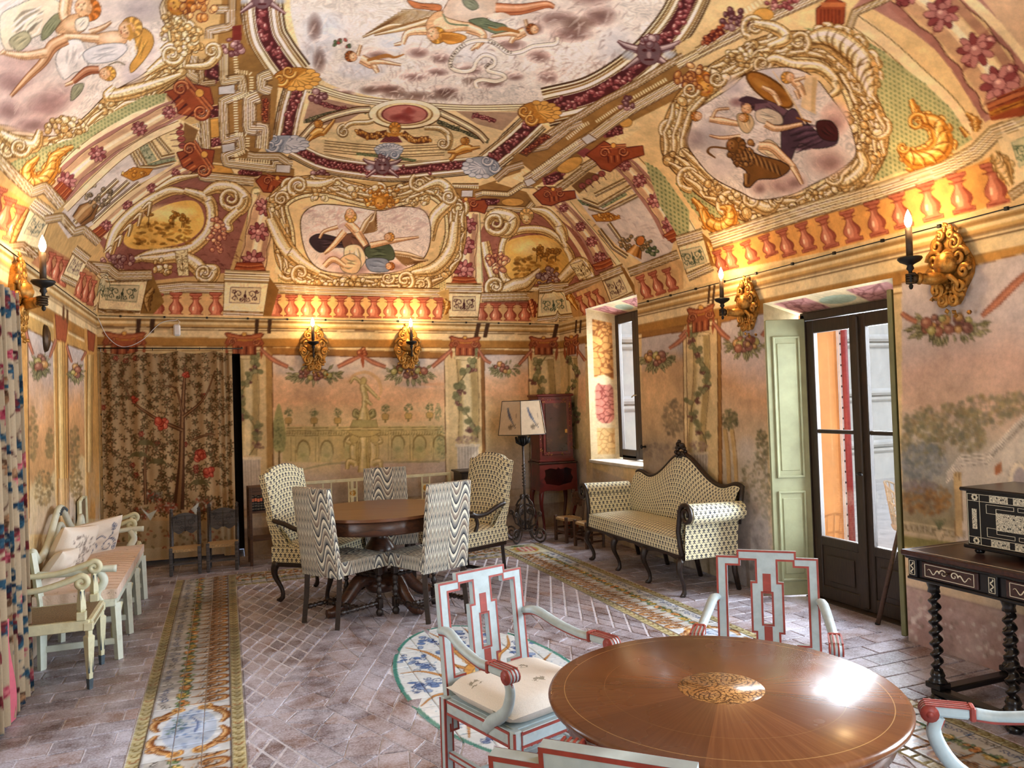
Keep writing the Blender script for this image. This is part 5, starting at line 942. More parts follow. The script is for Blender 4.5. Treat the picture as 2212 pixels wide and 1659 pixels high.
limb(Z(5,(150,985),(158,920),(150,880)),[8,12,10],STN);limb(Z(5,(150,880),(145,830)),[13,12],STN);limb(Z(5,(160,930),(200,965)),[8,4],STN);limb(Z(5,(140,830),(90,790),(60,825)),[6,5,3],STN);limb(Z(5,(155,835),(210,890),(250,930)),[6,5,3],STN);c.ell(Z(5,(148,808)),6,7,STN[1],line=STN[0]);c.stroke(Z(5,(45,820),(90,770),(170,755),(240,800),(260,880),(230,930)),[3,6,7,8,6,2],(216,178,130),.85)
def frame(cv,px,cols=((148,106,58),(232,212,164)),w=(11,5)):
 P=np.asarray(px,float);cv.stroke(P,w[0],cols[0],smooth=False);cv.stroke(P,1.2,DK,smooth=False,shift=.5*w[0]);
c.poly([(574,750),(966,762),(960,775),(588,766)],(150,108,58));c.poly([(574,750),(588,766),(594,1400),(580,1400)],(176,140,84));c.poly([(966,762),(960,775),(968,1400),(978,1400)],(228,208,160))
for P_ in([(588,766),(594,1400)],[(588,766),(960,775)],[(960,775),(968,1400)]):c.stroke(P_,1.6,(96,62,34),smooth=False)
c.poly([(1038,754),(1146,758),(1141,766),(1046,766)],(150,108,58));c.poly([(1038,754),(1046,766),(1054,1300),(1046,1300)],(140,100,56));c.poly([(1146,758),(1141,766),(1150,1300),(1160,1300)],(236,216,168))
for P_ in([(1046,766),(1052,1300)],[(1046,766),(1141,766)],[(1141,766),(1150,1300)]):c.stroke(P_,1.5,(96,62,34),smooth=False)
vinecol(c,Z(4,(1600,650)),Z(4,(1612,1290)),38,1);vinecol(c,Z(5,(810,655)),Z(5,(820,1200)),44,2);vinecol(c,Z(5,(1315,655)),Z(5,(1330,1240)),37,3)
for(a,b,w_)in((Z(4,(1618,1310)),Z(4,(1640,2000)),42),(Z(5,(820,1225)),Z(5,(835,1800)),46),(Z(5,(1335,1240)),Z(5,(1350,1690)),40)):
 c.stroke([a,b],w_,(206,196,180),smooth=False)
 for k in range(7):c.stroke([a+[(-.42+k*.14)*w_,0],b+[(-.42+k*.14)*w_,0]],1.6,(166,154,138),smooth=False)
 c.stroke([a-[w_*.58,0],a+[w_*.58,0]],6,(224,212,184),smooth=False)
foliage(c,Z(5,(815,1190)),24,10,((140,112,100),(166,138,118),(186,160,134)),60,3,9)
for(x0,x1,y0,y1,y2)in((1450,1705,497,640,670),(660,945,490,640,660)):
 p=Z(4,(x0,y0),(x1,y1),(x1,y2));wallcap(c,p[0][0],p[1][0],p[0][1],p[1][1],p[2][1],.012)
for(x0,x1,y0,y1,y2)in((700,905,520,645,665),(1215,1405,522,640,680)):
 p=Z(5,(x0,y0),(x1,y1),(x1,y2));wallcap(c,p[0][0],p[1][0],p[0][1],p[1][1],p[2][1],.012)
for xx in(893,982):c.poly(Z(4,(xx-12,408),(xx+20,408),(xx+10,500),(xx-16,500)),(70,46,28))
for xx in(1658,1740):c.poly(Z(4,(xx-10,410),(xx+16,410),(xx+8,505),(xx-14,505)),(70,46,28))
for xx in(880,938,1385):c.poly(Z(5,(xx,435),(xx+26,435),(xx+6,528),(xx-20,528)),(70,46,28))
swag(c,Z(4,(2030,750)),60,26,22,1);swag(c,Z(5,(440,740)),54,26,24,2);swag(c,Z(5,(1058,718)),34,20,10,3)
ribbon(c,Z(4,(1680,600),(1760,670),(1860,720)),[5,9,7]);ribbon(c,np.vstack([Z(4,(2180,720)),Z(5,(60,680)),Z(5,(130,650))]),[7,9,5]);ribbon(c,Z(5,(140,650),(210,690),(290,720)),[5,9,7]);ribbon(c,Z(5,(590,720),(660,660),(715,610)),[7,9,5]);ribbon(c,Z(5,(890,610),(930,670),(970,695)),[4,7,5]);ribbon(c,Z(5,(1150,705),(1190,660),(1235,610)),[5,7,4])
c.cluster(Z(5,(138,625)),12,7,TERRA,8,6);c.stroke(Z(5,(138,640),(145,725)),[5,8,2],TERRA[1])
c.fill([(XL,0),(XR,0),(XR,.30),(XL,.30)],(140,126,118),.75);c.fill([(XL,.30),(XR,.30),(XR,.42),(XL,.42)],(206,194,172),.7);c.fill([(XL,.42),(XR,.42),(XR,.50),(XL,.50)],(190,164,120),.6);c.fill([(XL,.5),(XR,.5),(XR,.515),(XL,.515)],(120,100,74),.6)
# ---- right wall
c=RC;v_=RC
wy=lambda y0,y1:[(y0,0),(y1,0),(y1,2.2),(y0,2.2)]
grad(c,[(1386,728),(1475,714),(1480,1200),(1386,1200)],[(.5,(150,140,128)),(.9,(158,142,120)),(1.25,(190,168,134)),(1.6,(214,180,136)),(1.85,(206,172,132)),(2.0,(186,178,176)),(2.2,(196,190,188)),(2.4,(190,186,186))],seed=3)
grad(c,[(1556,696),(1656,675),(1660,1300),(1560,1300)],[(.4,(170,166,166)),(.7,(176,166,146)),(1.05,(196,184,160)),(1.35,(206,180,146)),(1.6,(214,172,132)),(1.85,(206,186,176)),(2.2,(200,194,198))],seed=4)
grad(c,[(1948,610),(2560,450),(2560,1700),(1950,1700)],[(0,(150,130,128)),(.3,(166,140,134)),(.31,(206,186,158)),(.6,(200,180,146)),(.75,(150,140,110)),(1.1,(160,158,150)),(1.3,(196,184,164)),(1.5,(206,176,152)),(1.75,(206,176,160)),(2.0,(206,196,194)),(2.4,(206,198,198))],seed=5)
grad(c,[(1228,745),(1264,740),(1268,1160),(1236,1140)],SKYW,seed=6)
for cc_,rx,ry,n_ in((Z(6,(1700,1080)),90,40,260),(Z(6,(1560,1200)),50,60,260),(Z(6,(1950,1010)),60,36,160),(Z(6,(2150,960)),50,26,120),(Z(6,(1850,1180)),40,30,120)):foliage(c,cc_,rx,ry,((136,130,96),(112,112,88),(160,148,106),(122,120,104),(150,128,90)),n_,6,int(cc_[0]),.45)
foliage(c,Z(6,(1560,1330)),50,40,((124,130,132),(150,152,152),(110,116,116)),220,6,3,.45);foliage(c,(2000,1080),55,34,((150,112,66),(172,132,80),(126,92,60),(120,110,90)),260,6,4,.5);foliage(c,(1985,1050),40,16,((140,132,134),(124,118,116)),90,5,5,.5)
for cc_,rx,ry in((Z(6,(310,1060)),18,22),(Z(6,(520,1240)),14,40),(Z(6,(480,1480)),34,60),(Z(6,(560,1560)),20,50)):foliage(c,cc_,rx,ry,((96,96,66),(126,122,84),(86,82,60),(150,132,96)),120,4,int(cc_[1]),.55)
for xx in(280,325):c.stroke(Z(6,(xx,1120),(xx+20,1290),(xx+30,1480)),9,(196,166,112));c.stroke(Z(6,(xx+12,1120),(xx+32,1290),(xx+40,1480)),2,(140,112,72),.8)
c.soft(Z(6,(420,1260)),26,36,(206,200,192),.7);foliage(c,Z(5,(2150,1050)),24,40,((120,108,86),(146,130,100),(104,94,78)),120,5,8,.4);foliage(c,Z(5,(2060,1260)),40,20,((120,106,96),(150,134,118)),80,5,9,.4);foliage(c,Z(6,(60,1080)),14,30,((130,116,92),),30,4,12,.3)
PAL_,PLD=(206,200,190),(140,128,116)
c.poly([(2048,1030),(2080,990),(2130,985),(2240,870),(2500,640),(2500,1240),(2066,1170),(2060,1040)],(210,202,188));
for o in(0,8,18):c.stroke([(2044,1026+o),(2076,984+o),(2132,980+o),(2230,880+o),(2500,640+o)],3.5,(232,226,212),smooth=False);c.stroke([(2044,1030+o),(2076,988+o),(2132,984+o),(2230,884+o),(2500,645+o)],1.3,PLD,smooth=False)
c.dentils([(2140,982),(2230,890),(2500,652)],6,7,(120,108,96),2.5,1);c.poly([(2148,1010),(2162,996),(2164,1020),(2150,1028)],(176,116,80));c.ell((2200,1040),22,42,(232,222,200),line=PLD);c.ell((2203,1046),16,36,(176,168,170))
for k in range(12):c.ell((1950+k*12,1137+k*1.7),3.2,7,(176,164,138),line=(104,92,70))
c.stroke([(1948,1128),(2066,1144)],4,(196,180,146));c.stroke([(1948,1150),(2070,1166)],5,(190,174,146));c.poly([(1950,1158),(2060,1172),(2060,1190),(1950,1182)],(128,122,76));c.poly([(2017,1145),(2042,1145),(2036,1162),(2030,1172),(2024,1165)],(196,180,148),line=(96,84,62))
for k in range(9):c.stroke([(2028,1144),(2022+k*2,1132),(2014+k*3.6,1122)],[3,2,1],(104,108,80))
c.stroke([(2068,1020),(2072,1160)],16,(206,180,132));c.lines([(2068,1020),(2072,1160)],(-8,-3,4,8),1.3,(140,112,76))
for q,cl in(([(1386,716),(1480,704),(1475,716),(1386,730)],(150,108,58)),([(1475,714),(1484,700),(1490,1250),(1480,1250)],(232,212,164)),([(1549,688),(1557,696),(1563,1250),(1554,1250)],(160,116,62)),([(1549,686),(1656,662),(1656,676),(1557,697)],(158,114,60)),([(1948,595),(2560,440),(2560,462),(1948,612)],(196,148,78)),([(1224,735),(1264,730),(1264,742),(1230,746)],(150,108,58))):c.poly(q,cl)
for P_ in([(1475,716),(1386,730)],[(1475,716),(1482,1250)],[(1557,697),(1562,1250)],[(1557,697),(1656,676)],[(1948,612),(2560,462)],[(1482,700),(1489,1250)],[(1549,688),(1554,1250)]):c.stroke(P_,1.4,(96,62,34),smooth=False)
vinecol(c,Z(6,(125,500)),Z(6,(110,1270)),36,4);vinecol(c,Z(5,(1492,650)),Z(5,(1500,1250)),21,5)
for(x0,x1,y0,y1,y2,cvz)in((35,215,322,490,520,6),(1442,1535,515,640,660,5)):
 p=Z(cvz,(x0,y0),(x1,y1),(x1,y2));wallcap(c,p[0][0],p[1][0],p[0][1],p[1][1],p[2][1],-.2)
for a,b,w_ in((Z(6,(112,1285)),Z(6,(125,1800)),38),):
 c.stroke([a,b],w_,(196,186,172),smooth=False);c.stroke([a-[w_*.55,0],a+[w_*.55,-4]],6,(216,202,172),smooth=False);foliage(c,a-[0,18],20,12,((150,122,108),(176,150,130)),50,3,6)
 for k in range(6):c.stroke([a+[(-.4+k*.16)*w_,0],b+[(-.4+k*.16)*w_,0]],1.6,(156,146,134),smooth=False)
for xx in(176,206):c.poly(Z(6,(xx,190),(xx+14,185),(xx+4,310),(xx-10,315)),(70,46,28))
for xx in(1516,1545):c.poly(Z(5,(xx,418),(xx+12,414),(xx+6,500),(xx-6,502)),(70,46,28))
swag(c,Z(5,(2040,650)),34,28,14,7);swag(c,Z(6,(410,560)),42,30,18,8);swag(c,Z(6,(1720,430)),84,42,26,9)
ribbon(c,Z(6,(205,430),(260,500),(310,540)),[5,11,8]);ribbon(c,Z(6,(520,520),(545,480)),[8,6]);ribbon(c,Z(6,(1420,370),(1460,400),(1520,430)),[8,11,9]);ribbon(c,Z(6,(1940,390),(2040,300),(2160,180),(2300,60)),[9,16,16,12]);ribbon(c,Z(5,(2120,600),(2180,560),(2230,510)),[5,9,8]);ribbon(c,Z(5,(1530,610),(1580,680)),[4,6]);ribbon(c,Z(6,(-10,530),(30,480)),[8,5])
r_=np.random.default_rng(5)
c.poly([(1948,1262),(2560,1420),(2560,2000),(1948,1400)],(158,132,128),.85);c.stroke([(1948,1262),(2560,1420)],1.6,(110,90,84),smooth=False);c.stroke([(1948,1240),(2560,1394)],1.4,(140,116,90),.7,smooth=False)
for i in range(150):p=(r_.uniform(1960,2400),0);c.ell((p[0],1300+(p[0]-1950)*.3+r_.normal(30,26)),r_.uniform(2,9),r_.uniform(2,6),(206,198,194)if i%3 else(120,104,96),r_.uniform(0,3),.7,n=9)
c.poly([(1280,1010),(1656,1150),(1656,1400),(1280,1300)],(150,140,136),.5);foliage(c,(1640,1180),30,60,((140,134,132),(170,166,164),(110,104,100)),160,7,14,.4)
# ---- left wall
c=LC;v_=LC
grad(c,Z(4,(175,470),(345,560),(368,1800),(190,1800)),SKYW[:4]+[(1.2,(190,150,100)),(1.6,(206,160,112)),(1.85,(196,174,158)),(2.2,(200,196,196))],seed=7);grad(c,Z(4,(436,570),(545,620),(556,1700),(445,1750)),SKYW[:4]+[(1.2,(190,150,100)),(1.6,(206,160,112)),(1.85,(196,174,158)),(2.2,(200,196,196))],seed=8)
for cc_,rx,ry in((Z(4,(215,1150)),10,60),(Z(4,(480,1230)),12,50),(Z(4,(320,1220)),8,34),(Z(4,(280,1500)),20,40),(Z(4,(490,1480)),14,40)):foliage(c,cc_,rx,ry,((140,120,78),(120,104,70),(160,134,86)),110,4,int(cc_[1]),.5)
for q,cl in((((160,370),(345,470),(345,560),(175,470)),(200,166,102)),(((345,400),(440,400),(440,1700),(365,1700)),(196,150,84)),(((545,470),(640,520),(640,1700),(556,1700)),(206,160,92)),(((430,500),(560,570),(560,620),(436,575)),(200,160,94)),(((90,360),(170,400),(190,1800),(110,1800)),(206,160,94))):c.poly(Z(4,*q),cl)
for P_,w_,cl in((((178,470),(190,1700)),2,(110,72,38)),(((345,560),(365,1700)),3,(232,206,150)),(((437,570),(446,1700)),2,(110,72,38)),(((545,620),(556,1700)),3,(232,206,150)),(((175,470),(345,560)),2,(110,72,38)),(((436,575),(560,620)),2,(110,72,38))):c.stroke(Z(4,*P_),w_,cl,smooth=False)
c.tube(Z(4,(392,560),(398,1000),(405,1440)),[15,15,15],((120,88,48),(196,160,96),(218,188,124),(234,210,154)));c.tube(Z(4,(585,640),(580,1000),(580,1400)),[12,11,11],((120,88,48),(196,160,96),(218,188,124),(234,210,154)));c.tube(Z(4,(405,1440),(410,1800)),[19,19],((130,100,64),(190,156,106),(206,178,128),(220,196,150)))
c.poly(Z(4,(355,375),(440,420),(425,560),(365,540)),TERRA[1],line=TERRA[0]);c.poly(Z(4,(565,480),(615,510),(605,620),(570,610)),TERRA[1],line=TERRA[0]);c.poly(Z(4,(70,190),(160,250),(150,350),(90,320)),TERRA[1],line=TERRA[0])
for p,rx,ry in((Z(4,(260,690)),17,38),(Z(4,(490,740)),13,30)):swag(c,p,rx,ry*.8,10,int(p[0]))
ribbon(c,Z(4,(165,480),(190,570),(215,640)),[4,6,4]);ribbon(c,Z(4,(320,660),(345,590),(362,540)),[4,6,4]);ribbon(c,Z(4,(430,580),(450,650),(465,690)),[3,5,3]);ribbon(c,Z(4,(525,680),(555,620)),[3,4])
for xx,yy in((165,170),(185,210),(410,330),(435,350)):c.poly(Z(4,(xx-5,yy-10),(xx+7,yy),(xx+6,yy+90),(xx-8,yy+80)),(104,70,40))
c.fill([(5.0,0),(YB,0),(YB,.3),(5.0,.3)],(140,126,118),.7)
for c_,sd in((BC,31),(RC,32),(LC,33)):
 c_.age(sd,.2,12)
 n_=fbm(c_.H,c_.W,14,6,sd+60);zz=(np.arange(c_.H)[:,None]+.5)*c_.res
 m_=np.clip((n_-.42)*5,0,1)*np.clip((1.25-zz)/.7,0,1)*.6
 c_.a=c_.a*(1-m_[...,None])+np.array((206,200,194),np.float32)*m_[...,None]
 c_.a*=np.array((1.02,.985,.955),np.float32);c_.finish()
v_=VC
# --- shell meshes
def vault_surface():
 u=np.linspace(0,UL,int(UL/VRES));va=np.linspace(0,VVIS,int(VVIS/VRES));vb=np.linspace(VVIS,VL,140)[1:]
 vv=np.concatenate([va,vb]);Ug,Vg=np.meshgrid(u,vv);X=u_to_x(Ug);Y=v_to_y(Vg);Zc=vault_z(X,Y)
 Vs=np.where(Vg>VVIS,VL-Vg,Vg)
 Us=np.where(Vg>VVIS,UL-Ug,Ug)
 col=VC.sample(Us,Vs)
 yc=(Y[:-1,:-1]+Y[1:,1:])/2;xc=(X[:-1,:-1]+X[1:,1:])/2;zc=(Zc[:-1,:-1]+Zc[1:,1:])/2
 m=~(((yc>WIN[0])&(yc<WIN[1])|(yc>WIN2[0])&(yc<WIN2[1]))&(xc>XR-.4)&(zc<WIN[3]))
 return grid_mesh('ceiling',X,Y,Zc,col,m,flip=False)
ceiling=tag(link('ceiling',vault_surface(),FRESCO),'painted vaulted ceiling with frescoed figures and architecture','ceiling',kind='structure')
def painted_wall(name,canvas,ax,val,s0,s1,holes,smap=None,flip=False,mat_=None):
 """flat wall in (s, z); holes are (s0, s1, z0, z1)"""
 sb=sorted({s0,s1}|{h[0]for h in holes}|{h[1]for h in holes});sb=[b for b in sb if s0<=b<=s1]
 zt=2.75;zb=sorted({-.012,1.0}|{h[2]for h in holes if h[2]>0}|{h[3]for h in holes if h[3]<2.5})
 S=seg_axis(sb,WRES);T=seg_axis(zb+[1.0]if False else zb+[2.55],WRES)
 Sg,Tg=np.meshgrid(S,T)
 if ax==1:X=Sg;Y=np.full_like(Sg,val)
 else:X=np.full_like(Sg,val);Y=Sg
 top=zs(X)+.0
 f=np.clip((Tg-2.0)/.55,0,1);Zg=np.where(Tg>2.31,np.interp(Tg,[2.31,2.55],[0,1])*(top-2.31)+2.31,Tg)
 col=canvas.sample(smap(Sg)if smap else Sg,Zg)
 sc=(Sg[:-1,:-1]+Sg[1:,1:])/2;zc=(Zg[:-1,:-1]+Zg[1:,1:])/2;m=np.ones(sc.shape,bool)
 for h in holes:m&=~((sc>h[0])&(sc<h[1])&(zc>h[2])&(zc<h[3]))
 o=link(name,grid_mesh(name,X,Y,Zg,col,m,flip),mat_ or FRESCO_W);o['kind']='structure'
 return o
wall_back=painted_wall('wall_back',BC,1,YB,XL,XR,[BDOOR])
wall_right=painted_wall('wall_right',RC,0,XR,2.3,YB,[WIN,DOOR])
wall_left=painted_wall('wall_left',LC,0,XL,5.02,YB,[],flip=True)
PLAIN=mat('ochre_wall_plaster',(206,182,138),.9,var=.12,scale=3,c2=(186,158,116),bump=.003)
class MB:
 """collects simple shapes into one mesh"""
 def __init__(s):s.v=[];s.f=[];s.sm=[];s.uv={}
 def add(s,V,F,smooth=False,uv=None):
  o=len(s.v);s.v.extend([tuple(map(float,p))for p in V])
  for k,f in enumerate(F):
   if uv is not None:s.uv[len(s.f)]=[uv[i]for i in f]
   s.f.append(tuple(i+o for i in f));s.sm.append(smooth)
  return s
 def box(s,c,d,rot=None,ch=0.0,M=None):
  """box at c with full sizes d, chamfered by ch"""
  c=np.asarray(c,float);h=np.asarray(d,float)/2;ch=min(ch,h.min()*.9)
  if ch<=0:
   V=np.array([[x,y,z]for x in(-1,1)for y in(-1,1)for z in(-1,1)])*h
   F=[(0,1,3,2),(4,6,7,5),(0,4,5,1),(2,3,7,6),(0,2,6,4),(1,5,7,3)]
  else:
   V=[];idx={}
   for x in(-1,1):
    for y in(-1,1):
     for z in(-1,1):
      for a in range(3):
       p=np.array([x,y,z])*(h-ch);p[a]=np.array([x,y,z])[a]*h[a];idx[(x,y,z,a)]=len(V);V.append(p)
   V=np.array(V);F=[]
   for a in range(3):
    b,c2=(a+1)%3,(a+2)%3
    for sg in(-1,1):
     q=[]
     for(p,r)in((-1,-1),(1,-1),(1,1),(-1,1)):
      k=[0,0,0];k[a]=sg;k[b]=p;k[c2]=r;q.append(idx[(k[0],k[1],k[2],a)])
     F.append(tuple(q)if sg>0 else tuple(q[::-1]))
    for p in(-1,1):
     for r in(-1,1):
      k0=[0,0,0];k1=[0,0,0];k0[a]=-1;k1[a]=1
      for k in(k0,k1):k[b]=p;k[c2]=r
      q=(idx[(*k0,b)],idx[(*k1,b)],idx[(*k1,c2)],idx[(*k0,c2)]);F.append(q if p*r>0 else q[::-1])
   for x in(-1,1):
    for y in(-1,1):
     for z in(-1,1):
      q=tuple(idx[(x,y,z,a)]for a in range(3));F.append(q if x*y*z>0 else q[::-1])
  if rot is not None:V=V@np.array(rot).T
  V=V+c
  if M is not None:V=V@np.array(M.to_3x3()).T+np.array(M.translation)
  return s.add(V,F)
 def tube(s,path,r,n=8,caps=True,flat=1.0,up=None,smooth=True):
  P=np.asarray(path,float);m=len(P);R=np.full(m,r)if np.ndim(r)==0 else np.interp(np.linspace(0,1,m),np.linspace(0,1,len(r)),r)
  T=np.gradient(P,axis=0);T/=np.maximum(np.linalg.norm(T,axis=1),1e-9)[:,None]
  a=np.asarray(up if up is not None else((0,0,1)if abs(T[0,2])<.9 else(1,0,0)),float);N=a-T[0]*(a@T[0]);N/=np.linalg.norm(N);V=[]
  for i in range(m):
   N=N-T[i]*(N@T[i]);N/=max(np.linalg.norm(N),1e-9);B=np.cross(T[i],N)
   for k in range(n):
    t=2*PI*k/n;V.append(P[i]+R[i]*(math.cos(t)*N*flat+math.sin(t)*B))
  F=[(i*n+k,i*n+(k+1)%n,(i+1)*n+(k+1)%n,(i+1)*n+k)for i in range(m-1)for k in range(n)]
  if caps:F+=[tuple(range(n))[::-1],tuple((m-1)*n+k for k in range(n))]
  return s.add(V,F,smooth)
 def lathe(s,prof,c=(0,0,0),n=16,axis=None,twist=None,sq=None,smooth=True):
  """prof: (r, z) pairs from bottom to top"""
  V=[];c=np.asarray(c,float)
  A=np.eye(3)if axis is None else np.array(Vector(axis).to_track_quat('Z','Y').to_matrix())
  for i,(r,z)in enumerate(prof):
   for k in range(n):
    t=2*PI*k/n;V.append(c+A@np.array([r*math.cos(t),r*math.sin(t),z]))
  m=len(prof);F=[(i*n+k,i*n+(k+1)%n,(i+1)*n+(k+1)%n,(i+1)*n+k)for i in range(m-1)for k in range(n)]
  if prof[0][0]>1e-5:F.append(tuple(range(n))[::-1])
  if prof[-1][0]>1e-5:F.append(tuple((m-1)*n+k for k in range(n)))
  return s.add(V,F,smooth)
 def prism(s,poly,d,O=(0,0,0),ex=(1,0,0),ey=(0,0,1),uvs=False):
  """extrude a 2D outline by d along ex x ey"""
  O,ex,ey=(np.asarray(a,float)for a in(O,ex,ey));ez=np.cross(ex,ey);P=np.asarray(poly,float);n=len(P)
  A=O+P[:,:1]*ex+P[:,1:2]*ey;V=np.vstack([A-ez*d/2,A+ez*d/2])
  area=(P[:,0]*np.roll(P[:,1],-1)-np.roll(P[:,0],-1)*P[:,1]).sum()
  F=[tuple(range(n))[::-1],tuple(range(n,2*n))]+[(i,(i+1)%n,n+(i+1)%n,n+i)for i in range(n)]
  if area<0:F=[f[::-1]for f in F]
  return s.add(V,F)
 def grid(s,fn,nu,nv,smooth=True,closed_u=False,uvf=None,thick=0.0):
  V=[];U=[]
  for j in range(nv+1):
   for i in range(nu+(0 if closed_u else 1)):
    V.append(fn(i/nu,j/nv));U.append(uvf(i/nu,j/nv)if uvf else(i/nu,j/nv))
  w=nu if closed_u else nu+1
  F=[(j*w+i,j*w+(i+1)%w if closed_u else j*w+i+1,(j+1)*w+((i+1)%w if closed_u else i+1),(j+1)*w+i)for j in range(nv)for i in range(nu)]
  return s.add(V,F,smooth,U)
 def build(s,name,mat_=None,parent=None,loc=None,uvscale=None):
  me=bpy.data.meshes.new(name);me.from_pydata(s.v,[],s.f);me.polygons.foreach_set('use_smooth',s.sm)
  if s.uv or uvscale:
   ul=me.uv_layers.new(name='UVMap');co=np.array(s.v)
   for p in me.polygons:
    if p.index in s.uv:
     for k,li in enumerate(p.loop_indices):ul.data[li].uv=s.uv[p.index][k]
    else:
     n=p.normal;a=max(range(3),key=lambda i:abs(n[i]));i,j=[(1,2),(0,2),(0,1)][a]
     for li in p.loop_indices:
      q=co[me.loops[li].vertex_index];ul.data[li].uv=(q[i],q[j])
  me.update();o=link(name,me,mat_,parent)
  if loc is not None:o.location=loc
  return o
def empty(name,loc,rz=0.0):
 o=bpy.data.objects.new(name,None);COL.objects.link(o);o.location=loc;o.rotation_euler=(0,0,rz);o.empty_display_size=.1;return o
def thing(name,label,cat,loc,rz=0.0,group=None):return tag(empty(name,loc,rz),label,cat,group)
def copy_tree(o,parent=None):
 c=o.copy();COL.objects.link(c);c.parent=parent
 for ch in list(o.children):copy_tree(ch,c)
 return c
def wallplane(name,pts,mat_=PLAIN):
 me=bpy.data.meshes.new(name);me.from_pydata([p for q in pts for p in q],[],[tuple(range(i*4,i*4+4))for i in range(len(pts))]);o=link(name,me,mat_);o['kind']='structure';return o
def yz(x,y0,y1,z0,z1):return[(x,y0,z0),(x,y1,z0),(x,y1,z1),(x,y0,z1)]
xz=lambda a,b,z0,z1,z2:[(a,YF,z0),(b,YF,z0),(b,YF,z1),(a,YF,z2)]
wallplane('wall_front',[xz(XL,.9,-.01,zs(.9),zs(XL)),xz(2.1,XR,-.01,zs(XR),zs(2.1)),xz(.9,2.1,2.25,zs(2.1),zs(.9))])
wallplane('wall_left_near',[yz(XL,YF,DOORL[0],0,zs(XL)),yz(XL,DOORL[0],DOORL[1],DOORL[3],zs(XL))])
wallplane('wall_right_near',[yz(XR,YF,WIN2[0],0,zs(XR)),yz(XR,WIN2[1],2.3,0,zs(XR)),yz(XR,WIN2[0],WIN2[1],0,WIN2[2])])
def reveal(name,side,y0,y1,z0,z1,depth,splay=.12,mat_=PLAIN,sill=True,x0=None):
 sx=1 if side=='r' else-1;x=XR if side=='r' else XL;xo=x+sx*depth;a,b=y0+splay,y1-splay;zt=z1-.06
 P=[[(x,y0,z0),(xo,a,z0),(xo,a,zt),(x,y0,z1)],[(x,y1,z0),(xo,b,z0),(xo,b,zt),(x,y1,z1)],[(x,y0,z1),(xo,a,zt),(xo,b,zt),(x,y1,z1)]]
 if sill:P.append([(x,y0,z0),(xo,a,z0+.02),(xo,b,z0+.02),(x,y1,z0)])
 return wallplane(name,P,mat_)
wallplane('wall_niche',[[(BDOOR[0],YB,0),(BDOOR[0],YB+.5,0),(BDOOR[0],YB+.5,BDOOR[3]),(BDOOR[0],YB,BDOOR[3])],[(BDOOR[1],YB,0),(BDOOR[1],YB+.5,0),(BDOOR[1],YB+.5,BDOOR[3]),(BDOOR[1],YB,BDOOR[3])],[(BDOOR[0],YB+.5,0),(BDOOR[1],YB+.5,0),(BDOOR[1],YB+.5,BDOOR[3]),(BDOOR[0],YB+.5,BDOOR[3])],[(BDOOR[0],YB,BDOOR[3]),(BDOOR[1],YB,BDOOR[3]),(BDOOR[1],YB+.5,BDOOR[3]),(BDOOR[0],YB+.5,BDOOR[3])]],mat('dark_passage_wall',(60,48,42),.9))
# --- floor: bricks, rhombic paving, painted tile strips, oval medallion
FX,FY,FR,FK=1.402,4.24,1.333,2.365
floor=wallplane('floor',[[(XL-.6,YF-.6,-.006),(XR+.9,YF-.6,-.006),(XR+.9,YB+.55,-.006),(XL-.6,YB+.55,-.006)]],GROUT)
def clip(poly,a,b,c):
 """keep the side a*x+b*y <= c"""
 out=[]
 for i in range(len(poly)):
  p,q=poly[i],poly[(i+1)%len(poly)];dp=a*p[0]+b*p[1]-c;dq=a*q[0]+b*q[1]-c
  if dp<=0:out.append(p)
  if dp*dq<0:t=dp/(dp-dq);out.append((p[0]+t*(q[0]-p[0]),p[1]+t*(q[1]-p[1])))
 return out
def area(P):return abs(sum(P[i][0]*P[(i+1)%len(P)][1]-P[(i+1)%len(P)][0]*P[i][1]for i in range(len(P))))/2
def inset(P,d):
 P=np.asarray(P,float)
 A=sum(P[i][0]*P[(i+1)%len(P)][1]-P[(i+1)%len(P)][0]*P[i][1]for i in range(len(P)))
 if A<0:P=P[::-1]
 n=len(P);out=[]
 for i in range(n):
  a,b,c=P[i-1],P[i],P[(i+1)%n];e1=b-a;e2=c-b;l1,l2=np.hypot(*e1),np.hypot(*e2)
  if l1<1e-6 or l2<1e-6:continue
  n1=np.array([-e1[1],e1[0]])/l1;n2=np.array([-e2[1],e2[0]])/l2;k=1+n1@n2
  if k<.15:k=.15
  out.append(b+(n1+n2)*d/k)
 return np.array(out)
pieces=[]
SX0,SX1,TX0,TX1,SY0,SY1=-.466,.060,2.744,3.270,1.02,7.46
SYB=7.98
r5=np.random.default_rng(15)
def field(zone,cells,gap):
 for c_ in cells:
  P=list(c_)
  for(a,b,k)in zone:
   P=clip(P,a,b,k)
   if len(P)<3:break
  if len(P)>=3 and area(P)>6e-4:pieces.append((P,gap))
def bricks(x0,x1,y0,y1,L,W,along='x',gap=.0045):
 cs=[]
 if along=='x':
  y=y0;k=0
  while y<y1:
   x=x0-(k%2)*L*.5-r5.uniform(0,.04)
   while x<x1:cs.append([(x,y),(x+L,y),(x+L,y+W),(x,y+W)]);x+=L
   y+=W;k+=1
 field([(-1,0,-x0),(1,0,x1),(0,-1,-y0),(0,1,y1)],cs,gap)
bricks(XL,SX0,YF,YB,.285,.152);bricks(TX1,XR,YF,YB,.285,.152);bricks(SX0,TX1,SYB,YB,.285,.152);bricks(SX0,TX1,YF,.5,.285,.152)
u1,u2=np.array([.058,.058*FK]),np.array([.058,-.058*FK]);cells=[]
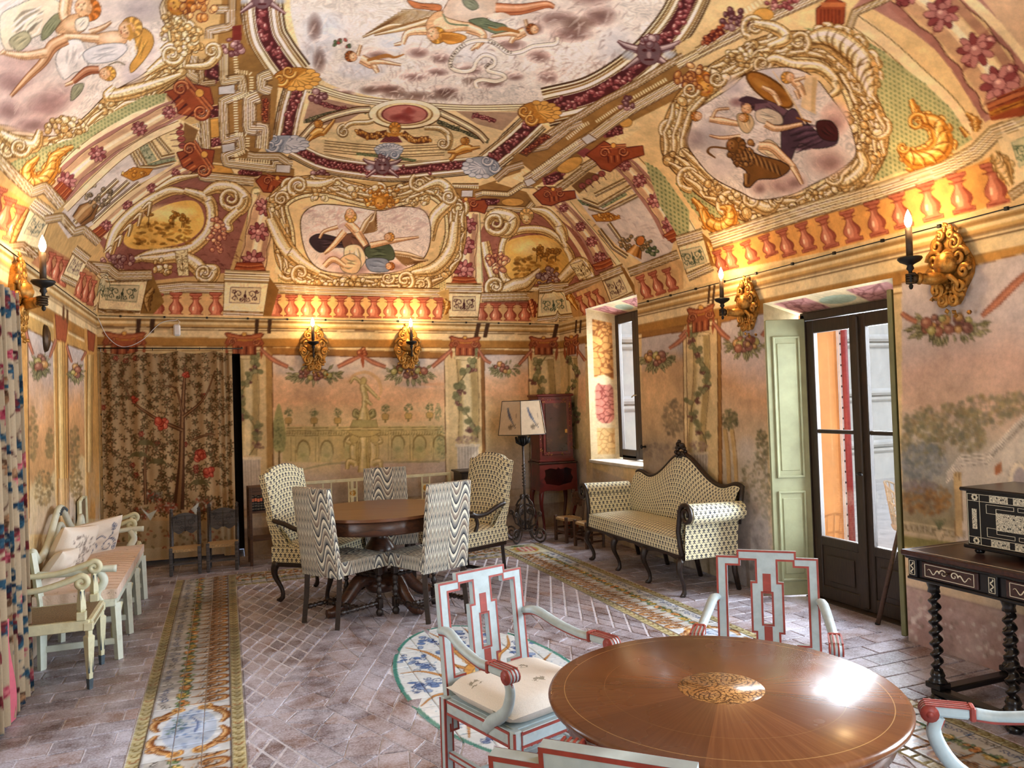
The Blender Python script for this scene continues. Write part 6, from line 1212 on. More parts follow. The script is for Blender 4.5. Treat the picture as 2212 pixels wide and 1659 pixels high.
for i in range(-40,41):
 for j in range(-40,41):
  c0=np.array([FX,FY])+u1*i+u2*j
  if SX1-.2<c0[0]<TX0+.2 and .4<c0[1]<7.8:cells.append([tuple(c0-u1*.5-u2*.5),tuple(c0+u1*.5-u2*.5),tuple(c0+u1*.5+u2*.5),tuple(c0-u1*.5+u2*.5)])
box_=[(-1,0,-SX1),(1,0,TX0),(0,-1,-SY0),(0,1,SY1)]
for sx in(-1,1):
 for sy in(-1,1):
  a,b=sx,sy/FK;k0=sx*FX+sy*FY/FK
  sub=[c_ for c_ in cells if sx*(c_[0][0]-FX)+sy*(c_[0][1]-FY)/FK>FR-.3]
  field(box_+[(-a,-b,-(k0+FR))],sub,.0085)
  along=np.array([-sx*1.0,sy*FK]);n=22;V0=np.array([FX+sx*FR,FY]);full=np.array([-sx*FR,sy*FR*FK])
  def ptt(t,d):return np.array([FX+sx*(FR-d),FY])*(1-t)+np.array([FX,FY+sy*(FR-d)*FK])*t
  for(d0,d1,nn)in((0,.132,13),(.395,.527,9)):
   for i in range(nn):
    q=[tuple(ptt(i/nn,d0)),tuple(ptt((i+1)/nn,d0)),tuple(ptt((i+1)/nn,d1)),tuple(ptt(i/nn,d1))];field(box_,[q],.0045)
  nn=11
  for i in range(nn):
   A,B,C_,D=ptt(i/nn,.132),ptt((i+1)/nn,.132),ptt((i+1)/nn,.395),ptt(i/nn,.395);m=(A+B+C_+D)/4
   mA,mB,mC,mD=(A+B)/2,(B+C_)/2,(C_+D)/2,(D+A)/2
   for q in([mA,mB,mC,mD],[A,mA,mD],[B,mB,mA],[C_,mC,mB],[D,mD,mC]):field(box_,[[tuple(p)for p in q]],.0035)
inner=[]
for i in range(-14,15):
 for j in range(-14,15):
  w1,w2=np.array([.075,.075*FK]),np.array([.075,-.075*FK]);c0=np.array([FX,FY])+w1*(i+.5*(j%2))+w2*j
  if abs(c0[0]-FX)/1.0+abs(c0[1]-FY)/FK<1.0 and((c0[0]-FX-.012)/.50)**2+((c0[1]-FY)/1.06)**2>1:inner.append([tuple(c0-w1*.5-w2*.5),tuple(c0+w1*.5-w2*.5),tuple(c0+w1*.5+w2*.5),tuple(c0-w1*.5+w2*.5)])
field([(sx,sy/FK,sx*FX+sy*FY/FK+FR-.527)for sx in(-1,1)for sy in(-1,1)],inner,.005)
def cam_px(x,y,z=0.0):
 d=np.array([x,y,z])-CAM;w=d@CF;return IW/2+FPX*(d@CR)/w,IH/2-FPX*(d@CU)/w,w
def shown(P,k=1.0):
 c0=np.mean(np.asarray(P),0);
 if c0[1]<.8:return 0
 x,y,w=cam_px(*c0)
 if w<.5 or not(-30<x<IW+30 and 900<y<IH+30):return 0
 return area(P)*k/w**3
order=sorted(range(len(pieces)),key=lambda i:-shown(pieces[i][0]))
rest=MB()
def brick_geo(mb,P,gap):
 Q=inset(P,gap)
 if len(Q)<3:return False
 Q2=inset(Q,.0035);n=len(Q)
 if len(Q2)!=n:return False
 z=r5.normal(0,.0007);tl=r5.normal(0,.004,2);c0=Q.mean(0)
 top=[(p[0],p[1],z+tl[0]*(p[0]-c0[0])+tl[1]*(p[1]-c0[1]))for p in Q2];bot=[(p[0],p[1],-.0075)for p in Q];mid=[(p[0],p[1],-.003)for p in Q]
 mb.add(bot+mid+top,[tuple(range(2*n,3*n))]+[(i,(i+1)%n,n+(i+1)%n,n+i)for i in range(n)]+[(n+i,n+(i+1)%n,2*n+(i+1)%n,2*n+i)for i in range(n)]);return True
cnt=0
for i in order:
 P,gap=pieces[i]
 if cnt<300 and shown(P)>0:
  mb=MB()
  if brick_geo(mb,P,gap):mb.build('floor_brick',BRICK,floor);cnt+=1
 else:brick_geo(rest,P,gap)
o=rest.build('floor_paving',BRICK,floor);o['kind']='stuff'
# ---- painted tiles
MMAP=lambda p:np.asarray(p,float)/1000.0
BRN=((62,34,20),(140,84,46),(186,132,80),(224,190,140));GRNF=((40,62,46),(92,124,88),(140,160,112),(190,196,140));YEL=((120,84,30),(206,166,78),(230,202,120),(244,228,168));BLU=((40,60,110),(96,124,172),(150,172,206),(200,214,230))
def strip_canvas(L,flip=False,seed=0):
 """painted strip .526 wide (x: 0..526 mm) and L long (y)"""
 c_=Canvas(.526,L,.0062,MMAP,(206,204,200));r=np.random.default_rng(seed);LM=L*1000
 X=(lambda x:526-x)if flip else(lambda x:x)
 for x in(33,493):
  c_.poly([(x-33,0),(x+33,0),(x+33,LM),(x-33,LM)],(196,186,146));k=0
  for y in np.arange(33,LM,66):
   for s_ in(-1,1):c_.stroke([(x,y-26),(x+s_*14,y-6),(x+s_*22,y+20)],[3,10,2],(110,92,48)if int(y/66)%4 else(132,78,44));c_.ell((x+s_*14,y+10),7,4,(150,132,80))
   c_.stroke([(x,y-30),(x,y+30)],4,(84,66,36))
 for x in(66,460):c_.stroke([(x,0),(x,LM)],6,(70,56,48),smooth=False);c_.stroke([(x+(8 if x<200 else-8),0),(x+(8 if x<200 else-8),LM)],5,(170,180,206),smooth=False)
 for y in np.arange(60,LM,118):
  k=int(y/118);c_.tube([(X(250),y-40),(X(330),y-46),(X(420),y-20),(X(430),y+26),(X(370),y+40),(X(330),y+16),(X(350),y-6)],[8,26,34,34,30,22,12],BRN);c_.volute((X(352),y+4),26,BRN,1.5,0,1)
  for j in range(7):c_.stroke([(X(270+j*22),y-50+r.uniform(-6,6)),(X(290+j*20),y-20),(X(300+j*20),y+40*r.uniform(.3,1))],[2,8,2],BRN[0]if j%2 else BRN[2],.7)
  c_.stroke([(X(220),y+40),(X(210),y),(X(222),y-50)],44,GRNF[0],.55);c_.cluster((X(215),y),36,54,GRNF,16,15);c_.cluster((X(215),y+10),26,44,YEL if k%2 else((110,60,26),(206,130,66),(226,166,104),(240,200,150)),7,17)
  b=(BLU if k%3 else((60,60,60),(126,120,116),(170,166,160),(206,204,198)))
  for j in range(3):c_.leafcurl((X(120+r.uniform(-18,18)),y-36+j*34),22,b[0],r.uniform(0,6),1 if j%2 else-1,5)
 return c_
def cartouche(c_,y0,flip=False):
 c_.poly([(74,y0-330),(452,y0-330),(452,y0+330),(74,y0+330)],(214,218,222));c_.ell((263,y0),130,250,(186,200,222));c_.soft((263,y0+90),100,70,(222,228,236),.8)
 r=np.random.default_rng(3)
 for i in range(60):c_.ell((263+r.normal(0,60),y0+r.normal(0,110)),r.uniform(6,20),r.uniform(4,12),(110,136,180)if i%2 else(150,172,206),r.uniform(0,3),.7,n=9)
 for i in range(40):c_.ell((200+r.normal(0,26),y0+60+r.normal(0,60)),r.uniform(6,16),r.uniform(4,10),(70,104,130)if i%2 else(96,130,110),r.uniform(0,3),.7,n=9)
 c_.stroke([(290,y0-60),(300,y0+60),(270,y0+150)],[12,14,6],(96,116,160));c_.stroke([(290,y0+20),(210,y0-10)],8,(96,116,160))
 for sx in(-1,1):
  for sy in(-1,1):
   q=lambda a,b:(263+sx*a,y0+sy*b);c_.tube([q(150,20),q(176,110),q(140,200),q(100,250),q(40,290)],[22,44,44,50,26],BRN);c_.volute(q(150,200),44,BRN,1.5,0,sx*sy);c_.volute(q(60,280),40,((80,46,20),(196,130,60),(226,176,104),(244,214,160)),1.5,1,-sx*sy)
LB=SYB-SY0
sc=strip_canvas(LB+.0,False,1);cartouche(sc,(FY-SY0)*1000);sc.age(71,.4,14);sc.a*=.86;sc.finish()
scr=strip_canvas(LB,True,2);cartouche(scr,(FY-SY0)*1000)
cx_,cy_=263,(7.72-SY0)*1000
scr.poly([(74,cy_-260),(452,cy_-260),(452,cy_+260),(74,cy_+260)],(226,222,196));scr.ell((cx_,cy_),130,190,(206,176,84));scr.ell((cx_,cy_),104,160,(226,214,190))
for k in range(4):scr.stroke([(cx_-90+k*54,cy_-120),(cx_-70+k*54,cy_+110)],26,(196,104,104))
scr.cluster((cx_,cy_+190),120,40,GRNF,20,20);scr.cluster((cx_-130,cy_),30,100,YEL,16,18)
scr.age(72,.3,14);scr.a*=.9;scr.finish()
bcs=strip_canvas(TX0-SX1,False,5);bcs.age(73,.4,14);bcs.a*=.85;bcs.finish()
def tile(name,x0,x1,y0,y1,samp,gap=.0016,n=12,shape=None):
 """one glazed tile; samp(x, y) -> colours"""
 m=max(2,int(round(n*(y1-y0)/(x1-x0))))if(y1-y0)>(x1-x0)else n;k=n if(y1-y0)<=(x1-x0)*1.01 else n
 xs=np.concatenate([[x0+gap],np.linspace(x0+gap+.0016,x1-gap-.0016,n),[x1-gap]]);ys=np.concatenate([[y0+gap],np.linspace(y0+gap+.0016,y1-gap-.0016,m),[y1-gap]])
 X,Y=np.meshgrid(xs,ys);Zg=np.zeros_like(X)+r5.normal(0,.0005);Zg[0]=Zg[-1]=-.0065;Zg[:,0]=Zg[:,-1]=-.0065
 if shape is not None:X,Y=shape(X,Y)
 o=link(name,grid_mesh(name,X,Y,Zg,samp(X,Y)),GLAZE,floor);return o
jobs=[]
def strip_jobs(x0,y0,y1,canvas,ax='y'):
 cols=[(0,.066,66),(.066,.1975,131),(.1975,.3285,131),(.3285,.460,131),(.460,.526,66)]
 for(a,b,h)in cols:
  s_=(b-a)if h>100 else .0665;n=int(round((y1-y0)/s_));s2=(y1-y0)/n
  for i in range(n):
   if ax=='y':jobs.append((x0+a,x0+b,y0+i*s2,y0+(i+1)*s2,lambda X,Y,x0=x0,y0=y0:canvas.sample(X-x0,Y-y0)))
   else:jobs.append((y0+i*s2,y0+(i+1)*s2,x0+a,x0+b,lambda X,Y,x0=x0,y0=y0:canvas.sample(Y-x0,X-y0)))
strip_jobs(SX0,SY0,SYB,sc);strip_jobs(TX0,SY0,SYB,scr);strip_jobs(SY1-.005,SX1,TX0,bcs,'x');strip_jobs(SY0-.526,SX0,TX1,bcs,'x')
def jp(j):return[(j[0],j[2]),(j[1],j[2]),(j[1],j[3]),(j[0],j[3])]
jo=sorted(jobs,key=lambda j:-shown(jp(j)));restq=[]
for k,j in enumerate(jo):
 s_=shown(jp(j))
 if k<300 and s_>0:tile('painted_floor_tile',j[0],j[1],j[2],j[3],j[4],n=15 if(j[1]-j[0])>.1 else 8)
 else:restq.append(j)
def joined_tiles(name,js,n):
 Vs,Fs,Cs=[],[],[];off=0
 for j in js:
  xs=np.concatenate([[j[0]+.0016],np.linspace(j[0]+.0032,j[1]-.0032,n),[j[1]-.0016]]);ys=np.concatenate([[j[2]+.0016],np.linspace(j[2]+.0032,j[3]-.0032,n),[j[3]-.0016]])
  X,Y=np.meshgrid(xs,ys);Zg=np.zeros_like(X);Zg[0]=Zg[-1]=-.0065;Zg[:,0]=Zg[:,-1]=-.0065;h,w=X.shape
  i=np.arange(h*w).reshape(h,w)+off;Vs.append(np.stack([X,Y,Zg],-1).reshape(-1,3));Fs.append(np.stack([i[:-1,:-1],i[:-1,1:],i[1:,1:],i[1:,:-1]],-1).reshape(-1,4));Cs.append(j[4](X,Y).reshape(-1,3));off+=h*w
 V=np.vstack(Vs);F=np.vstack(Fs);me=bpy.data.meshes.new(name);me.from_pydata(V.tolist(),[],F.tolist());at=me.color_attributes.new('paint','BYTE_COLOR','POINT')
 c_=np.ones((len(V),4),np.float32);c_[:,:3]=np.vstack(Cs)/255;at.data.foreach_set('color_srgb',c_.ravel());o=link(name,me,GLAZE,floor);o['kind']='stuff';return o
joined_tiles('painted_floor_tiling',restq,8)
# ---- oval medallion of painted tiles
MRX,MRY,MX,MY=.53,1.12,1.414,4.25
mc=Canvas(2*MRX,2*MRY,.006,lambda p:np.asarray(p,float)/1000,(214,220,224));r=np.random.default_rng(9)
E_=lambda a,q:(530+530*q*math.cos(a),1120+1120*q*math.sin(a))
for k in range(12):
 a=k*PI/6+.2;P=[E_(a,.2),E_(a+.05,.45),E_(a-.04,.7),E_(a+.03,.93)];mc.stroke(P,[46,34,24,8],(140,92,50));mc.stroke(P,[26,20,12,3],(206,150,86),.9)
 a+=PI/12
 for q in(.62,.8):
  c0=E_(a+r.normal(0,.05),q)
  for j in range(6):p=(c0[0]+r.normal(0,40),c0[1]+r.normal(0,56));mc.ell(p,r.uniform(16,34),r.uniform(12,26),BLU[1]if j%2 else BLU[2],r.uniform(0,3),line=BLU[0],lw=4,alpha=.9)
  for j in range(4):mc.leafcurl((c0[0]+r.normal(0,46),c0[1]+r.normal(0,60)),r.uniform(18,34),BLU[0],r.uniform(0,6),1 if j%2 else-1,7)
 for j in range(26):p=E_(a+r.uniform(-.3,.3),r.uniform(.45,.93));mc.ell(p,5,5,(110,146,176),n=6)
mc.ell((530,1120),140,290,(206,150,70),line=(120,80,40),lw=8);mc.ell((530,1120),96,200,(232,200,130),line=(120,80,40),lw=6)
for k in range(16):a=k*PI/8;mc.stroke([(530+110*math.cos(a),1120+230*math.sin(a)),(530+190*math.cos(a),1120+390*math.sin(a))],[20,3],(186,120,50))
t_=np.linspace(0,2*PI,90);mc.stroke(np.stack([530+518*np.cos(t_),1120+1104*np.sin(t_)],1),26,(70,132,122),smooth=False);mc.age(75,.1,12);mc.finish()
def oval(X,Y):
 q=np.sqrt(((X-MX)/MRX)**2+((Y-MY)/MRY)**2);f=np.where(q>1,1/np.maximum(q,1e-6),1.0);return MX+(X-MX)*f,MY+(Y-MY)*f
S_=.1325
for i in range(-4,4):
 for j in range(-9,9):
  x0,y0=MX+i*S_,MY+j*S_;cs=[((x-MX)/MRX)**2+((y-MY)/MRY)**2 for x in(x0,x0+S_)for y in(y0,y0+S_)]
  if min(cs)>1:continue
  tile('medallion_tile',x0,x0+S_,y0,y0+S_,lambda X,Y:mc.sample(X-MX+MRX,Y-MY+MRY),n=18,shape=oval if max(cs)>1 else None)
  # --- furniture helpers
from mathutils.geometry import tessellate_polygon
def face(d):return math.atan2(d[0],-d[1])
def plate(mb,outer,holes,d,O=(0,0,0),ex=(1,0,0),ey=(0,0,1)):
 """flat board with cut-outs, thickness d"""
 O,ex,ey=(np.asarray(a,float)for a in(O,ex,ey));ez=np.cross(ex,ey);loops=[list(outer)]+[list(h)for h in holes]
 pts=[p for l in loops for p in l];tris=tessellate_polygon([[Vector((p[0],p[1],0))for p in l]for l in loops]);n=len(pts)
 A=[O+p[0]*ex+p[1]*ey for p in pts];V=[a+ez*d/2 for a in A]+[a-ez*d/2 for a in A];F=[]
 for t in tris:
  a,b,c=(np.array(pts[i])for i in t);s_=(b[0]-a[0])*(c[1]-a[1])-(b[1]-a[1])*(c[0]-a[0]);t=tuple(t)if s_>0 else tuple(t)[::-1]
  F.append(t);F.append(tuple(i+n for i in t[::-1]))
 k=0
 for l in loops:
  m=len(l)
  for i in range(m):a,b=k+i,k+(i+1)%m;F.append((a,b,b+n,a+n))
  k+=m
 return mb.add(V,F)
def edging(mb,loop,w,d,O=(0,0,0),ex=(1,0,0),ey=(0,0,1),closed=True,inside=1.0):
 """thin raised line that follows an outline, on both faces of a board of thickness d"""
 O,ex,ey=(np.asarray(a,float)for a in(O,ex,ey));ez=np.cross(ex,ey);P=np.asarray(loop,float)
 A=(P[:,0]*np.roll(P[:,1],-1)-np.roll(P[:,0],-1)*P[:,1]).sum();Q=inset(P,w*inside)
 if A<0:P=P[::-1]
 n=min(len(P),len(Q))
 for s_ in(1,-1):
  off=ez*(d/2+.0012)*s_;V=[O+p[0]*ex+p[1]*ey+off for p in P[:n]]+[O+p[0]*ex+p[1]*ey+off for p in Q[:n]]
  F=[(i,(i+1)%n,n+(i+1)%n,n+i)for i in range(n)];mb.add(V,F if s_>0 else[f[::-1]for f in F])
 V=[O+p[0]*ex+p[1]*ey+ez*(d/2+.001)for p in P[:n]]+[O+p[0]*ex+p[1]*ey-ez*(d/2+.001)for p in P[:n]]
 return mb
def cushion(mb,w,d,h,c=(0,0,0),puff=1.0,nu=14,nv=14,tufts=None,e=5.0):
 """soft box: superellipse outline, domed faces"""
 c=np.asarray(c,float)
 for s_ in(1,-1):
  def f(u,v_):
   a,b=2*u-1,2*v_-1;k=(abs(a)**e+abs(b)**e);z=h/2*max(0.0,1-k)**(.5)*puff
   if tufts:z-=.012*sum(math.exp(-((a-t[0])**2+(b-t[1])**2)/.012)for t in tufts)
   return c+np.array([a*w/2,b*d/2,s_*z])
  g=f if s_>0 else(lambda u,v_:f(1-u,v_))
  mb.grid(g,nu,nv,True,uvf=lambda u,v_:(u*w,v_*d))
 return mb
def turned(mb,p0,p1,r,beads=5,n=10,blocks=True):
 """turned rod from p0 to p1 with rings and swellings"""
 p0,p1=np.asarray(p0,float),np.asarray(p1,float);L=np.linalg.norm(p1-p0);prof=[]
 for i in range(beads):
  a=i/beads*L;s_=L/beads
  prof+=[(r*.55,a),(r*.62,a+s_*.12),(r*1.0,a+s_*.2),(r*.62,a+s_*.28),(r*.8,a+s_*.45),(r*1.05,a+s_*.62),(r*.8,a+s_*.8),(r*.58,a+s_*.95)]
 return mb.lathe(prof,p0,n,axis=tuple(p1-p0))
def cabriole(mb,x,y,top,sx,sy,r=.026,foot=.02,n=8,k=.035):
 """S-curved leg from (x, y, top) to the floor, knee out along (sx, sy)"""
 t=np.linspace(0,1,12);off=k*np.sin(t*2*PI*.85+.2)*(1-.25*t);R=r*(1.15-.62*np.sin(np.clip(t,0,.8)/.8*PI/2))+.006*np.clip((t-.8)/.2,0,1)
 P=np.stack([x+sx*off,y+sy*off,top*(1-t)],1);P[-1]+=[sx*foot,sy*foot,.0];P[:,2]=np.maximum(P[:,2],.012*(t>.9));P[-1,2]=.0
 mb.tube(P,R,n);mb.lathe([(0.0,-.012),(foot*.7,-.008),(foot*.8,0),(foot*.5,.01)],(P[-1][0]+sx*.004,P[-1][1]+sy*.004,.0125),8);return mb
 # --- blue and red armchairs round the inlaid table
def red_chair(label,loc,d,group=None):
 t=thing('painted_armchair',label,'armchair',(loc[0],loc[1],0),face(d),group)
 H=.90;rk=.10;ex=np.array([1.0,0,0]);ey=np.array([0,math.sin(rk),math.cos(rk)]);O=np.array([0,.225,.42]);D=.026
 z=lambda h:(h-.42)/math.cos(rk)
 outer=[(-.215,z(.30)),(-.215,z(.872)),(-.125,z(.872)),(-.125,z(.90)),(.125,z(.90)),(.125,z(.872)),(.215,z(.872)),(.215,z(.30)),(.17,z(.30)),(.17,z(.46)),(.115,z(.46)),(.115,z(.435)),(-.115,z(.435)),(-.115,z(.46)),(-.17,z(.46)),(-.17,z(.30))]
 def opening(s_):return[(s_*.168,z(.505)),(s_*.168,z(.83)),(s_*.11,z(.83)),(s_*.11,z(.855)),(s_*.048,z(.855)),(s_*.048,z(.765)),(s_*.07,z(.765)),(s_*.07,z(.545)),(s_*.052,z(.545)),(s_*.052,z(.478)),(s_*.115,z(.478)),(s_*.115,z(.505))]
 hole=[(-.018,z(.585)),(.018,z(.585)),(.018,z(.715)),(-.018,z(.715))];holes=[opening(-1),opening(1),hole]
 mb=MB();plate(mb,outer,holes,D,O,ex,ey);mb.build('back_frame',BLUEP,t)
 rb=MB();edging(rb,outer,.0085,D,O,ex,ey)
 for h in holes:edging(rb,h,.0085,D,O,ex,ey,inside=-1.0)
 for(a,b,w_)in((.72,.80,.017),(.462,.575,.017)):plate(rb,[(-w_,z(a)),(w_,z(a)),(w_,z(b)),(-w_,z(b))],[],D+.0024,O,ex,ey)
 rb.build('red_edging',REDP,t)
 W,Dp,zs_=.235,.225,.44
 mb=MB()
 for y in(-Dp,Dp-.02):mb.box((0,y,zs_-.035),(2*W-.06,.026,.06),ch=.004)
 for x in(-1,1):mb.box((x*(W-.016),-.01,zs_-.035),(.026,2*Dp-.04,.06),ch=.004)
 mb.box((0,-.005,zs_-.008),(2*W-.05,2*Dp-.04,.012));
 for x in(-1,1):mb.box((x*(W-.016),-.01,.22),(.022,2*Dp-.05,.026),ch=.004)
 mb.box((0,0,.22),(2*W-.05,.022,.024),ch=.004);mb.build('seat_frame',BLUEP,t)
 rb=MB()
 for x in(-1,1):
  for zz in(zs_-.012,zs_-.058):rb.box((x*(W-.002),-.01,zz),(.004,2*Dp-.05,.009))
  for zz in(.231,.21):rb.box((x*(W-.004),-.01,zz),(.004,2*Dp-.06,.005))
 for zz in(zs_-.012,zs_-.058):rb.box((0,-Dp-.0135,zz),(2*W-.06,.004,.009))
 rb.build('rail_edging',REDP,t)
 for sx in(-1,1):
  for sy in(-1,1):
   mb=MB();mb.box((sx*(W-.018),sy*(Dp-.006),(zs_-.0)/2),(.036,.034,zs_),ch=.004);lg=mb.build('leg',BLUEP,t)
   rb=MB()
   for e in(-1,1):rb.box((sx*(W-.018)+e*.016,sy*(Dp-.006)-.0175,zs_/2),(.007,.003,zs_-.01));rb.box((sx*(W-.018)+sx*.0185,sy*(Dp-.006)+e*.015,zs_/2),(.003,.007,zs_-.01))
   rb.build('leg_line',REDP,lg)
  Pa=spline([(sx*.213,.25,.69),(sx*.225,.17,.70),(sx*.24,.06,.668),(sx*.25,-.06,.648),(sx*.252,-.13,.65)],n=7)
  mb=MB();mb.tube(Pa,[.018,.021,.02,.018,.02],10,flat=.85);ar=mb.build('arm',BLUEP,t)
  rb=MB();Pl=Pa-np.array([0,0,.014]);rb.tube(Pl,.0125,8,flat=.7);rb.box((sx*.252,-.135,.652),(.048,.016,.042),ch=.004);rb.build('arm_line',REDP,ar)
  mb=MB();mb.box((sx*.252,-.195,.652),(.044,.11,.034),ch=.008);mb.lathe([(.024,-.023),(.024,.023)],(sx*.252,-.247,.645),14,axis=(1,0,0));bl=mb.build('hand_block',BLUEP,t)
  rb=MB()
  for k in(-.0225,-.0075,.0075,.0225):rb.box((sx*.252+k,-.2,.6695),(.006,.115,.004));rb.lathe([(.0255,-.003),(.0255,.003)],(sx*.252+k,-.247,.645),14,axis=(1,0,0))
  for e in(-1,1):rb.lathe([(.011,-.002),(.011,.002)],(sx*.252+e*.0245,-.245,.642),10,axis=(1,0,0))
  rb.build('reeding',REDP,bl)
  Ps=spline([(sx*.25,-.222,.632),(sx*.246,-.235,.58),(sx*.236,-.19,.50),(sx*.226,-.09,.43),(sx*.222,-.06,.40)],n=7)
  mb=MB();mb.tube(Ps,[.014,.016,.017,.02,.02],8,flat=1.3,up=(0,1,0));su=mb.build('arm_support',BLUEP,t)
  rb=MB()
  for e in(-1,1):rb.tube(Ps+np.array([0,e*.012,-e*.008]),.0062,6)
  rb.build('support_line',REDP,su)
 return t
GRED='blue and red armchairs round the inlaid table'
red_chair('pale blue armchair with red Greek key edging and a seat cushion, over the tiled medallion',(1.07,2.83),(.31,-.95),GRED)
red_chair('pale blue armchair with red Greek key edging between the inlaid table and the French door',(2.06,2.60),(-.65,-.76),GRED)
red_chair('pale blue armchair with red edging between the inlaid table and the console table',(1.95,1.36),(-.76,.65),GRED)
red_chair('pale blue armchair with red edging with its back to the entrance',(.82,1.40),(.69,.725),GRED).scale=(1.1,1.1,1.1)
def seatpad(label,loc,d):
 mb=MB();cushion(mb,.44,.42,.095,(0,0,.487),1,16,16,e=7);
 o=tag(mb.build('seat_cushion',SPRIG),label,'cushion');o.location=(loc[0],loc[1],0);o.rotation_euler=(0,0,face(d));return o
def mat_sprig(name,base,spr,scale=7.5,dens=.16):
 """linen with small scattered sprigs"""
 t=NT(name);uv=t.uv();vo=t.n('ShaderNodeTexVoronoi');vo.inputs['Scale'].default_value=scale;t.l(uv,vo.inputs['Vector'])
 n1=t.noise(90,4,.7,uv);n2=t.noise(38,3,.6,uv)
 m=t.math('MULTIPLY',t.math('LESS_THAN',t.math('ADD',vo.outputs['Distance'],t.math('MULTIPLY',n1,.25)),dens+.14),t.math('GREATER_THAN',n2,.5))
 w=t.noise(300,2,.5,uv);col=t.mix(t.math('MULTIPLY',m,.7),t.ramp(w,[(.3,np.array(base)*.95),(.7,np.array(base)*1.02)]),lin(spr));t.bump(t.noise(14,4,.6,uv),.006,.5)
 return t.fin(col,.9,spec=.15)
SPRIG=mat_sprig('sprigged_linen',(228,220,210),(104,96,72),8,.22);SPRIGR=mat_sprig('pink_sprigged_linen',(224,200,184),(140,96,84),9,.2)
seatpad('off white sprigged cushion on blue and red armchair over the tiled medallion',(1.06,2.80),(.31,-.95))
# --- round inlaid table (foreground)
def mat_rays():
 """veneer in wedges meeting at the centre, dark outer band with a thin light line"""
 t=NT('radial_veneer');v_=t.obj();x=t.xyz(v_);ang=t.math('ARCTAN2',x[1],x[0]);r=t.math('SQRT',t.math('ADD',t.math('POWER',x[0],2.0),t.math('POWER',x[1],2.0)))
 k=t.math('MULTIPLY',t.math('ADD',ang,.35),8/(2*PI));w=t.math('FLOOR',k);fr=t.math('SUBTRACT',t.math('FRACT',k),.5)
 cv=t.n('ShaderNodeCombineXYZ');t.l(t.math('MULTIPLY',fr,34.0),cv.inputs[0]);t.l(t.math('MULTIPLY',r,3.5),cv.inputs[1]);t.l(t.math('MULTIPLY',w,3.7),cv.inputs[2])
 n=t.noise(1.0,3,.5,cv.outputs[0],0.0);wn_=t.math('FRACT',t.math('MULTIPLY',w,.387))
 c1=t.ramp(n,[(.2,(106,62,36)),(.5,(120,73,43)),(.85,(136,87,53))]);c2=t.mix(t.math('MULTIPLY',wn_,.8),c1,lin((84,50,30)))
 ln=t.math('LESS_THAN',t.math('ABSOLUTE',t.math('SUBTRACT',r,.452)),.0012);ln2=t.math('LESS_THAN',t.math('ABSOLUTE',t.math('SUBTRACT',r,.335)),.0008);ln=t.math('MAXIMUM',ln,t.math('MULTIPLY',ln2,.3))
 col=t.mix(t.math('MULTIPLY',ln,.6),c2,lin((190,150,96)))
 return t.fin(col,t.ramp(t.noise(5,3,.5,v_),[(.3,(.20,)*3+(1,)),(.7,(.30,)*3+(1,))]),coat=.12)
def mat_inlay():
 t=NT('boxwood_inlay');x=t.xyz(t.obj());u=t.math('ABSOLUTE',x[0]);w=t.math('ABSOLUTE',x[1])
 def ringat(cx,cy,fr,off=0.0):
  d=t.math('SQRT',t.math('ADD',t.math('POWER',t.math('SUBTRACT',u,cx),2.0),t.math('POWER',t.math('SUBTRACT',w,cy),2.0)));a=t.math('ARCTAN2',t.math('SUBTRACT',w,cy),t.math('SUBTRACT',u,cx))
  return t.math('GREATER_THAN',t.math('SINE',t.math('ADD',t.math('MULTIPLY',d,fr),t.math('ADD',a,off))),.55)
 m=t.math('MAXIMUM',ringat(.055,.04,420),ringat(.03,.078,480,2.0));m=t.math('MAXIMUM',t.math('MULTIPLY',m,t.math('GREATER_THAN',t.noise(70,2,.5,t.obj()),.42)),t.math('GREATER_THAN',t.noise(120,2,.4,t.obj(),2.0),.62))
 return t.fin(t.mix(m,lin((190,140,84)),lin((98,62,34))),.28,coat=.2)
TAB=(1.325,1.885)
t=thing('inlaid_round_table','large round mahogany table with radial veneer and a scrolling central inlay','table',(TAB[0],TAB[1],0),-.35)
RAYS=mat_rays()
mb=MB();mb.lathe([(.0,.752),(.488,.752),(.497,.748),(.5,.741),(.497,.732),(.486,.726),(.0,.722)],n=96);mb.build('table_top',RAYS,t)
mb=MB();mb.lathe([(.0,.7525),(.122,.7525),(.122,.7518)],n=48);mb.build('inlay_medallion',mat_inlay(),t)
mb=MB();mb.lathe([(.44,.66),(.455,.665),(.455,.723),(.44,.723)],n=64);mb.build('apron',MAHOG,t)
mb=MB();mb.lathe([(.09,.10),(.10,.13),(.06,.18),(.05,.26),(.075,.34),(.085,.40),(.06,.46),(.05,.56),(.075,.62),(.14,.66),(.14,.722)],n=24);mb.build('pedestal',MAHOG,t)
for k in range(4):
 a=k*PI/2+.4;P=spline([(.05*math.cos(a),.05*math.sin(a),.20),(.16*math.cos(a),.16*math.sin(a),.17),(.27*math.cos(a),.27*math.sin(a),.07),(.36*math.cos(a),.36*math.sin(a),.025)],n=6);mb=MB();mb.tube(P,[.04,.038,.028,.022],8,flat=1.2);mb.build('foot',MAHOG,t)
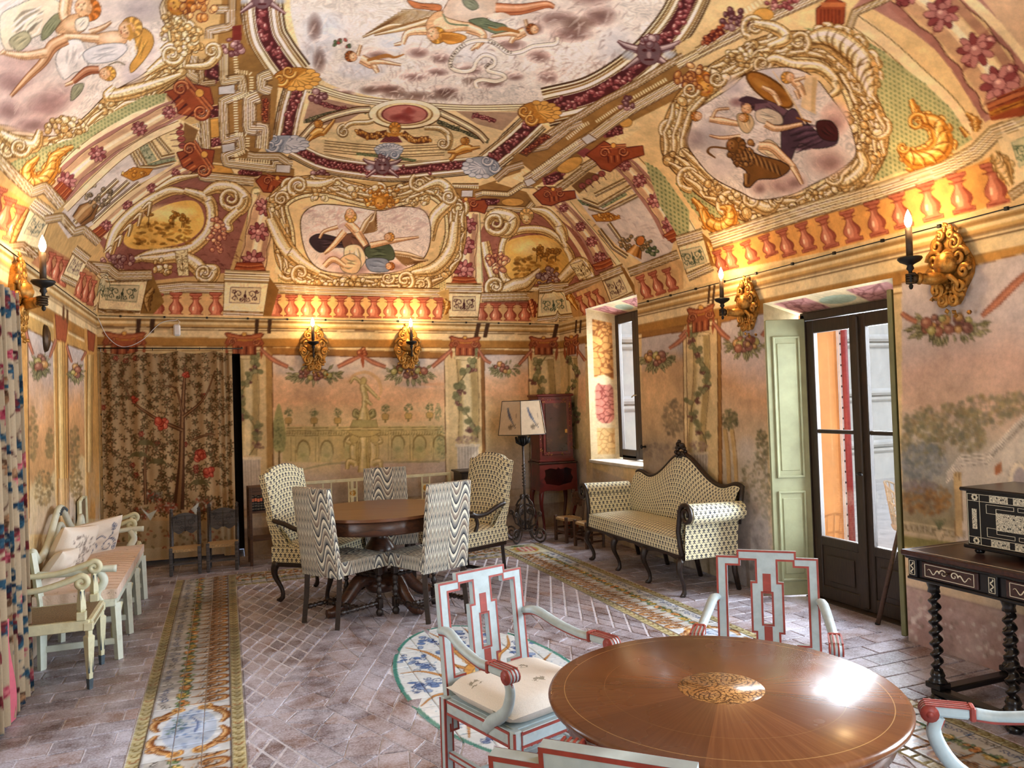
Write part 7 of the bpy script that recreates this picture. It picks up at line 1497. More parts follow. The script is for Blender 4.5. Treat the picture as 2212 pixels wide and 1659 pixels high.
 # --- table of six chairs behind
D_T=(1.14,6.16)
t=thing('pedestal_table','round brown table with split top and thick turned pedestal among patterned chairs','table',(D_T[0],D_T[1],0),-.3)
TOPW=mat_wood('brown_table_top',(122,78,48),(92,54,32),.3,(1.5,26,26),coat=.15)
for s_ in(-1,1):
 mb=MB();n=40;pts=[(.585*math.sin(a),s_*(.585*math.cos(a)))for a in np.linspace(-PI/2,PI/2,n)];pts=[(p[0],p[1]+s_*.0015)for p in pts]
 mb.prism(pts,.022,(0,0,.759),(1,0,0),(0,1,0));mb.build('top_leaf',TOPW,t)
mb=MB();mb.lathe([(.548,.64),(.556,.64),(.56,.65),(.56,.745),(.556,.748),(.548,.748)],n=64);mb.build('apron',WALNUT,t)
mb=MB();mb.lathe([(.10,.12),(.13,.16),(.12,.2),(.06,.24),(.055,.3),(.10,.36),(.125,.43),(.12,.47),(.075,.53),(.06,.58),(.085,.62),(.2,.655),(.2,.748)],n=28);mb.build('pedestal',WALNUT,t)
for k in range(4):
 a=k*PI/2+.75;c_,s_=math.cos(a),math.sin(a);P=spline([(.07*c_,.07*s_,.22),(.2*c_,.2*s_,.23),(.32*c_,.32*s_,.12),(.42*c_,.42*s_,.045),(.50*c_,.50*s_,.04)],n=7);mb=MB();mb.tube(P,[.05,.055,.045,.04,.03],8,flat=1.1,up=(0,0,1));mb.build('scroll_foot',WALNUT,t)
def uvtube(mb,prof,w,z0,name=None):pass
def upholstered_back(mb,w0,w1,h,th,O,rake,crest,nu=14,nv=14):
 """padded back: width w0 at the bottom, w1 at the top, crest(a) adds height across the top; front faces -y"""
 O=np.asarray(O,float);sn,cs=math.sin(rake),math.cos(rake)
 def pos(a,b,off):
  w=w0+(w1-w0)*b;zz=b*(h+crest(a));x=a*w/2;return O+np.array([x,sn*zz+off*cs,cs*zz-off*sn])
 edge=lambda a,b:(1-abs(a)**8)*(1-abs(2*b-1)**10)
 for s_ in(-1,1):
  f=lambda u,v_,s_=s_:pos(2*u-1,v_,s_*th/2*(.55+.45*edge(2*u-1,v_)**.5));g=(lambda u,v_:f(u,v_))if s_<0 else(lambda u,v_:f(1-u,v_))
  mb.grid(g,nu,nv,True,uvf=(lambda u,v_:(u*(w0+w1)/2,v_*h))if s_<0 else(lambda u,v_:((1-u)*(w0+w1)/2+.07,v_*h+.02)))
 for sx in(-1,1):
  f=lambda u,v_,sx=sx:pos(sx,v_,(2*u-1)*th/2*.55);g=f if sx>0 else(lambda u,v_:f(1-u,v_));mb.grid(g,3,nv,True,uvf=lambda u,v_:(u*th+.1,v_*h))
 f=lambda u,v_:pos(2*u-1,1,(2*v_-1)*th/2*.55);mb.grid(f,nu,3,True,uvf=lambda u,v_:(u*w1,v_*th+h));f2=lambda u,v_:pos(1-2*u,0,(2*v_-1)*th/2*.55);mb.grid(f2,nu,3,True,uvf=lambda u,v_:(u*w0,v_*th))
 return mb
def seat_pad(mb,w,d,z0,z1,O=(0,0),dome=.02,nu=12,nv=12,taper=0.0):
 """boxed seat with a domed top and straight skirt"""
 def pos(a,b,zz):return np.array([O[0]+a*w/2*(1-taper*(b+1)/2),O[1]+b*d/2,zz])
 f=lambda u,v_:pos(2*u-1,2*v_-1,z1+dome*(1-abs(2*u-1)**3)*(1-abs(2*v_-1)**3));mb.grid(f,nu,nv,True,uvf=lambda u,v_:(u*w,v_*d))
 per=[(-1,-1),(1,-1),(1,1),(-1,1)];acc=0
 for i in range(4):
  a,b=np.array(per[i],float),np.array(per[(i+1)%4],float);L=w if i%2==0 else d;f=lambda u,v_,a=a,b=b:pos(*(a*(1-u)+b*u),z0+(z1-z0)*v_);mb.grid(f,6,3,False,uvf=lambda u,v_,L=L,acc=acc:(acc+u*L,v_*(z1-z0)));acc+=L
 mb.add([pos(-1,-1,z0),pos(1,-1,z0),pos(1,1,z0),pos(-1,1,z0)],[(3,2,1,0)]);return mb
def flame_chair(label,loc,d,group):
 t=thing('flame_stitch_chair',label,'chair',(loc[0],loc[1],0),face(d),group)
 mb=MB();upholstered_back(mb,.415,.395,.66,.065,(0,.185,.36),.13,lambda a:0.0);mb.build('backrest',FLAME,t)
 mb=MB();seat_pad(mb,.46,.45,.375,.475,(0,-.03),.03,taper=.1);mb.build('seat',FLAME,t)
 for sx in(-1,1):
  mb=MB();mb.tube([(sx*.18,.175,.40),(sx*.182,.19,.2),(sx*.185,.215,0)],[.026,.024,.024],4,smooth=False);mb.build('rear_leg',DARKWOOD,t)
  mb=MB();mb.lathe([(.018,0),(.026,.012),(.03,.03),(.02,.05),(.014,.058)],(sx*.185,-.20,0),12);mb.box((sx*.185,-.20,.095),(.044,.044,.075),ch=.004);turned(mb,(sx*.185,-.2,.13),(sx*.185,-.2,.31),.023,2,12);mb.box((sx*.185,-.20,.345),(.044,.044,.07),ch=.004);mb.build('front_leg',DARKWOOD,t)
  mb=MB();turned(mb,(sx*.185,-.18,.10),(sx*.184,.19,.11),.021,4);mb.build('side_stretcher',DARKWOOD,t)
 mb=MB();turned(mb,(-.17,0,.105),(.17,0,.105),.021,4);mb.build('cross_stretcher',DARKWOOD,t)
 mb=MB();turned(mb,(-.165,-.20,.30),(.165,-.20,.30),.019,4);mb.build('front_stretcher',DARKWOOD,t)
 return t
GF='flame stitch chairs round the brown table'
flame_chair('high-backed flame stitch chair in front of the brown table, beside the painted tile strip',(.80,5.90),(.84,.54),GF)
flame_chair('high-backed flame stitch chair in front of the brown table, nearest the tiled medallion',(1.44,5.74),(-.38,.92),GF)
flame_chair('high-backed flame stitch chair behind the brown table, before the cream settee',(1.37,6.92),(-.10,-1),GF)
def high_armchair(label,loc,d,group,turned_front=False):
 t=thing('high_back_armchair',label,'armchair',(loc[0],loc[1],0),face(d),group)
 mb=MB();upholstered_back(mb,.53,.56,.70,.10,(0,.21,.36),.2,lambda a:.07*(math.cos(a*PI/2)**.8 if abs(a)<1 else 0)-.02*math.exp(-((abs(a)-.75)/.12)**2),18,16);mb.build('backrest',MOTIF,t)
 mb=MB();seat_pad(mb,.60,.56,.33,.455,(0,-.03),.035);mb.build('seat',MOTIF,t)
 mb=MB();mb.box((0,-.03,.312),(.585,.545,.045),ch=.006);mb.build('seat_rail',DARKWOOD,t)
 for sx in(-1,1):
  mb=MB();mb.grid(lambda u,v_,sx=sx:np.array([sx*(.275+.01*math.sin(v_*PI)),.21+.09*v_*1.2-u*(.16*(1-v_)**.7+.015),.40+.30*v_]),6,8,True,uvf=lambda u,v_:(u*.15,v_*.3));mb.grid(lambda u,v_,sx=sx:np.array([sx*(.235-.01*math.sin(v_*PI)),.21+.09*v_*1.2-u*(.16*(1-v_)**.7+.015),.40+.30*v_]),6,8,True,uvf=lambda u,v_:(u*.15,v_*.3));mb.build('side_wing',MOTIF,t)
  P=spline([(sx*.265,.25,.665),(sx*.28,.14,.645),(sx*.29,.0,.60),(sx*.292,-.12,.595),(sx*.29,-.175,.615),(sx*.29,-.195,.60)],n=6);mb=MB();mb.tube(P,[.02,.022,.021,.022,.028,.016],8);mb.build('arm',DARKWOOD,t)
  P=spline([(sx*.287,-.13,.60),(sx*.282,-.10,.52),(sx*.28,-.13,.44),(sx*.278,-.14,.34)],n=5);mb=MB();mb.tube(P,[.018,.016,.02,.022],8);mb.build('arm_support',DARKWOOD,t)
  if not turned_front:
   for sy in(-1,1):mb=MB();cabriole(mb,sx*.265,-.03+sy*.24,.33,sx*.5,sy,.032);mb.build('leg',DARKWOOD,t)
  else:
   mb=MB();mb.tube([(sx*.26,.21,.33),(sx*.262,.24,0)],.022,4,smooth=False);mb.build('leg',DARKWOOD,t);mb=MB();mb.box((sx*.26,-.26,.1),(.045,.045,.09),ch=.004);mb.lathe([(.016,0),(.024,.02),(.018,.05)],(sx*.26,-.26,0),10);turned(mb,(sx*.26,-.26,.14),(sx*.26,-.26,.33),.023,2,10);mb.build('leg',DARKWOOD,t);mb=MB();turned(mb,(sx*.26,-.24,.1),(sx*.262,.22,.1),.02,4);mb.build('stretcher',DARKWOOD,t)
 if turned_front:mb=MB();mb.box((0,0,.1),(.52,.024,.03),ch=.004);mb.build('cross_stretcher',DARKWOOD,t)
 return t
high_armchair('high-backed armchair in cream cross-motif cloth on curved legs, beside the bookcase',(.72,6.76),(.77,-.64),None)
high_armchair('high-backed armchair in cream cross-motif cloth on straight legs, before the iron floor lamp',(2.05,6.78),(-.92,-.4),None,True)
# --- sofa
t=thing('settee_sofa','long sofa in cream cross-motif cloth with carved dark frame and rolled arms','sofa',(3.62,6.06,0),-PI/2)
L2=.86
mb=MB();seat_pad(mb,2*L2-.10,.50,.335,.46,(0,-.02),.045,30,12);mb.build('seat',MOTIF,t)
crest=lambda a:.27*math.exp(-(a/.42)**2)+.06*math.exp(-((abs(a)-.93)/.16)**2)-.02
def sb(u,v_):a=2*u-1;h=.34+crest(a);return np.array([a*L2*.985,.205+.10*v_,.46+h*v_])
mb=MB();mb.grid(lambda u,v_:sb(1-u,v_)-np.array([0,.03*(1-abs(2*v_-1)**4),0]),40,12,True,uvf=lambda u,v_:(u*2*L2,v_*.6));mb.grid(lambda u,v_:sb(u,v_)+np.array([0,.05,0]),40,6,True,uvf=lambda u,v_:(u*2*L2,v_*.6));mb.build('backrest',MOTIF,t)
P=[sb(u,1.0)+np.array([0,.02,.01])for u in np.linspace(0,1,60)];P=[P[0]-np.array([0,.05,.30]),P[0]-np.array([0,.02,.12])]+P+[P[-1]-np.array([0,.02,.12]),P[-1]-np.array([0,.05,.30])];mb=MB();mb.tube(P,.022,8);fr=mb.build('crest_rail',DARKWOOD,t)
mb=MB();c0=sb(.5,1)+np.array([0,.01,.03])
for k in range(26):r_=np.random.default_rng(k);q=c0+np.array([r_.normal(0,.035),-.01+r_.normal(0,.012),r_.uniform(-.05,.10)]);mb.lathe([(0,-.02),(.016,-.012),(.02,0),(.014,.014),(0,.022)],q,7,axis=tuple(r_.normal(0,1,3)))
for sx in(-1,1):mb.tube([c0+np.array([sx*(.02+.03*math.sin(a)),-.02,.04+.012*a])for a in np.linspace(0,3.5,9)],[.014,.006],6);mb.tube([c0+np.array([sx*(.02+.055*q),-.015,-.02+.02*math.sin(q*6)])for q in np.linspace(0,1,8)],[.014,.006],6)
mb.build('carved_crest',DARKWOOD,fr)
for sx in(-1,1):
 def arm(u,v_,sx=sx):
  """section rolls outward: v_ runs round the roll, u from front to back"""
  a=-.25*PI+v_*1.75*PI;c_=np.array([sx*(L2+.06),0,.665]);R=.085-.012*u;y=-.25+.50*u
  return np.array([c_[0]-sx*R*math.cos(a),y,c_[2]+R*math.sin(a)])
 mb=MB();mb.grid(arm if sx>0 else(lambda u,v_:arm(1-u,v_)),8,22,True,uvf=lambda u,v_:(u*.5,v_*.5))
 for s_,off in((1,0.0),(-1,.0)):
  f=(lambda u,v_,s_=s_:np.array([sx*(L2-(.075 if s_>0 else-.0)+(.035*v_**2)*(1)),-.25+.50*u,.30+.34*v_]));mb.grid(f if(sx*s_<0)else(lambda u,v_:f(1-u,v_)),8,8,True,uvf=lambda u,v_:(u*.5,v_*.34))
 mb.build('rolled_arm',MOTIF,t)
 q=[(sx*(L2-.03),-.262,.33),(sx*(L2-.045),-.266,.42),(sx*(L2-.06),-.268,.52),(sx*(L2-.035),-.268,.64)]+[(sx*(L2+.06-(.088*(1-.75*k))*math.cos(k*3.2*PI)),-.27,.665+.088*(1-.75*k)*math.sin(k*3.2*PI))for k in np.linspace(0.02,1,22)]
 mb=MB();mb.tube(q,[.021,.019,.017,.012],7);mb.build('arm_scroll',DARKWOOD,t)
 mb=MB();mb.lathe([(.0,-.004),(.074,-.004),(.074,.012),(0,.012)],(sx*(L2+.06),-.25,.665),20,axis=(0,1,0));mb.build('arm_end',MOTIF,t)
def apron(u,lo):return .30-.035*abs(math.sin(u*3*PI))**.7*(1 if lo else 0)
mb=MB();pts=[(x,.335)for x in(-L2+.03,L2-.03)];low=[(-L2+.03+(2*L2-.06)*u,.285-.0+.03*math.sin(u*3*PI)**2-.012*math.exp(-((math.fmod(u*3,1)-.5)/.1)**2))for u in np.linspace(1,0,49)]
mb.prism(pts+low,.03,(0,-.255,0));
for sx in(-1,1):mb.box((sx*(L2-.045),0,.312),(.03,.48,.045),ch=.005)
mb.box((0,.24,.312),(2*L2-.08,.03,.045));mb.build('seat_rail',DARKWOOD,t)
for x in(-.81,-.27,.27,.81):mb=MB();cabriole(mb,x,-.255,.30,0 if abs(x)<.5 else np.sign(x)*.5,-1,.03);mb.build('leg',DARKWOOD,t)
for x in(-.81,-.27,.27,.81):mb=MB();mb.tube([(x,.24,.30),(x,.25,.15),(x,.285,0)],[.026,.022,.02],6);mb.build('leg',DARKWOOD,t)
# --- console table and ebony cabinet
EBON=mat('ebony',(20,17,18),.25,var=.2,scale=12);IVORY=mat('ivory_inlay',(226,216,190),.4,var=.05);ROSE=mat_wood('rosewood',(74,42,34),(36,20,18),.3)
def mat_arab(name,s_=60):
 """ivory panel engraved with dark scrolls"""
 t_=NT(name);uv=t_.uv();n=t_.noise(s_,2,.4,uv,3.0);n2=t_.n('ShaderNodeTexVoronoi');n2.inputs['Scale'].default_value=s_*.8;t_.l(uv,n2.inputs['Vector'])
 m=t_.math('MAXIMUM',t_.math('GREATER_THAN',t_.math('SINE',t_.math('MULTIPLY',n,34.0)),.35),t_.math('LESS_THAN',n2.outputs['Distance'],.2));return t_.fin(t_.mix(m,lin((232,222,196)),lin((18,16,18))),.35)
ARAB=mat_arab('engraved_ivory')
CX,CY0,CY1,CZ=3.27,1.62,3.03,.765
t=thing('console_table','dark console table with inlaid drawers and six spiral-turned legs','table',(3.635,2.33,0),0)
lx=lambda x:x-3.635;ly=lambda y:y-2.33
mb=MB();mb.box((0,0,CZ-.014),(.73,1.42,.028),ch=.006);tp=mb.build('table_top',ROSE,t)
mb=MB()
for(a,b,c_,d)in((-.33,0,.003,1.34),(.33,0,.003,1.34),(0,.67,.66,.003),(0,-.67,.66,.003)):mb.box((a,b,CZ+.0004),(c_,d,.0012))
mb.build('inlay_line',IVORY,tp)
mb=MB();mb.box((0,0,CZ-.085),(.66,1.35,.105),ch=.004);mb.box((0,0,CZ-.035),(.70,1.39,.016),ch=.004);mb.box((0,0,CZ-.142),(.69,1.38,.014),ch=.004);mb.build('frieze',EBON,t)
for k in range(3):
 y=.447-k*.447;mb=MB();mb.box((-.334,y,CZ-.087),(.012,.31,.08),ch=.003);dr=mb.build('drawer',ROSE,t);mb=MB()
 for(a,b,c_)in((0,.03,.27),(0,-.03,.27)):mb.box((-.3405,y+a,CZ-.087+b),(.002,c_,.0025))
 for s_ in(-1,1):
  mb.box((-.3405,y+s_*.135,CZ-.087),(.002,.0025,.062))
  mb.tube([(-.3405,y+s_*(.03+.022*math.cos(a)*(1-a/9)),CZ-.087+.02*math.sin(a)*(1-a/9))for a in np.linspace(0,7,22)],[.0035,.002],5);mb.tube([(-.3405,y+s_*(.05+.07*q),CZ-.09+.012*math.sin(q*9))for q in np.linspace(0,1,12)],[.004,.0015],5)
 mb.build('scroll_inlay',IVORY,dr);mb=MB();mb.lathe([(.003,0),(.004,.008),(.009,.014),(.006,.022),(0,.024)],(-.34,y,CZ-.08),10,axis=(-1,0,0));mb.build('knob',BRONZE,dr)
for k in range(4):
 y=.655-k*.437;mb=MB();mb.box((-.336,y,CZ-.087),(.016,.05,.096),ch=.003);pn=mb.build('stile',EBON,t);mb=MB()
 for s_ in(-1,1):mb.box((-.345,y+s_*.015,CZ-.087),(.002,.002,.07));mb.box((-.345,y,CZ-.087+s_*.035),(.002,.03,.002))
 mb.tube([(-.345,y+.007*math.sin(q*12),CZ-.115+.056*q)for q in np.linspace(0,1,14)],.0028,5);mb.build('stile_inlay',IVORY,pn)
def spiral_leg(x,y):
 V=[];F=[];n=12;H0,H1=.16,.555;m=64;mb=MB()
 for i in range(m+1):
  q=i/m;zz=H0+(H1-H0)*q;a0=q*7.2*2*PI;r=.021+.003*math.sin(q*PI);cx,cy=.0095*math.cos(a0),.0095*math.sin(a0)
  for k in range(n):a=2*PI*k/n;V.append((x+cx+r*math.cos(a),y+cy+r*math.sin(a),zz))
 F=[(i*n+k,i*n+(k+1)%n,(i+1)*n+(k+1)%n,(i+1)*n+k)for i in range(m)for k in range(n)];mb.add(V,F,True)
 mb.lathe([(.03,.555),(.026,.575),(.034,.60),(.046,.618),(.05,.625)],(x,y,0),14);mb.lathe([(.045,.098),(.04,.11),(.03,.122),(.036,.135),(.026,.16)],(x,y,0),14);mb.box((x,y,.085),(.085,.085,.03),ch=.005);mb.lathe([(.0,0),(.03,0),(.04,.015),(.03,.035)],(x,y,0),14);return mb
for yy in(3.16,2.83,2.33,1.83,1.50):
 if yy in(3.16,1.50)or True:
  y=min(max(yy,1.70),2.95)if False else yy
for x in(3.37,3.90):
 for y in((2.93,2.53,2.13,1.73)if x<3.5 else(2.93,1.73)):spiral_leg(lx(x),ly(y)).build('spiral_leg',EBON,t)
mb=MB()
for x in(3.37,3.90):mb.box((lx(x),0,.055),(.065,1.24,.032),ch=.006)
for y in(2.93,1.73):mb.box((0,ly(y),.055),(.55,.065,.032),ch=.006)
mb.build('stretcher_frame',EBON,t)
t=thing('ebony_cabinet','black table cabinet inlaid with engraved ivory panels on the console table','cabinet',(3.655,2.35,CZ+.001),0)
mb=MB();mb.box((.0,0,.03+.14),(.36,.92,.285),ch=.004);mb.build('body',EBON,t);mb=MB();mb.box((0,0,.32),(.40,.965,.018),ch=.005);mb.box((0,0,.035),(.39,.95,.018),ch=.004);mb.build('cornice',EBON,t)
for sx in(-1,1):
 for sy in(-1,1):mb=MB();mb.lathe([(0,0),(.018,.002),(.024,.012),(.016,.024),(.02,.028)],(sx*.15,sy*.42,0),12);mb.build('bun_foot',EBON,t)
fxx=-.1825
def ipanel(y,z_,w,h,name='ivory_panel'):mb=MB();mb.add([(fxx,y+w/2,z_-h/2),(fxx,y-w/2,z_-h/2),(fxx,y-w/2,z_+h/2),(fxx,y+w/2,z_+h/2)],[(0,1,2,3)],uv=[(0,0),(w,0),(w,h),(0,h)]);mb.build(name,ARAB,t)
for half in(-1,1):
 yc=half*.225
 for dz in(-.108,.108):
  for dy in(-.075,.075):ipanel(yc+dy*.8,.175+dz,.095,.034)
 ipanel(yc,.175,.155,.085)
 for dy in(-.19,.19):ipanel(yc+dy,.175,.026,.10)
for y in(-.41,-.015+.03,.41):
 for dz in(-.108,.108):
  mb=MB()
  for k in range(8):a=k*PI/4;mb.lathe([(0,-.001),(.006,-.001),(.006,.001),(0,.001)],(fxx,y+.012*math.cos(a),.175+dz+.012*math.sin(a)),6,axis=(1,0,0))
  mb.build('star_inlay',IVORY,t)
mb=MB()
for z_ in(.05,.086,.264,.298):mb.box((fxx,0,z_),(.002,.90,.0018))
for y in(-.45,-.385,-.0,.385,.45):mb.box((fxx,y,.175),(.002,.0018,.248))
for half in(-1,1):
 for sy in(-1,1):
  for sz in(-1,1):
   yc=half*.2+.0;a=[(.01,.078),(.15,.078),(.15,.035),(.10,.035),(.10,.06),(.01,.06)]
   for i in range(len(a)):p,q=a[i],a[(i+1)%len(a)];mb.box((fxx,yc+sy*(p[0]+q[0])/2,.175+sz*(p[1]+q[1])/2),(.002,abs(p[0]-q[0])+.0016,abs(p[1]-q[1])+.0016))
mb.build('line_inlay',IVORY,t)
# --- floor lamp
t=thing('floor_lamp','wrought iron floor lamp with six-sided parchment shade printed with birds','lamp',(3.17,8.13,0),.63)
mb=MB();mb.tube([(0,0,.12),(0,0,1.18)],.013,8);mb.tube([(.019*math.cos(a),.019*math.sin(a),.62+.006*a)for a in np.linspace(0,44,180)],.005,5);mb.build('pole',IRON,t)
def spir(c,r,a0,turns,cw,n=20):tt=np.linspace(0,1,n);return[(c[0]+r*(1-.82*q)*math.cos(a0+cw*q*turns*2*PI),c[1]+r*(1-.82*q)*math.sin(a0+cw*q*turns*2*PI))for q in tt]
for k in range(4):
 a=k*PI/2;c_,s_=math.cos(a),math.sin(a);mb=MB()
 def W(pts,r=.0075):mb.tube([(p[0]*c_,p[0]*s_,p[1])for p in pts],r,6,flat=1.5)
 W(list(spline([(.03,.42),(.10,.40),(.125,.33),(.08,.24),(.07,.14),(.12,.04),(.19,.008)],n=5))+spir((.19,.095),.087,-PI/2,1.6,1));W([(.07,.17),(.13,.2),(.17,.3)]+spir((.19,.32),.032,PI,1.2,-1));W(spir((.068,.34),.042,-1.0,1.5,1));W(spir((.05,.22),.036,1.0,1.5,-1));W([(.02,.52),(.05,.49),(.09,.45),(.12,.40)]);W(spir((.035,.51),.024,-1.2,1.3,1))
 mb.build('scroll_leg',IRON,t)
mb=MB();mb.tube([(.08*math.cos(q),.08*math.sin(q),.135)for q in np.linspace(0,2*PI,25)],.009,6);mb.build('ring',IRON,t)
mb=MB()
for k in range(8):a=k*PI/4;mb.tube([(.02*math.cos(a),.02*math.sin(a),1.10),(.07*math.cos(a),.07*math.sin(a),1.13),(.085*math.cos(a),.085*math.sin(a),1.19)],[.012,.014,.006],6)
mb.lathe([(.012,1.08),(.04,1.11),(.06,1.16),(.055,1.2)],n=14);mb.build('leaf_cup',BLACKI,t)
R0,R1,Z0,Z1=.305,.245,1.22,1.60;hx=lambda R,k,z_:np.array([R*math.cos(k*PI/3+.52),R*math.sin(k*PI/3+.52),z_])
def shade_mat():
 m_=NT('parchment');m_.t.nodes.remove(m_.b);d=m_.n('ShaderNodeBsdfDiffuse');tr=m_.n('ShaderNodeBsdfTranslucent');mx=m_.n('ShaderNodeMixShader');a=m_.n('ShaderNodeVertexColor',layer_name='paint').outputs[0]
 g=m_.ramp(m_.noise(22,4,.6,m_.obj()),[(.3,(.86,)*3+(1,)),(.7,(1.0,)*3+(1,))]);c_=m_.mix(1.0,a,g,'MULTIPLY');m_.l(c_,d.inputs[0]);m_.l(c_,tr.inputs[0]);mx.inputs[0].default_value=.12;m_.l(d.outputs[0],mx.inputs[1]);m_.l(tr.outputs[0],mx.inputs[2]);m_.l(mx.outputs[0],m_.out.inputs[0]);return m_.m
PARCH=shade_mat();pc=Canvas(.31,.39,.004,MMAP,(206,182,152));pc.stroke([(150,110),(190,130),(230,120)],8,(120,104,84));pc.cluster((160,90),40,22,((96,84,70),(140,124,100),(170,150,124),(190,172,146)),18,10)
pc.stroke([(205,120),(150,200),(110,290)],[6,40,26],(96,98,110));pc.ell((108,300),15,14,(110,112,120));pc.stroke([(190,130),(235,80)],[14,4],(84,86,96));pc.stroke([(150,200),(190,150)],[20,4],(130,132,136));pc.stroke([(250,150),(240,250)],4,(150,130,110));pc.finish()
for k in range(6):
 n=24;u,w=np.meshgrid(np.linspace(0,1,n),np.linspace(0,1,n));A=np.stack([(hx(R0,k,Z0)[i]*(1-u)+hx(R0,k+1,Z0)[i]*u)*(1-w)+(hx(R1,k,Z1)[i]*(1-u)+hx(R1,k+1,Z1)[i]*u)*w for i in range(3)],-1)
 link('shade_panel',grid_mesh('shade_panel',A[...,0],A[...,1],A[...,2],pc.sample(u*.31,w*.39)),PARCH,t)
mb=MB()
for k in range(6):mb.tube([hx(R0,k,Z0),hx(R1,k,Z1)],.004,5);mb.tube([hx(R0,k,Z0),hx(R0,k+1,Z0)],.004,5);mb.tube([hx(R1,k,Z1),hx(R1,k+1,Z1)],.004,5);mb.tube([(0,0,1.25),hx(R0,k,Z0)],.003,4)
mb.build('shade_frame',BLACKI,t)
mb=MB();mb.tube([(.09,-.05,1.2),(.092,-.05,.9),(.085,-.04,.5),(.12,-.06,.2)],.0025,5);mb.build('flex',BRONZE,t)
# --- red lacquer cabinet
LACQ=mat('red_lacquer',(84,25,21),.3,var=.2,scale=9,c2=(54,20,18));LACD=mat('dark_lacquer',(48,28,22),.25,var=.3,scale=6,c2=(92,58,40));GILT=mat('worn_gilt',(176,132,66),.4,.5,var=.3)
t=thing('lacquer_cabinet','tall red lacquer corner cabinet with gilt sprays on curved legs','cabinet',(3.735,8.60,0),-.06)
for sx in(-1,1):
 for sy in(-1,1):mb=MB();cabriole(mb,sx*.20,sy*.15,.52,sx*.7,sy*.7,.03,.022);mb.build('leg',LACQ,t)
mb=MB();o_=[(-.24,.49),(-.235,.83),(.235,.83),(.24,.49),(.16,.52),(0,.505),(-.16,.52)];h_=[(-.16,.60),(-.185,.66),(-.16,.71),(-.175,.76),(-.10,.785),(-.03,.765),(0,.785),(.03,.765),(.10,.785),(.175,.76),(.16,.71),(.185,.66),(.16,.60),(.08,.585),(0,.57),(-.08,.585)]
plate(mb,o_,[h_],.02,(0,-.185,0));mb.box((-.225,0,.67),(.02,.35,.32));mb.box((.225,0,.67),(.02,.35,.32));mb.box((0,.18,.67),(.44,.012,.32));mb.box((0,0,.52),(.44,.35,.012));mb.build('stand_body',LACQ,t)
mb=MB();mb.box((0,0,.842),(.50,.42,.024),ch=.008);mb.build('stand_top',LACD,t)
mb=MB();mb.box((0,.01,1.25),(.43,.33,.79),ch=.004);mb.build('upper_body',LACQ,t);mb=MB();mb.box((0,.01,1.655),(.48,.37,.03),ch=.01);mb.box((0,.01,.868),(.46,.35,.03),ch=.008);mb.build('cornice',LACQ,t)
mb=MB();mb.box((0,-.163,1.27),(.34,.016,.66),ch=.004);dr=mb.build('door',LACQ,t);mb=MB();mb.box((0,-.174,1.27),(.27,.008,.58),ch=.002);mb.build('door_panel',LACD,dr);mb=MB();mb.box((.12,-.182,1.22),(.03,.006,.045));mb.build('lock_plate',GILT,dr)
mb=MB();r_=np.random.default_rng(2)
for k in range(90):
 sx=r_.choice([-1,1]);z_=r_.choice([r_.uniform(.93,1.02),r_.uniform(1.5,1.62),r_.uniform(1.0,1.6)],p=[.35,.35,.3]);x=sx*r_.uniform(.175,.208)if .99<z_<1.55 else sx*r_.uniform(.06,.2)
 mb.lathe([(0,-.001),(r_.uniform(.003,.008),0),(0,.001)],(x,-.173 if abs(x)<.17 else-.158,z_),5,axis=(0,1,.2))
mb.build('gilt_spray',GILT,t)
# --- small chairs
RUSH=mat('woven_rush',(168,140,100),.85,var=.3,scale=60,bump=.004,stretch=(1,6,1));BLK=mat_wood('blackened_oak',(98,92,92),(44,42,44),.42)
def low_chair(name,label,loc,d,w,dp,hs,hb,style,wood):
 t=thing(name,label,'chair',(loc[0],loc[1],0),face(d),None);W2,D2=w/2,dp/2
 for sx in(-1,1):
  mb=MB();mb.box((sx*(W2-.016),-D2+.016,hs/2+.01),(.032,.032,hs+.02),ch=.004);mb.build('front_leg',wood,t);mb=MB();mb.tube([(sx*(W2-.016),D2-.016,0),(sx*(W2-.016),D2-.016,hs),(sx*(W2-.016),D2+.03,hb)],.019,4,smooth=False)
  if style=='carved':mb.lathe([(.014,0),(.018,.01),(.012,.02),(.019,.032),(0,.055)],(sx*(W2-.016),D2+.03,hb),8)
  mb.build('back_post',wood,t)
  for z_ in(.07,hs*.55):mb=MB();mb.box((sx*(W2-.016),0,z_),(.016,dp-.03,.02));mb.build('side_stretcher',wood,t)
 for z_ in(.08,):mb=MB();mb.box((0,-D2+.016,z_+.03),(w-.03,.016,.022));mb.build('front_stretcher',wood,t)
 mb=MB();seat_pad(mb,w-.01,dp-.02,hs-.025,hs,(0,0),-.008,8,8);mb.build('seat',RUSH,t)
 n=24;top=[(W2-.03)*(1-2*i/n)for i in range(n+1)];zt=lambda x:hb-.05+.05*math.cos(x/W2*PI/2)if style!='stool' else hb-.06+.05*math.cos(x/W2*PI*.5);z0=hs+.13
 pts=[(x,z0+(.015*math.cos(x/W2*PI*2.5)))for x in top[::-1]]+[(x,zt(x))for x in top];mb=MB();mb.prism(pts,.02,(0,D2+.008,0));b=mb.build('back_panel',wood,t)
 mb=MB()
 for sx in(-1,1):
  for(cx,cz,r_,cw)in((.055,.5,.036,1),(.03,.25,.026,-1),(.085,.75,.022,1)):P=spir((sx*min(cx,W2-.05),z0+(hb-z0)*cz),r_,0 if sx>0 else PI,1.4,cw*sx,18);mb.tube([(p[0],D2-.004,p[1])for p in P],[.006,.004],6)
 mb.tube([(0,D2-.004,z0+.01),(0,D2-.004,hb-.03)],[.007,.005],6);mb.build('carving',wood,b);return t
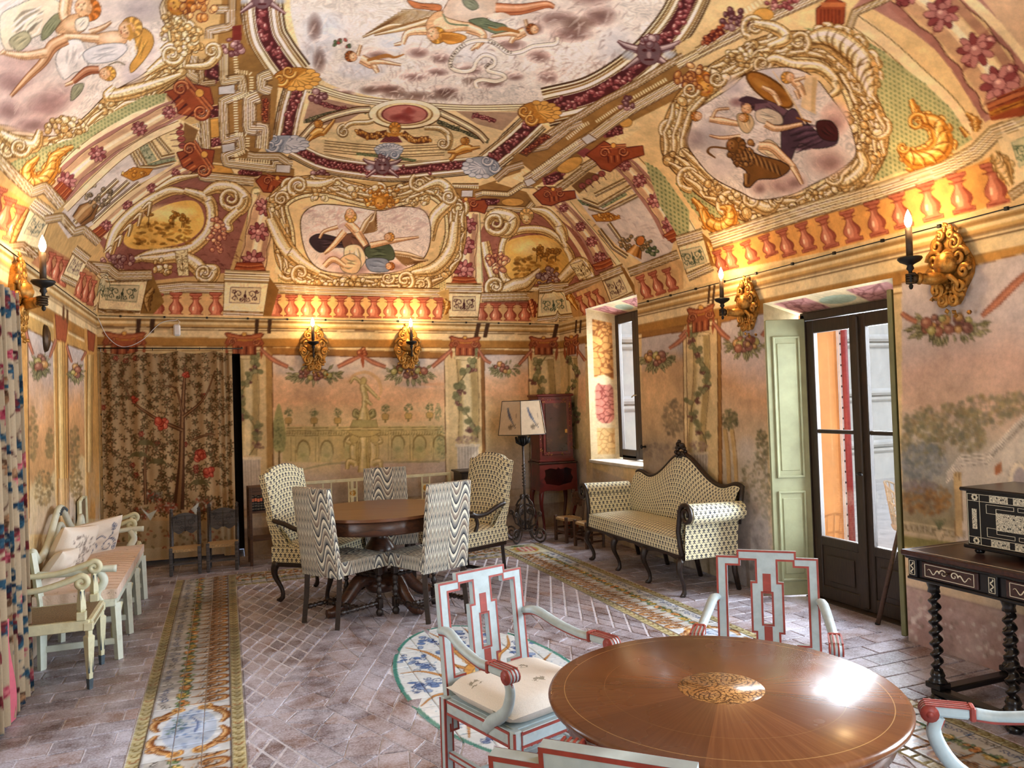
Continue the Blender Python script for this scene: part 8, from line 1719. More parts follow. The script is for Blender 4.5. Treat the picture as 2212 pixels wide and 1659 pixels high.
low_chair('carved_low_chair','low dark carved chair with scalloped back and rush seat before the tapestry',(-.40,8.33),(.02,-1),.29,.27,.25,.575,'carved',BLK)
low_chair('carved_low_chair','low black chair with deeply carved scroll back beside the tapestry edge',(-.05,8.33),(-.05,-1),.30,.27,.265,.60,'carved',BLK)
low_chair('rush_low_chair','small rustic chair with rush seat in the corner under the lacquer cabinet',(3.62,7.93),(-1,-.1),.27,.24,.265,.56,'stool',OAK)
low_chair('rush_low_chair','small rustic rush chair squeezed against the rolled arm of the sofa',(3.66,7.50),(-1,-.1),.27,.24,.265,.56,'stool',OAK)
# --- bookcase and books
t=thing('open_bookcase','narrow brown wooden open bookcase beside the tapestry doorway','bookcase',(.44,8.44,0),.06)
for sx in(-1,1):
 for sy in(-1,1):mb=MB();mb.box((sx*.225,sy*.12,.40),(.03,.03,.80),ch=.003);mb.build('post',OAK,t)
for z_ in(.26,.545,.79):mb=MB();mb.box((0,0,z_),(.47,.26,.02),ch=.003);mb.build('shelf',OAK,t)
mb=MB();mb.box((0,-.125,.75),(.42,.012,.06));mb.build('top_rail',OAK,t)
BKB=mat('black_leather',(30,27,28),.45,var=.2);BKO=mat('orange_label',(214,116,76),.5,var=.1);BKG=mat('gilt_tooling',(196,186,160),.4,.3)
for k in range(9):
 h=.165+.006*math.sin(k*2.1)if k<4 else .15+.01*math.sin(k*1.7);x=-.195+k*.027;tb=thing('book','black leather book with orange spine label on the bookcase' if k<4 else 'plain black leather book beside the orange-labelled books','book',(.44+x*math.cos(.06),8.44-.03+x*math.sin(.06),.5555),.06,'labelled books' if k<4 else 'plain books')
 mb=MB();mb.box((0,0,h/2),(.025,.13,h),ch=.004);mb.build('cover',BKB,tb)
 if k<4:mb=MB();mb.box((0,-.0655,h*.68),(.023,.002,.034));mb.build('spine_label',BKO,tb)
 mb=MB()
 for q in(.12,.3,.45,.9):mb.box((0,-.0655,h*q),(.024,.0016,.003))
 mb.build('spine_bands',BKG,tb)
 # --- cream settee against the back wall, and the dark chest
GOLDM=mat('gilt_rosette',(206,168,90),.4,.3,var=.2)
t=thing('cream_settee','long cream painted settee with openwork back and gilt rosettes along the back wall','settee',(1.60,8.58,0),0)
mb=MB();mb.box((0,.10,.775),(1.72,.03,.035),ch=.005);mb.box((0,.10,.49),(1.72,.028,.03),ch=.004);mb.build('back_rails',CREAMP,t)
for x in(-.845,-.29,.29,.845):mb=MB();mb.box((x,.10,.39),(.035,.035,.78),ch=.004);mb.build('back_post',CREAMP,t)
for x in(-.56,-.28+.0,.0,.56):
 mb=MB();mb.box((x-.045,.10,.63),(.014,.02,.26));mb.box((x+.045,.10,.63),(.014,.02,.26));mb.box((x,.10,.63),(.085,.022,.10),ch=.006);sp=mb.build('splat',CREAMP,t)
 mb=MB();mb.lathe([(0,-.003),(.036,-.003),(.036,.003),(0,.006)],(x,.088,.63),14,axis=(0,-1,0))
 for k in range(8):a=k*PI/4;mb.lathe([(0,-.004),(.009,0),(0,.008)],(x+.022*math.cos(a),.084,.63+.022*math.sin(a)),6,axis=(0,-1,0))
 mb.build('rosette',GOLDM,sp)
mb=MB();mb.box((0,-.10,.40),(1.70,.46,.06),ch=.006);mb.build('seat_frame',CREAMP,t);mb=MB();seat_pad(mb,1.64,.42,.43,.47,(0,-.1),.02);mb.build('seat_pad',SPRIGR,t)
for x in(-.82,0,.82):mb=MB();mb.tube([(x,-.31,.38),(x,-.31,0)],[.024,.015],8);mb.build('front_leg',CREAMP,t)
for sx in(-1,1):mb=MB();mb.tube(spline([(sx*.845,.10,.66),(sx*.85,-.1,.64),(sx*.85,-.26,.62)],n=5),.018,8);mb.tube([(sx*.85,-.24,.62),(sx*.845,-.27,.42)],.014,8);mb.build('arm',CREAMP,t)
t=thing('bedside_chest','small dark brown chest between the cream settee and the floor lamp','chest',(2.72,8.62,0),0)
mb=MB();mb.box((0,0,.43),(.38,.34,.72),ch=.004);mb.build('body',DARKWOOD,t);mb=MB();mb.box((0,0,.80),(.43,.39,.022),ch=.006);mb.build('top',DARKWOOD,t)
for z_ in(.68,.46,.22):mb=MB();mb.box((0,-.174,z_),(.33,.012,.17 if z_>.5 else .20),ch=.004);dr=mb.build('drawer',DARKWOOD,t);mb=MB();mb.lathe([(.004,0),(.012,.014),(0,.02)],(0,-.18,z_),8,axis=(0,-1,0));mb.build('knob',BRONZE,dr)
for sx in(-1,1):
 for sy in(-1,1):mb=MB();mb.box((sx*.165,sy*.145,.04),(.04,.04,.08),ch=.004);mb.build('foot',DARKWOOD,t)
 # --- white bench, cream cane chairs, pillows
t=thing('white_bench','long white painted bench with serpentine back rail and bracketed legs along the left wall','bench',(-.92,6.50,0),PI/2)
cr=lambda x:.655+.26*math.exp(-(x/.36)**2)+.085*math.exp(-((abs(x)-.88)/.10)**2)-.0*x
P=[(x,.24,cr(x))for x in np.linspace(-.88,.88,50)];mb=MB();mb.tube(P,.023,8,flat=1.3);k=MB();q=[p for p in P if abs(p[0])<.16]
rl=mb.build('crest_rail',WHITEP,t);mb=MB()
for i in range(9):mb.lathe([(0,-.01),(.014,0),(0,.012)],(-.12+i*.03,.215,cr(-.12+i*.03)),6,axis=(.3*(i-4),-1,.2))
mb.build('carved_leaf',GREYLINE,rl)
for x in(-.88,.88):mb=MB();mb.tube([(x,.20,0),(x,.20,.42),(x,.24,cr(x))],[.024,.026,.022],4,smooth=False);mb.build('back_post',WHITEP,t)
mb=MB();mb.tube([(x,.235,.50)for x in(-.88,.88)],.016,6);mb.tube(spline([(-.30,.235,.50),(-.22,.24,.68),(0,.24,.80),(.22,.24,.68),(.30,.235,.50)],n=8),.018,8);mb.build('back_splat',WHITEP,t)
mb=MB();mb.box((0,0,.375),(1.80,.46,.05),ch=.006);mb.build('seat_frame',WHITEP,t)
for i,x in enumerate((-.86,-.25,.30,.84)):
 mb=MB();mb.tube([(x,-.22,.37),(x,-.235,0)],[.032,.026],4,smooth=False);mb.build('front_leg',WHITEP,t)
 mb=MB();mb.tube([(x,.19,.37),(x,.20,0)],.024,4,smooth=False);mb.build('rear_leg',WHITEP,t);mb=MB();mb.box((x,-.01,.12),(.022,.42,.04),ch=.004);mb.build('stretcher',WHITEP,t)
 if i<3:P=spline([(x+.03,-.20,.13),(x+.08,-.20,.2),(x+.14,-.21,.24),(x+.18,-.22,.33)],n=5);mb=MB();mb.tube(P,[.014,.02,.018,.026],7);mb.build('bracket',GREYP if 'GREYP' in globals()else CREAMP,t)
for sx in(-1,1):
 mb=MB();mb.tube(spline([(sx*.88,.22,.60),(sx*.885,.05,.585),(sx*.89,-.12,.60),(sx*.89,-.235,.595)],n=6),[.02,.018,.02,.024],8);mb.tube(spline([(sx*.885,-.13,.59),(sx*.88,-.16,.52),(sx*.875,-.12,.44),(sx*.87,-.14,.38)],n=6),[.018,.02,.024,.03],8,flat=1.3);mb.build('arm',WHITEP,t)
def quilted():
 m_=NT('quilted_pink_linen');uv=m_.uv();x=m_.xyz(uv);w=m_.math('SINE',m_.math('MULTIPLY',x[0],70.0));sp=m_.noise(16,3,.6,uv);m=m_.math('GREATER_THAN',sp,.64);g=m_.noise(80,3,.6,uv)
 m_.bump(m_.math('ADD',w,m_.math('MULTIPLY',g,1.2)),.006,.6);return m_.fin(m_.mix(m_.math('MULTIPLY',m,.55),lin((226,204,188)),lin((136,104,92))),.9,spec=.15)
o=tag(seat_pad(MB(),1.78,.48,.401,.462,(0,0),.02,40,14).build('bench_cushion',quilted()),'long pale pink quilted cushion lying on the white bench','cushion');o.location=(-.925,6.50,0);o.rotation_euler=(0,0,PI/2)
def pillow(label,loc,rot,w,h,th,paintf):
 pc_=Canvas(w,h,.005,MMAP,(228,216,202));paintf(pc_,w*1000,h*1000);pc_.finish();n=40
 a,b=np.meshgrid(np.linspace(-1,1,n),np.linspace(-1,1,n));th_=th/2*np.clip((1-np.abs(a)**3.2)*(1-np.abs(b)**3.2),0,1)**.45;pin=1-.06*(np.abs(a)*np.abs(b))**2+.03*np.abs(a*b)
 X=a*w/2*(1-.05*(1-b*b)*np.abs(a));Z_=b*h/2*(1-.05*(1-a*a)*np.abs(b));wr=.004*np.sin(a*9+b*5)+.003*np.sin(b*13-a*4);col=pc_.sample((a+1)/2*w,(b+1)/2*h)
 o=link('pillow',grid_mesh('pillow',X,-th_-wr*th_/th*2,Z_,col),PILL);tag(o,label,'pillow');bk=link('back_face',grid_mesh('back_face',X,th_,Z_,np.full(col.shape,222.0)*[1,.95,.89],flip=True),PILL,o);o.location=loc;o.rotation_euler=rot;return o
PILL=mat_paint('embroidered_linen',.9,.06,160,.001,.15);NAVY=(44,56,92)
def p_floral(c_,w,h):
 r_=np.random.default_rng(4)
 for k in range(5):c_.stroke([(w*.3+k*26,h*.88),(w*.45+r_.normal(0,30),h*.5),(w*.6+k*20,h*.12)],4,(120,106,96));
 for k in range(46):p=(w*.5+r_.normal(0,w*.16),h*(.1+.8*k/46));c_.leafcurl(p,14,(112,98,90),r_.uniform(0,6),1,4);c_.ell(p,7,5,(170,156,146))
def p_coach(c_,w,h):
 for sx in(.32,.68):c_.stroke([(w*sx+math.cos(a)*(70-7*a),h*.36+math.sin(a)*(70-7*a))for a in np.linspace(0,8,40)],7,NAVY,smooth=False)
 for(x,y,r_)in((.12,.26,28),(.88,.26,28),(.14,.84,22),(.76,.84,26)):
  q=np.linspace(0,2*PI,30);c_.stroke(np.stack([w*x+r_*np.cos(q),h*y+r_*np.sin(q)],1),6,NAVY,smooth=False)
  for k in range(6):c_.stroke([(w*x,h*y),(w*x+r_*math.cos(k*PI/3),h*y+r_*math.sin(k*PI/3))],4,NAVY)
 for P_ in(((.14,.8),(.24,.66),(.30,.56),(.2,.5)),((.76,.78),(.74,.66),(.68,.56),(.8,.52),(.88,.4)),((.4,.6),(.5,.68),(.6,.6)),((.5,.2),(.5,.6))):c_.stroke([(w*a,h*b)for a,b in P_],7,NAVY)
pillow('white pillow with grey floral embroidery leaning on the bench',(-1.03,6.12,.65),(.40,.12,PI/2-.40),.40,.38,.15,p_floral);pillow('cream pillow with navy blue wheel and scroll embroidery',(-1.02,7.06,.585),(.40,-.06,PI/2-.75),.46,.34,.13,p_coach)
pillow('plain pale pillow with tasselled corner behind the bench arm',(-1.07,5.86,.58),(.6,.1,PI/2-.1),.36,.30,.12,lambda c_,w,h:None)
CANE=mat('woven_cane',(122,104,78),.7,var=.35,scale=120,bump=.004)
def cane_chair(label,loc,d):
 t=thing('cane_armchair',label,'armchair',(loc[0],loc[1],0),face(d),'cream cane armchairs');W,D=.235,.215
 mb=MB();
 for s_ in(-1,1):mb.box((0,s_*D,.375),(2*W,.03,.06),ch=.004);mb.box((s_*W,0,.375),(.03,2*D,.06),ch=.004)
 fr_=mb.build('seat_frame',CREAMP,t);mb=MB();mb.box((0,0,.402),(2*W-.02,2*D-.02,.010));mb.build('cane_seat',CANE,t)
 mb=MB()
 for s_ in(-1,1):
  for q in np.linspace(-.19,.17,12):mb.tube([(q+.03*k_,-D-.0155,.375+s_*.011*math.sin(k_*PI))for k_ in np.linspace(0,1,6)],.0016,4);mb.tube([(W+.0155,q+.03*k_,.375+s_*.011*math.sin(k_*PI))for k_ in np.linspace(0,1,6)],.0016,4)
 mb.build('chain_ornament',mat_oc,fr_)
 def leg(x,y,z1,z0,r1=.027,r0=.016):
  mb=MB();mb.box((x,y,z1+.02),(.05,.05,.045),ch=.004);mb.tube([(x,y,z1-.002),(x,y,z1-.03),(x,y,z1-.04),(x,y,z0+.06)],[r1*.75,r1*.7,r1*1.15,r0],4,smooth=False);l_=mb.build('leg',CREAMP,t)
  mb=MB();mb.tube([(x,y,z0),(x,y,z0+.06)],[r0*.95,r0*1.25],4,smooth=False);mb.build('toe',GREYLINE,l_);h=z1-.08
  for(dx,dy)in((0,-1),(1,0),(-1,0)):mb=MB();mb.box((x+dx*.0175,y+dy*.0175,(h+z0+.09)/2),(.009 if dx==0 else .004,.009 if dy==0 else .004,h-z0-.10));mb.build('flute',GREYLINE,l_)
 for sx in(-1,1):
  leg(sx*(W-.005),-D+.005,.345,0);mb=MB();mb.tube([(sx*W,D,0),(sx*W,D,.42),(sx*(W-.02),D+.005,.86)],[.02,.022,.018],4,smooth=False);mb.build('back_post',CREAMP,t)
  P=list(spline([(sx*(W-.01),D+.01,.60),(sx*W,.05,.60),(sx*W,-.10,.635),(sx*W,-.17,.66)],n=5))+[(sx*W,-.175-.04*math.sin(a)*(1-a/9),.622+.04*math.cos(a)*(1-a/9))for a in np.linspace(0.2,8,26)];mb=MB();mb.tube(P,[.017,.019,.018,.012],7,flat=1.0);ar=mb.build('volute_arm',CREAMP,t)
  mb=MB();mb.box((sx*W,-.175,.43),(.05,.05,.05),ch=.004);mb.tube([(sx*W,-.175,.45),(sx*W,-.175,.47),(sx*W,-.175,.585)],[.016,.026,.017],4,smooth=False);su=mb.build('arm_post',CREAMP,t)
  for(dx,dy)in((0,-1),(1,0),(-1,0)):mb=MB();mb.box((sx*W+dx*.0165,-.175+dy*.0165,.53),(.008 if dx==0 else .004,.008 if dy==0 else .004,.09));mb.build('flute',GREYLINE,su)
 mb=MB();mb.tube([(-W+.02,D+.005,.85),(0,D+.005,.87),(W-.02,D+.005,.85)],.017,6);mb.tube([(-W+.01,D+.004,.55),(W-.01,D+.004,.55)],.014,6);bk=mb.build('back_rail',CREAMP,t);mb=MB();mb.box((0,D+.004,.70),(2*W-.06,.008,.28));mb.build('cane_back',CANE,t)
mat_oc=mat('ochre_line',(150,128,88),.6)
cane_chair('cream cane armchair with scrolled arms between floral curtain and white bench',(-.985,5.335),(1,0));cane_chair('cream cane armchair with scrolled arms between white bench and tapestry',(-.985,7.74),(1,.05))
# --- tapestry in the doorway, with rod and rings
TY=YB-.045
tc=Canvas(1.46,2.28,.0058,lambda px:on_plane(np.asarray(px,float),1,TY)[:,[0,2]],(150,118,84),-1.30,0.0);v_=tc;r_=np.random.default_rng(8)
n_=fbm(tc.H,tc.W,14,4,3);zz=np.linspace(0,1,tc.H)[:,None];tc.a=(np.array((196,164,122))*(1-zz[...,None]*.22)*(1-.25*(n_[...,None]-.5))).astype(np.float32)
BR,BR2,RD,OLV=(84,54,36),(120,84,54),(156,66,48),(104,92,60)
for i in range(900):
 p=np.array((r_.uniform(220,500),r_.uniform(752,1120)));s_=r_.uniform(2.2,4.6);a=r_.uniform(0,6)
 for j in range(4):tc.ell(p+[s_*math.cos(a+j*1.5),s_*math.sin(a+j*1.5)],s_*.9,s_*.45,(92,64,40)if j%2 else(78,66,40),a+j*1.5,.8,n=8)
 if i%60==0:tc.flower(p,6,((92,40,30),RD,(176,104,76),(206,160,120)),6)
for P_,w_ in(([(385,1100),(392,1000),(395,880),(400,790)],[26,14,10,5]),([(395,930),(340,905),(290,870),(268,830)],[9,8,5,2]),([(396,900),(440,860),(465,800)],[8,5,2]),([(394,890),(380,840),(350,830)],[6,4,2]),([(315,1090),(313,1000),(318,960)],[8,6,3]),([(415,950),(450,938),(465,940)],[6,4,2])):tc.stroke(P_,w_,BR);tc.stroke(P_,np.array(w_)*.35,(150,112,74),.8)
for p,R in(((402,808),10),((290,862),9),((350,915),18),((432,985),18),((452,1020),14)):tc.cluster(p,R*.7,R*.5,((120,40,30),(178,76,56),(200,106,80),(222,146,112)),12,R*.45)
for x0,y0 in((315,960),(300,985),(340,1000),(430,1045)):
 for k in range(9):a=PI+k*PI/8;tc.stroke([(x0,y0),(x0+14*math.cos(a),y0+10*math.sin(a)),(x0+24*math.cos(a),y0+8*math.sin(a)+8)],[4,3,1],OLV)
for c_,rx,ry,col in(((335,1072),20,14,(92,96,92)),((360,1096),26,14,(130,60,46)),((440,1090),24,18,(110,74,54)),((300,1110),24,16,(122,84,58))):tc.soft(c_,rx,ry,col,.8);foliage(tc,c_,rx,ry,(BR,OLV,RD,(200,190,170)),50,3,int(c_[0]))
for q in(((303,1095),(320,1110),(340,1100),(325,1125)),((412,1100),(430,1085),(424,1112))):tc.poly(q,(206,214,210))
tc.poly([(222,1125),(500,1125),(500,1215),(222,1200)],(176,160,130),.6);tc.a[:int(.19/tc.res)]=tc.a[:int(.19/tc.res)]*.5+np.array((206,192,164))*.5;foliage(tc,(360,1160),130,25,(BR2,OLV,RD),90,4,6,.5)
tc.finish()
X,Z_=np.meshgrid(np.linspace(0,1,230),np.linspace(0,1,390));xw=-1.19+1.275*X;sag=.03*np.abs(np.sin(X*PI*3.5))*Z_**6;wv=.011*np.sin(X*38+1.5*Z_)+.012*np.sin(X*63)+.02*np.exp(-((X-.95)/.06)**2)*np.sin(X*120)
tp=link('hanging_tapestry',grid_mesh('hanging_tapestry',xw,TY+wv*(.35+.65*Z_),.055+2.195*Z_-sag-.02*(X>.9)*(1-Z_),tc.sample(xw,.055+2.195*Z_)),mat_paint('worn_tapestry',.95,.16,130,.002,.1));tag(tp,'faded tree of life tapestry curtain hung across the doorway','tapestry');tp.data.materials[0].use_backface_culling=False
t=thing('curtain_rod','thin black iron curtain rod above the tapestry','curtain rod',(-.5,YB-.045,2.285));mb=MB();mb.tube([(-.71,0,0),(.70,0,-.012)],.007,7);mb.build('rod',BLACKI,t)
for k in range(6):x=-.66+k*.23;mb=MB();mb.tube([(x,.014*math.cos(a),-.012-.0+.016*math.sin(a))for a in np.linspace(0,2*PI,13)],.0028,5);mb.build('ring',BLACKI,t)
for x in(-.70,.69):mb=MB();mb.tube([(x,0,0),(x,.046,0)],.008,6);mb.build('bracket',BLACKI,t)
# --- floral curtain at the left door
fc=Canvas(1.7,2.36,.0075,MMAP,(204,180,148));r_=np.random.default_rng(12);PINK=((130,30,50),(190,72,92),(230,130,136),(244,190,182));TEAL=((24,44,66),(44,84,108),(86,124,140),(140,166,170));MAR=((70,24,30),(128,46,52),(160,80,76),(190,120,108))
for i in range(26):x,y=r_.uniform(0,1700),r_.uniform(0,2300);fc.stroke([(x,y),(x+r_.normal(0,60),y+120),(x+r_.normal(0,80),y+260),(x+r_.normal(0,90),y+380)],[7,6,5,3],(84,56,48))
for i in range(560):
 p=np.array((r_.uniform(0,1700),r_.uniform(0,2360)));k=r_.integers(0,7);pal=(PINK,TEAL,TEAL,MAR,MAR,TEAL,((90,60,40),(176,128,92),(206,164,124),(226,196,160)))[k];a=r_.uniform(0,6)
 if k==0 and i%2:fc.flower(p,r_.uniform(30,54),pal,8,a)
 else:
  for j in range(3):fc.ell(p+[26*math.cos(a+j),26*math.sin(a+j)],26,10,pal[1 if j else 0],a+j,line=pal[0],lw=2);fc.stroke([p,p+[40*math.cos(a+j),40*math.sin(a+j)]],2,pal[2])
fc.a*=.8;fc.finish()
S,Z_=np.meshgrid(np.linspace(0,1,230),np.linspace(0,1,220));yw=4.30+.90*S+.012*np.sin(S*70);gath=.45+.55*(1-Z_)**.6;fold=(.045*np.sin(S*2*PI*8.5)+.018*np.sin(S*2*PI*17+1))*gath
xw=XL+.10+fold+.015*(1-Z_);zw=.02+2.30*Z_;yw=yw+(-.02*Z_+.0)*1
t=thing('floral_curtain','heavy chintz curtain with pink and blue flowers on cream at the left doorway','curtain',(XL+.1,4.75,0))
CURT=mat_paint('chintz_cloth',.9,.08,90,.001,.15);o=link('drape',grid_mesh('drape',xw-XL-.1,yw-4.75,zw,fc.sample(S*1.7,Z_*2.36)),CURT,t)
o=link('lining',grid_mesh('lining',xw*0-.075,yw-4.75,zw*.995,None,flip=True),mat('pink_lining',(186,92,104),.9,var=.08,scale=10),t)
mb=MB();mb.grid(lambda u,v_:np.array([.03+.02*u+.01*math.sin(v_*6),-.10+.12*u*(1-.75*v_),.005+.55*v_]),6,20,True);mb.build('turned_back_hem',mat('rose_lining',(196,96,112),.9,var=.1,scale=8),t)
# --- French door with glass and shutters
def glass_mat():
 t_=NT('window_glass');t_.t.nodes.remove(t_.b);a=t_.n('ShaderNodeBsdfTransparent');b=t_.n('ShaderNodeBsdfGlossy');b.inputs['Roughness'].default_value=.02;mx=t_.n('ShaderNodeMixShader');mx.inputs[0].default_value=.06;t_.l(a.outputs[0],mx.inputs[1]);t_.l(b.outputs[0],mx.inputs[2]);t_.l(mx.outputs[0],t_.out.inputs[0]);return t_.m
GLASS=glass_mat()
def leaf(parent,x,y0,y1,z0,z1,bars,name='leaf',kick=.45,lean=0.0):
 """glazed leaf: stiles, rails, kick panel, panes"""
 e=parent;w=.075;th=.045;mb=MB();ym=(y0+y1)/2
 for y in(y0+w/2,y1-w/2):mb.box((x,y,(z0+z1)/2),(th,w,z1-z0),ch=.006)
 for z_ in[z0+.05,kick,z1-.05]:mb.box((x,ym,z_),(th,y1-y0-2*w,.10 if z_!=kick else .07),ch=.006)
 for b in bars:mb.box((x,ym,b),(th*.7,y1-y0-2*w,.03),ch=.005)
 o=mb.build(name,TIMBER,e)
 if kick>z0+.1:
  mb=MB();mb.box((x,ym,(z0+.1+kick-.035)/2),(th*.4,y1-y0-2*w,kick-.035-z0-.1));mb.box((x-.016,ym,(z0+kick)/2+.02),(.012,y1-y0-2*w-.09,kick-z0-.24),ch=.005);mb.build('kick_panel',TIMBER,o)
 zz=[kick+.035 if kick>z0+.1 else z0+.1]+list(bars)+[z1-.10]
 for a,b in zip(zz[:-1],zz[1:]):mb=MB();mb.box((x,ym,(a+b)/2),(.004,y1-y0-2*w+.01,b-a));mb.build('pane',GLASS,o)
 return o
DX=XR+.28;yc=4.275
d1=empty('door_1',(0,0,0));d1['kind']='structure'
for(a,b)in((3.765,yc),(yc,4.785)):leaf(d1,DX,a,b,.01,2.15,[1.29],'door_leaf')
mb=MB()
for y in(3.74,4.81):mb.box((DX+.01,y,1.10),(.09,.05,2.2),ch=.005)
mb.box((DX+.01,yc,2.185),(.09,1.12,.06),ch=.005);mb.box((DX-.03,yc,1.08),(.03,.05,2.1),ch=.008);mb.box((DX,yc,.0),(.16,1.12,.02));mb.build('door_frame',TIMBER,d1)
mb=MB();mb.tube([(DX-.045,yc,1.0),(DX-.075,yc,1.0),(DX-.08,yc-.05,.995)],.009,7);mb.build('door_handle',BLACKI,d1)
def shutter(name,A,B,z0,z1,mat_,flip):
 A,B=np.array(A),np.array(B);d=B-A;L=np.hypot(*d);a=math.atan2(d[1],d[0]);t_=empty(name,(A[0],A[1],0),a);t_['kind']='structure'
 mb=MB();mb.box((L/2,0,(z0+z1)/2),(L,.032,z1-z0),ch=.004);mb.build('shutter_leaf',mat_,t_)
 for(q0,q1)in((z0+.12,z0+.80),(z0+.92,z1-.14)):
  for s_ in(-1,1):
   mb=MB();zc=(q0+q1)/2;h=q1-q0
   for(x_,z_,sx,sz)in((.055,zc,.018,h),(L-.055,zc,.018,h),(L/2,q0,L-.092,.018),(L/2,q1,L-.092,.018)):mb.box((x_,s_*.018,z_),(sx,.014,sz),ch=.004)
   mb.box((L/2,s_*.014,zc),(L-.16,.012,h-.09),ch=.005);mb.build('panel_moulding',mat_,t_)
 return t_
shutter('door_shutter_left',(3.985,4.905),(4.275,4.80),.02,2.17,SHUT,0);shutter('door_shutter_right',(4.02,3.735),(4.275,3.80),.02,2.24,SHUT_D,0)
t=thing('wooden_pole','thin wooden pole leaning in the French door opening','pole',(4.12,4.04,0));mb=MB();mb.tube([(0,0,0),(.085,-.20,.86)],.016,7);mb.build('shaft',OAK,t);mb=MB();mb.tube([(-.001,0,-.0),(.001,0,.012)],.018,7);mb.build('ferrule',BLACKI,t)
STONE=mat('worn_sill_stone',(206,196,178),.8,var=.12,scale=6,bump=.003)
wallplane('door_threshold',[[(XR-.01,3.66,.001),(XR+.9,3.66,.001),(XR+.9,5.0,.001),(XR-.01,5.0,.001)]],BRICK)
def crackle(c_,box,bg,line,seeds,seed,round_=False):
 x0,y0,x1,y1=[int(k/1000/c_.res)for k in box];r=np.random.default_rng(seed);S=r.uniform([x0,y0],[x1,y1],(seeds,2));yy,xx=np.mgrid[y0:y1,x0:x1];d=np.sort(np.hypot(xx[...,None]-S[:,0],yy[...,None]-S[:,1]),-1);m=(d[...,1]-d[...,0])<2.2;idx=np.argmin(np.hypot(xx[...,None]-S[:,0],yy[...,None]-S[:,1]),-1)
 col=np.array(bg)*(1+.14*(r.random(seeds)[idx]-.5))[...,None];col[m]=line;sub=c_.a[y0:y1,x0:x1]
 if round_:R=(x1-x0)/2;k=np.ones(sub.shape[:2],bool);cy=yy-y0;cx=xx-x0-R;k&=~((cy<R)&(np.hypot(cx,cy-R)>R));k&=~((cy>(y1-y0)-R)&(np.hypot(cx,cy-(y1-y0)+R)>R));sub[k]=col[k]
 else:sub[:]=col
def painted_reveal(name,P00,P10,P11,P01,w,h,paintf,seed):
 c_=Canvas(w,h,.008,MMAP,(226,202,158));paintf(c_);c_.age(seed,.16,5);c_.finish();nu,nv=int(w/.012)+2,int(h/.012)+2;u,q=np.meshgrid(np.linspace(0,1,nu),np.linspace(0,1,nv));P=[np.array(p,float)for p in(P00,P10,P11,P01)]
 A=[(P[0][i]*(1-u)+P[1][i]*u)*(1-q)+(P[3][i]*(1-u)+P[2][i]*u)*q for i in range(3)];o=link(name,grid_mesh(name,*A,c_.sample(u*w,q*h)),FRESCO_W);o['kind']='structure';return o
def jamb(c_):crackle(c_,(70,980,290,1680),(222,160,88),(150,92,44),40,1);crackle(c_,(75,430,285,940),(206,130,110),(140,70,58),26,2,True);crackle(c_,(80,60,280,380),(228,186,124),(196,148,92),16,3);c_.ell((178,960),90,60,(226,202,158))
def soff(c_):crackle(c_,(60,40,380,300),(190,130,122),(140,84,78),14,4);crackle(c_,(720,40,1040,300),(190,130,122),(140,84,78),14,5);c_.ell((550,170),150,80,(176,186,158))
for(y0,y1,z0,z1,dp,nm,ft,sp)in((WIN[0],WIN[1],WIN[2],WIN[3],.36,'window_reveal',jamb,.13),(DOOR[0],DOOR[1],0.0,DOOR[3],.30,'door_reveal',lambda c_:c_.a.__imul__(.86),.05)):
 a,b,xo=y0+sp,y1-sp,XR+dp;zt=z1-.10
 painted_reveal(nm+'_far',(XR,y1,z0),(xo,b,z0),(xo,b,zt),(XR,y1,z1),.37,z1-z0,ft,41);painted_reveal(nm+'_near',(XR,y0,z0),(xo,a,z0),(xo,a,zt),(XR,y0,z1),.37,z1-z0,ft,42);painted_reveal(nm+'_top',(XR,y0,z1),(XR,y1,z1),(xo,b,zt),(xo,a,zt),1.1,.34,soff,43)
w1=empty('window_1',(0,0,0));w1['kind']='structure';WX=XR+.33
for(a,b)in((7.05,7.52),(7.52,7.99)):leaf(w1,WX,a,b,.90,2.56,[],'casement',.90)
mb=MB();mb.box((XR+.17,7.52,.868),(.40,1.2,.035),ch=.006);mb.build('window_sill',STONE,w1);mb=MB();mb.tube([(WX-.03,7.52,1.62),(WX-.07,7.52,1.62),(WX-.075,7.56,1.60)],.008,6);mb.build('window_handle',BKG,w1)
mb=MB();mb.box((WX+.03,7.52,2.565),(.08,1.06,.05));mb.build('window_head',TIMBER,w1)
d2=empty('door_2',(0,0,0));d2['kind']='structure'
for(a,b)in((3.58,4.285),(4.285,4.99)):leaf(d2,XL-.12,a,b,.01,2.22,[1.29],'door_leaf')
d3=empty('added_front_door',(0,0,0),PI/2);d3['kind']='structure'  # unseen glazed front door, added so the frontal fill light can enter
for(a,b)in((-2.1,-1.5),(-1.5,-.9)):leaf(d3,YF-.06,a,b,.01,2.25,[1.29],'door_leaf')
w2=empty('window_2',(0,0,0));w2['kind']='structure'
for(a,b)in((WIN2[0]+.02,1.15),(1.15,WIN2[1]-.02)):leaf(w2,XR+.12,a,b,.90,2.62,[],'casement',.90)
reveal('window_2_reveal','r',*WIN2,.3,.02);reveal('door_2_reveal','l',*DOORL,.3,.0,sill=False)
EXG=mat('pale_gravel',(206,200,190),.95,var=.1,scale=4);ORNG=mat('orange_render',(222,160,98),.9,var=.08,scale=3,bump=.004);PALE=mat('pale_stone_front',(214,210,200),.9,var=.08,scale=2,bump=.006);REDR=mat('red_pipe_paint',(150,52,54),.5,var=.1);WHT=mat('white_lead_strip',(222,222,226),.6,var=.05)
g=wallplane('ground_terrace',[[(XR+.9,-12,-.15),(30,-12,-.15),(30,26,-.15),(XR+.9,26,-.15)],[(-14,-12,-.15),(XL-.6,-12,-.15),(XL-.6,26,-.15),(-14,26,-.15)]],EXG)
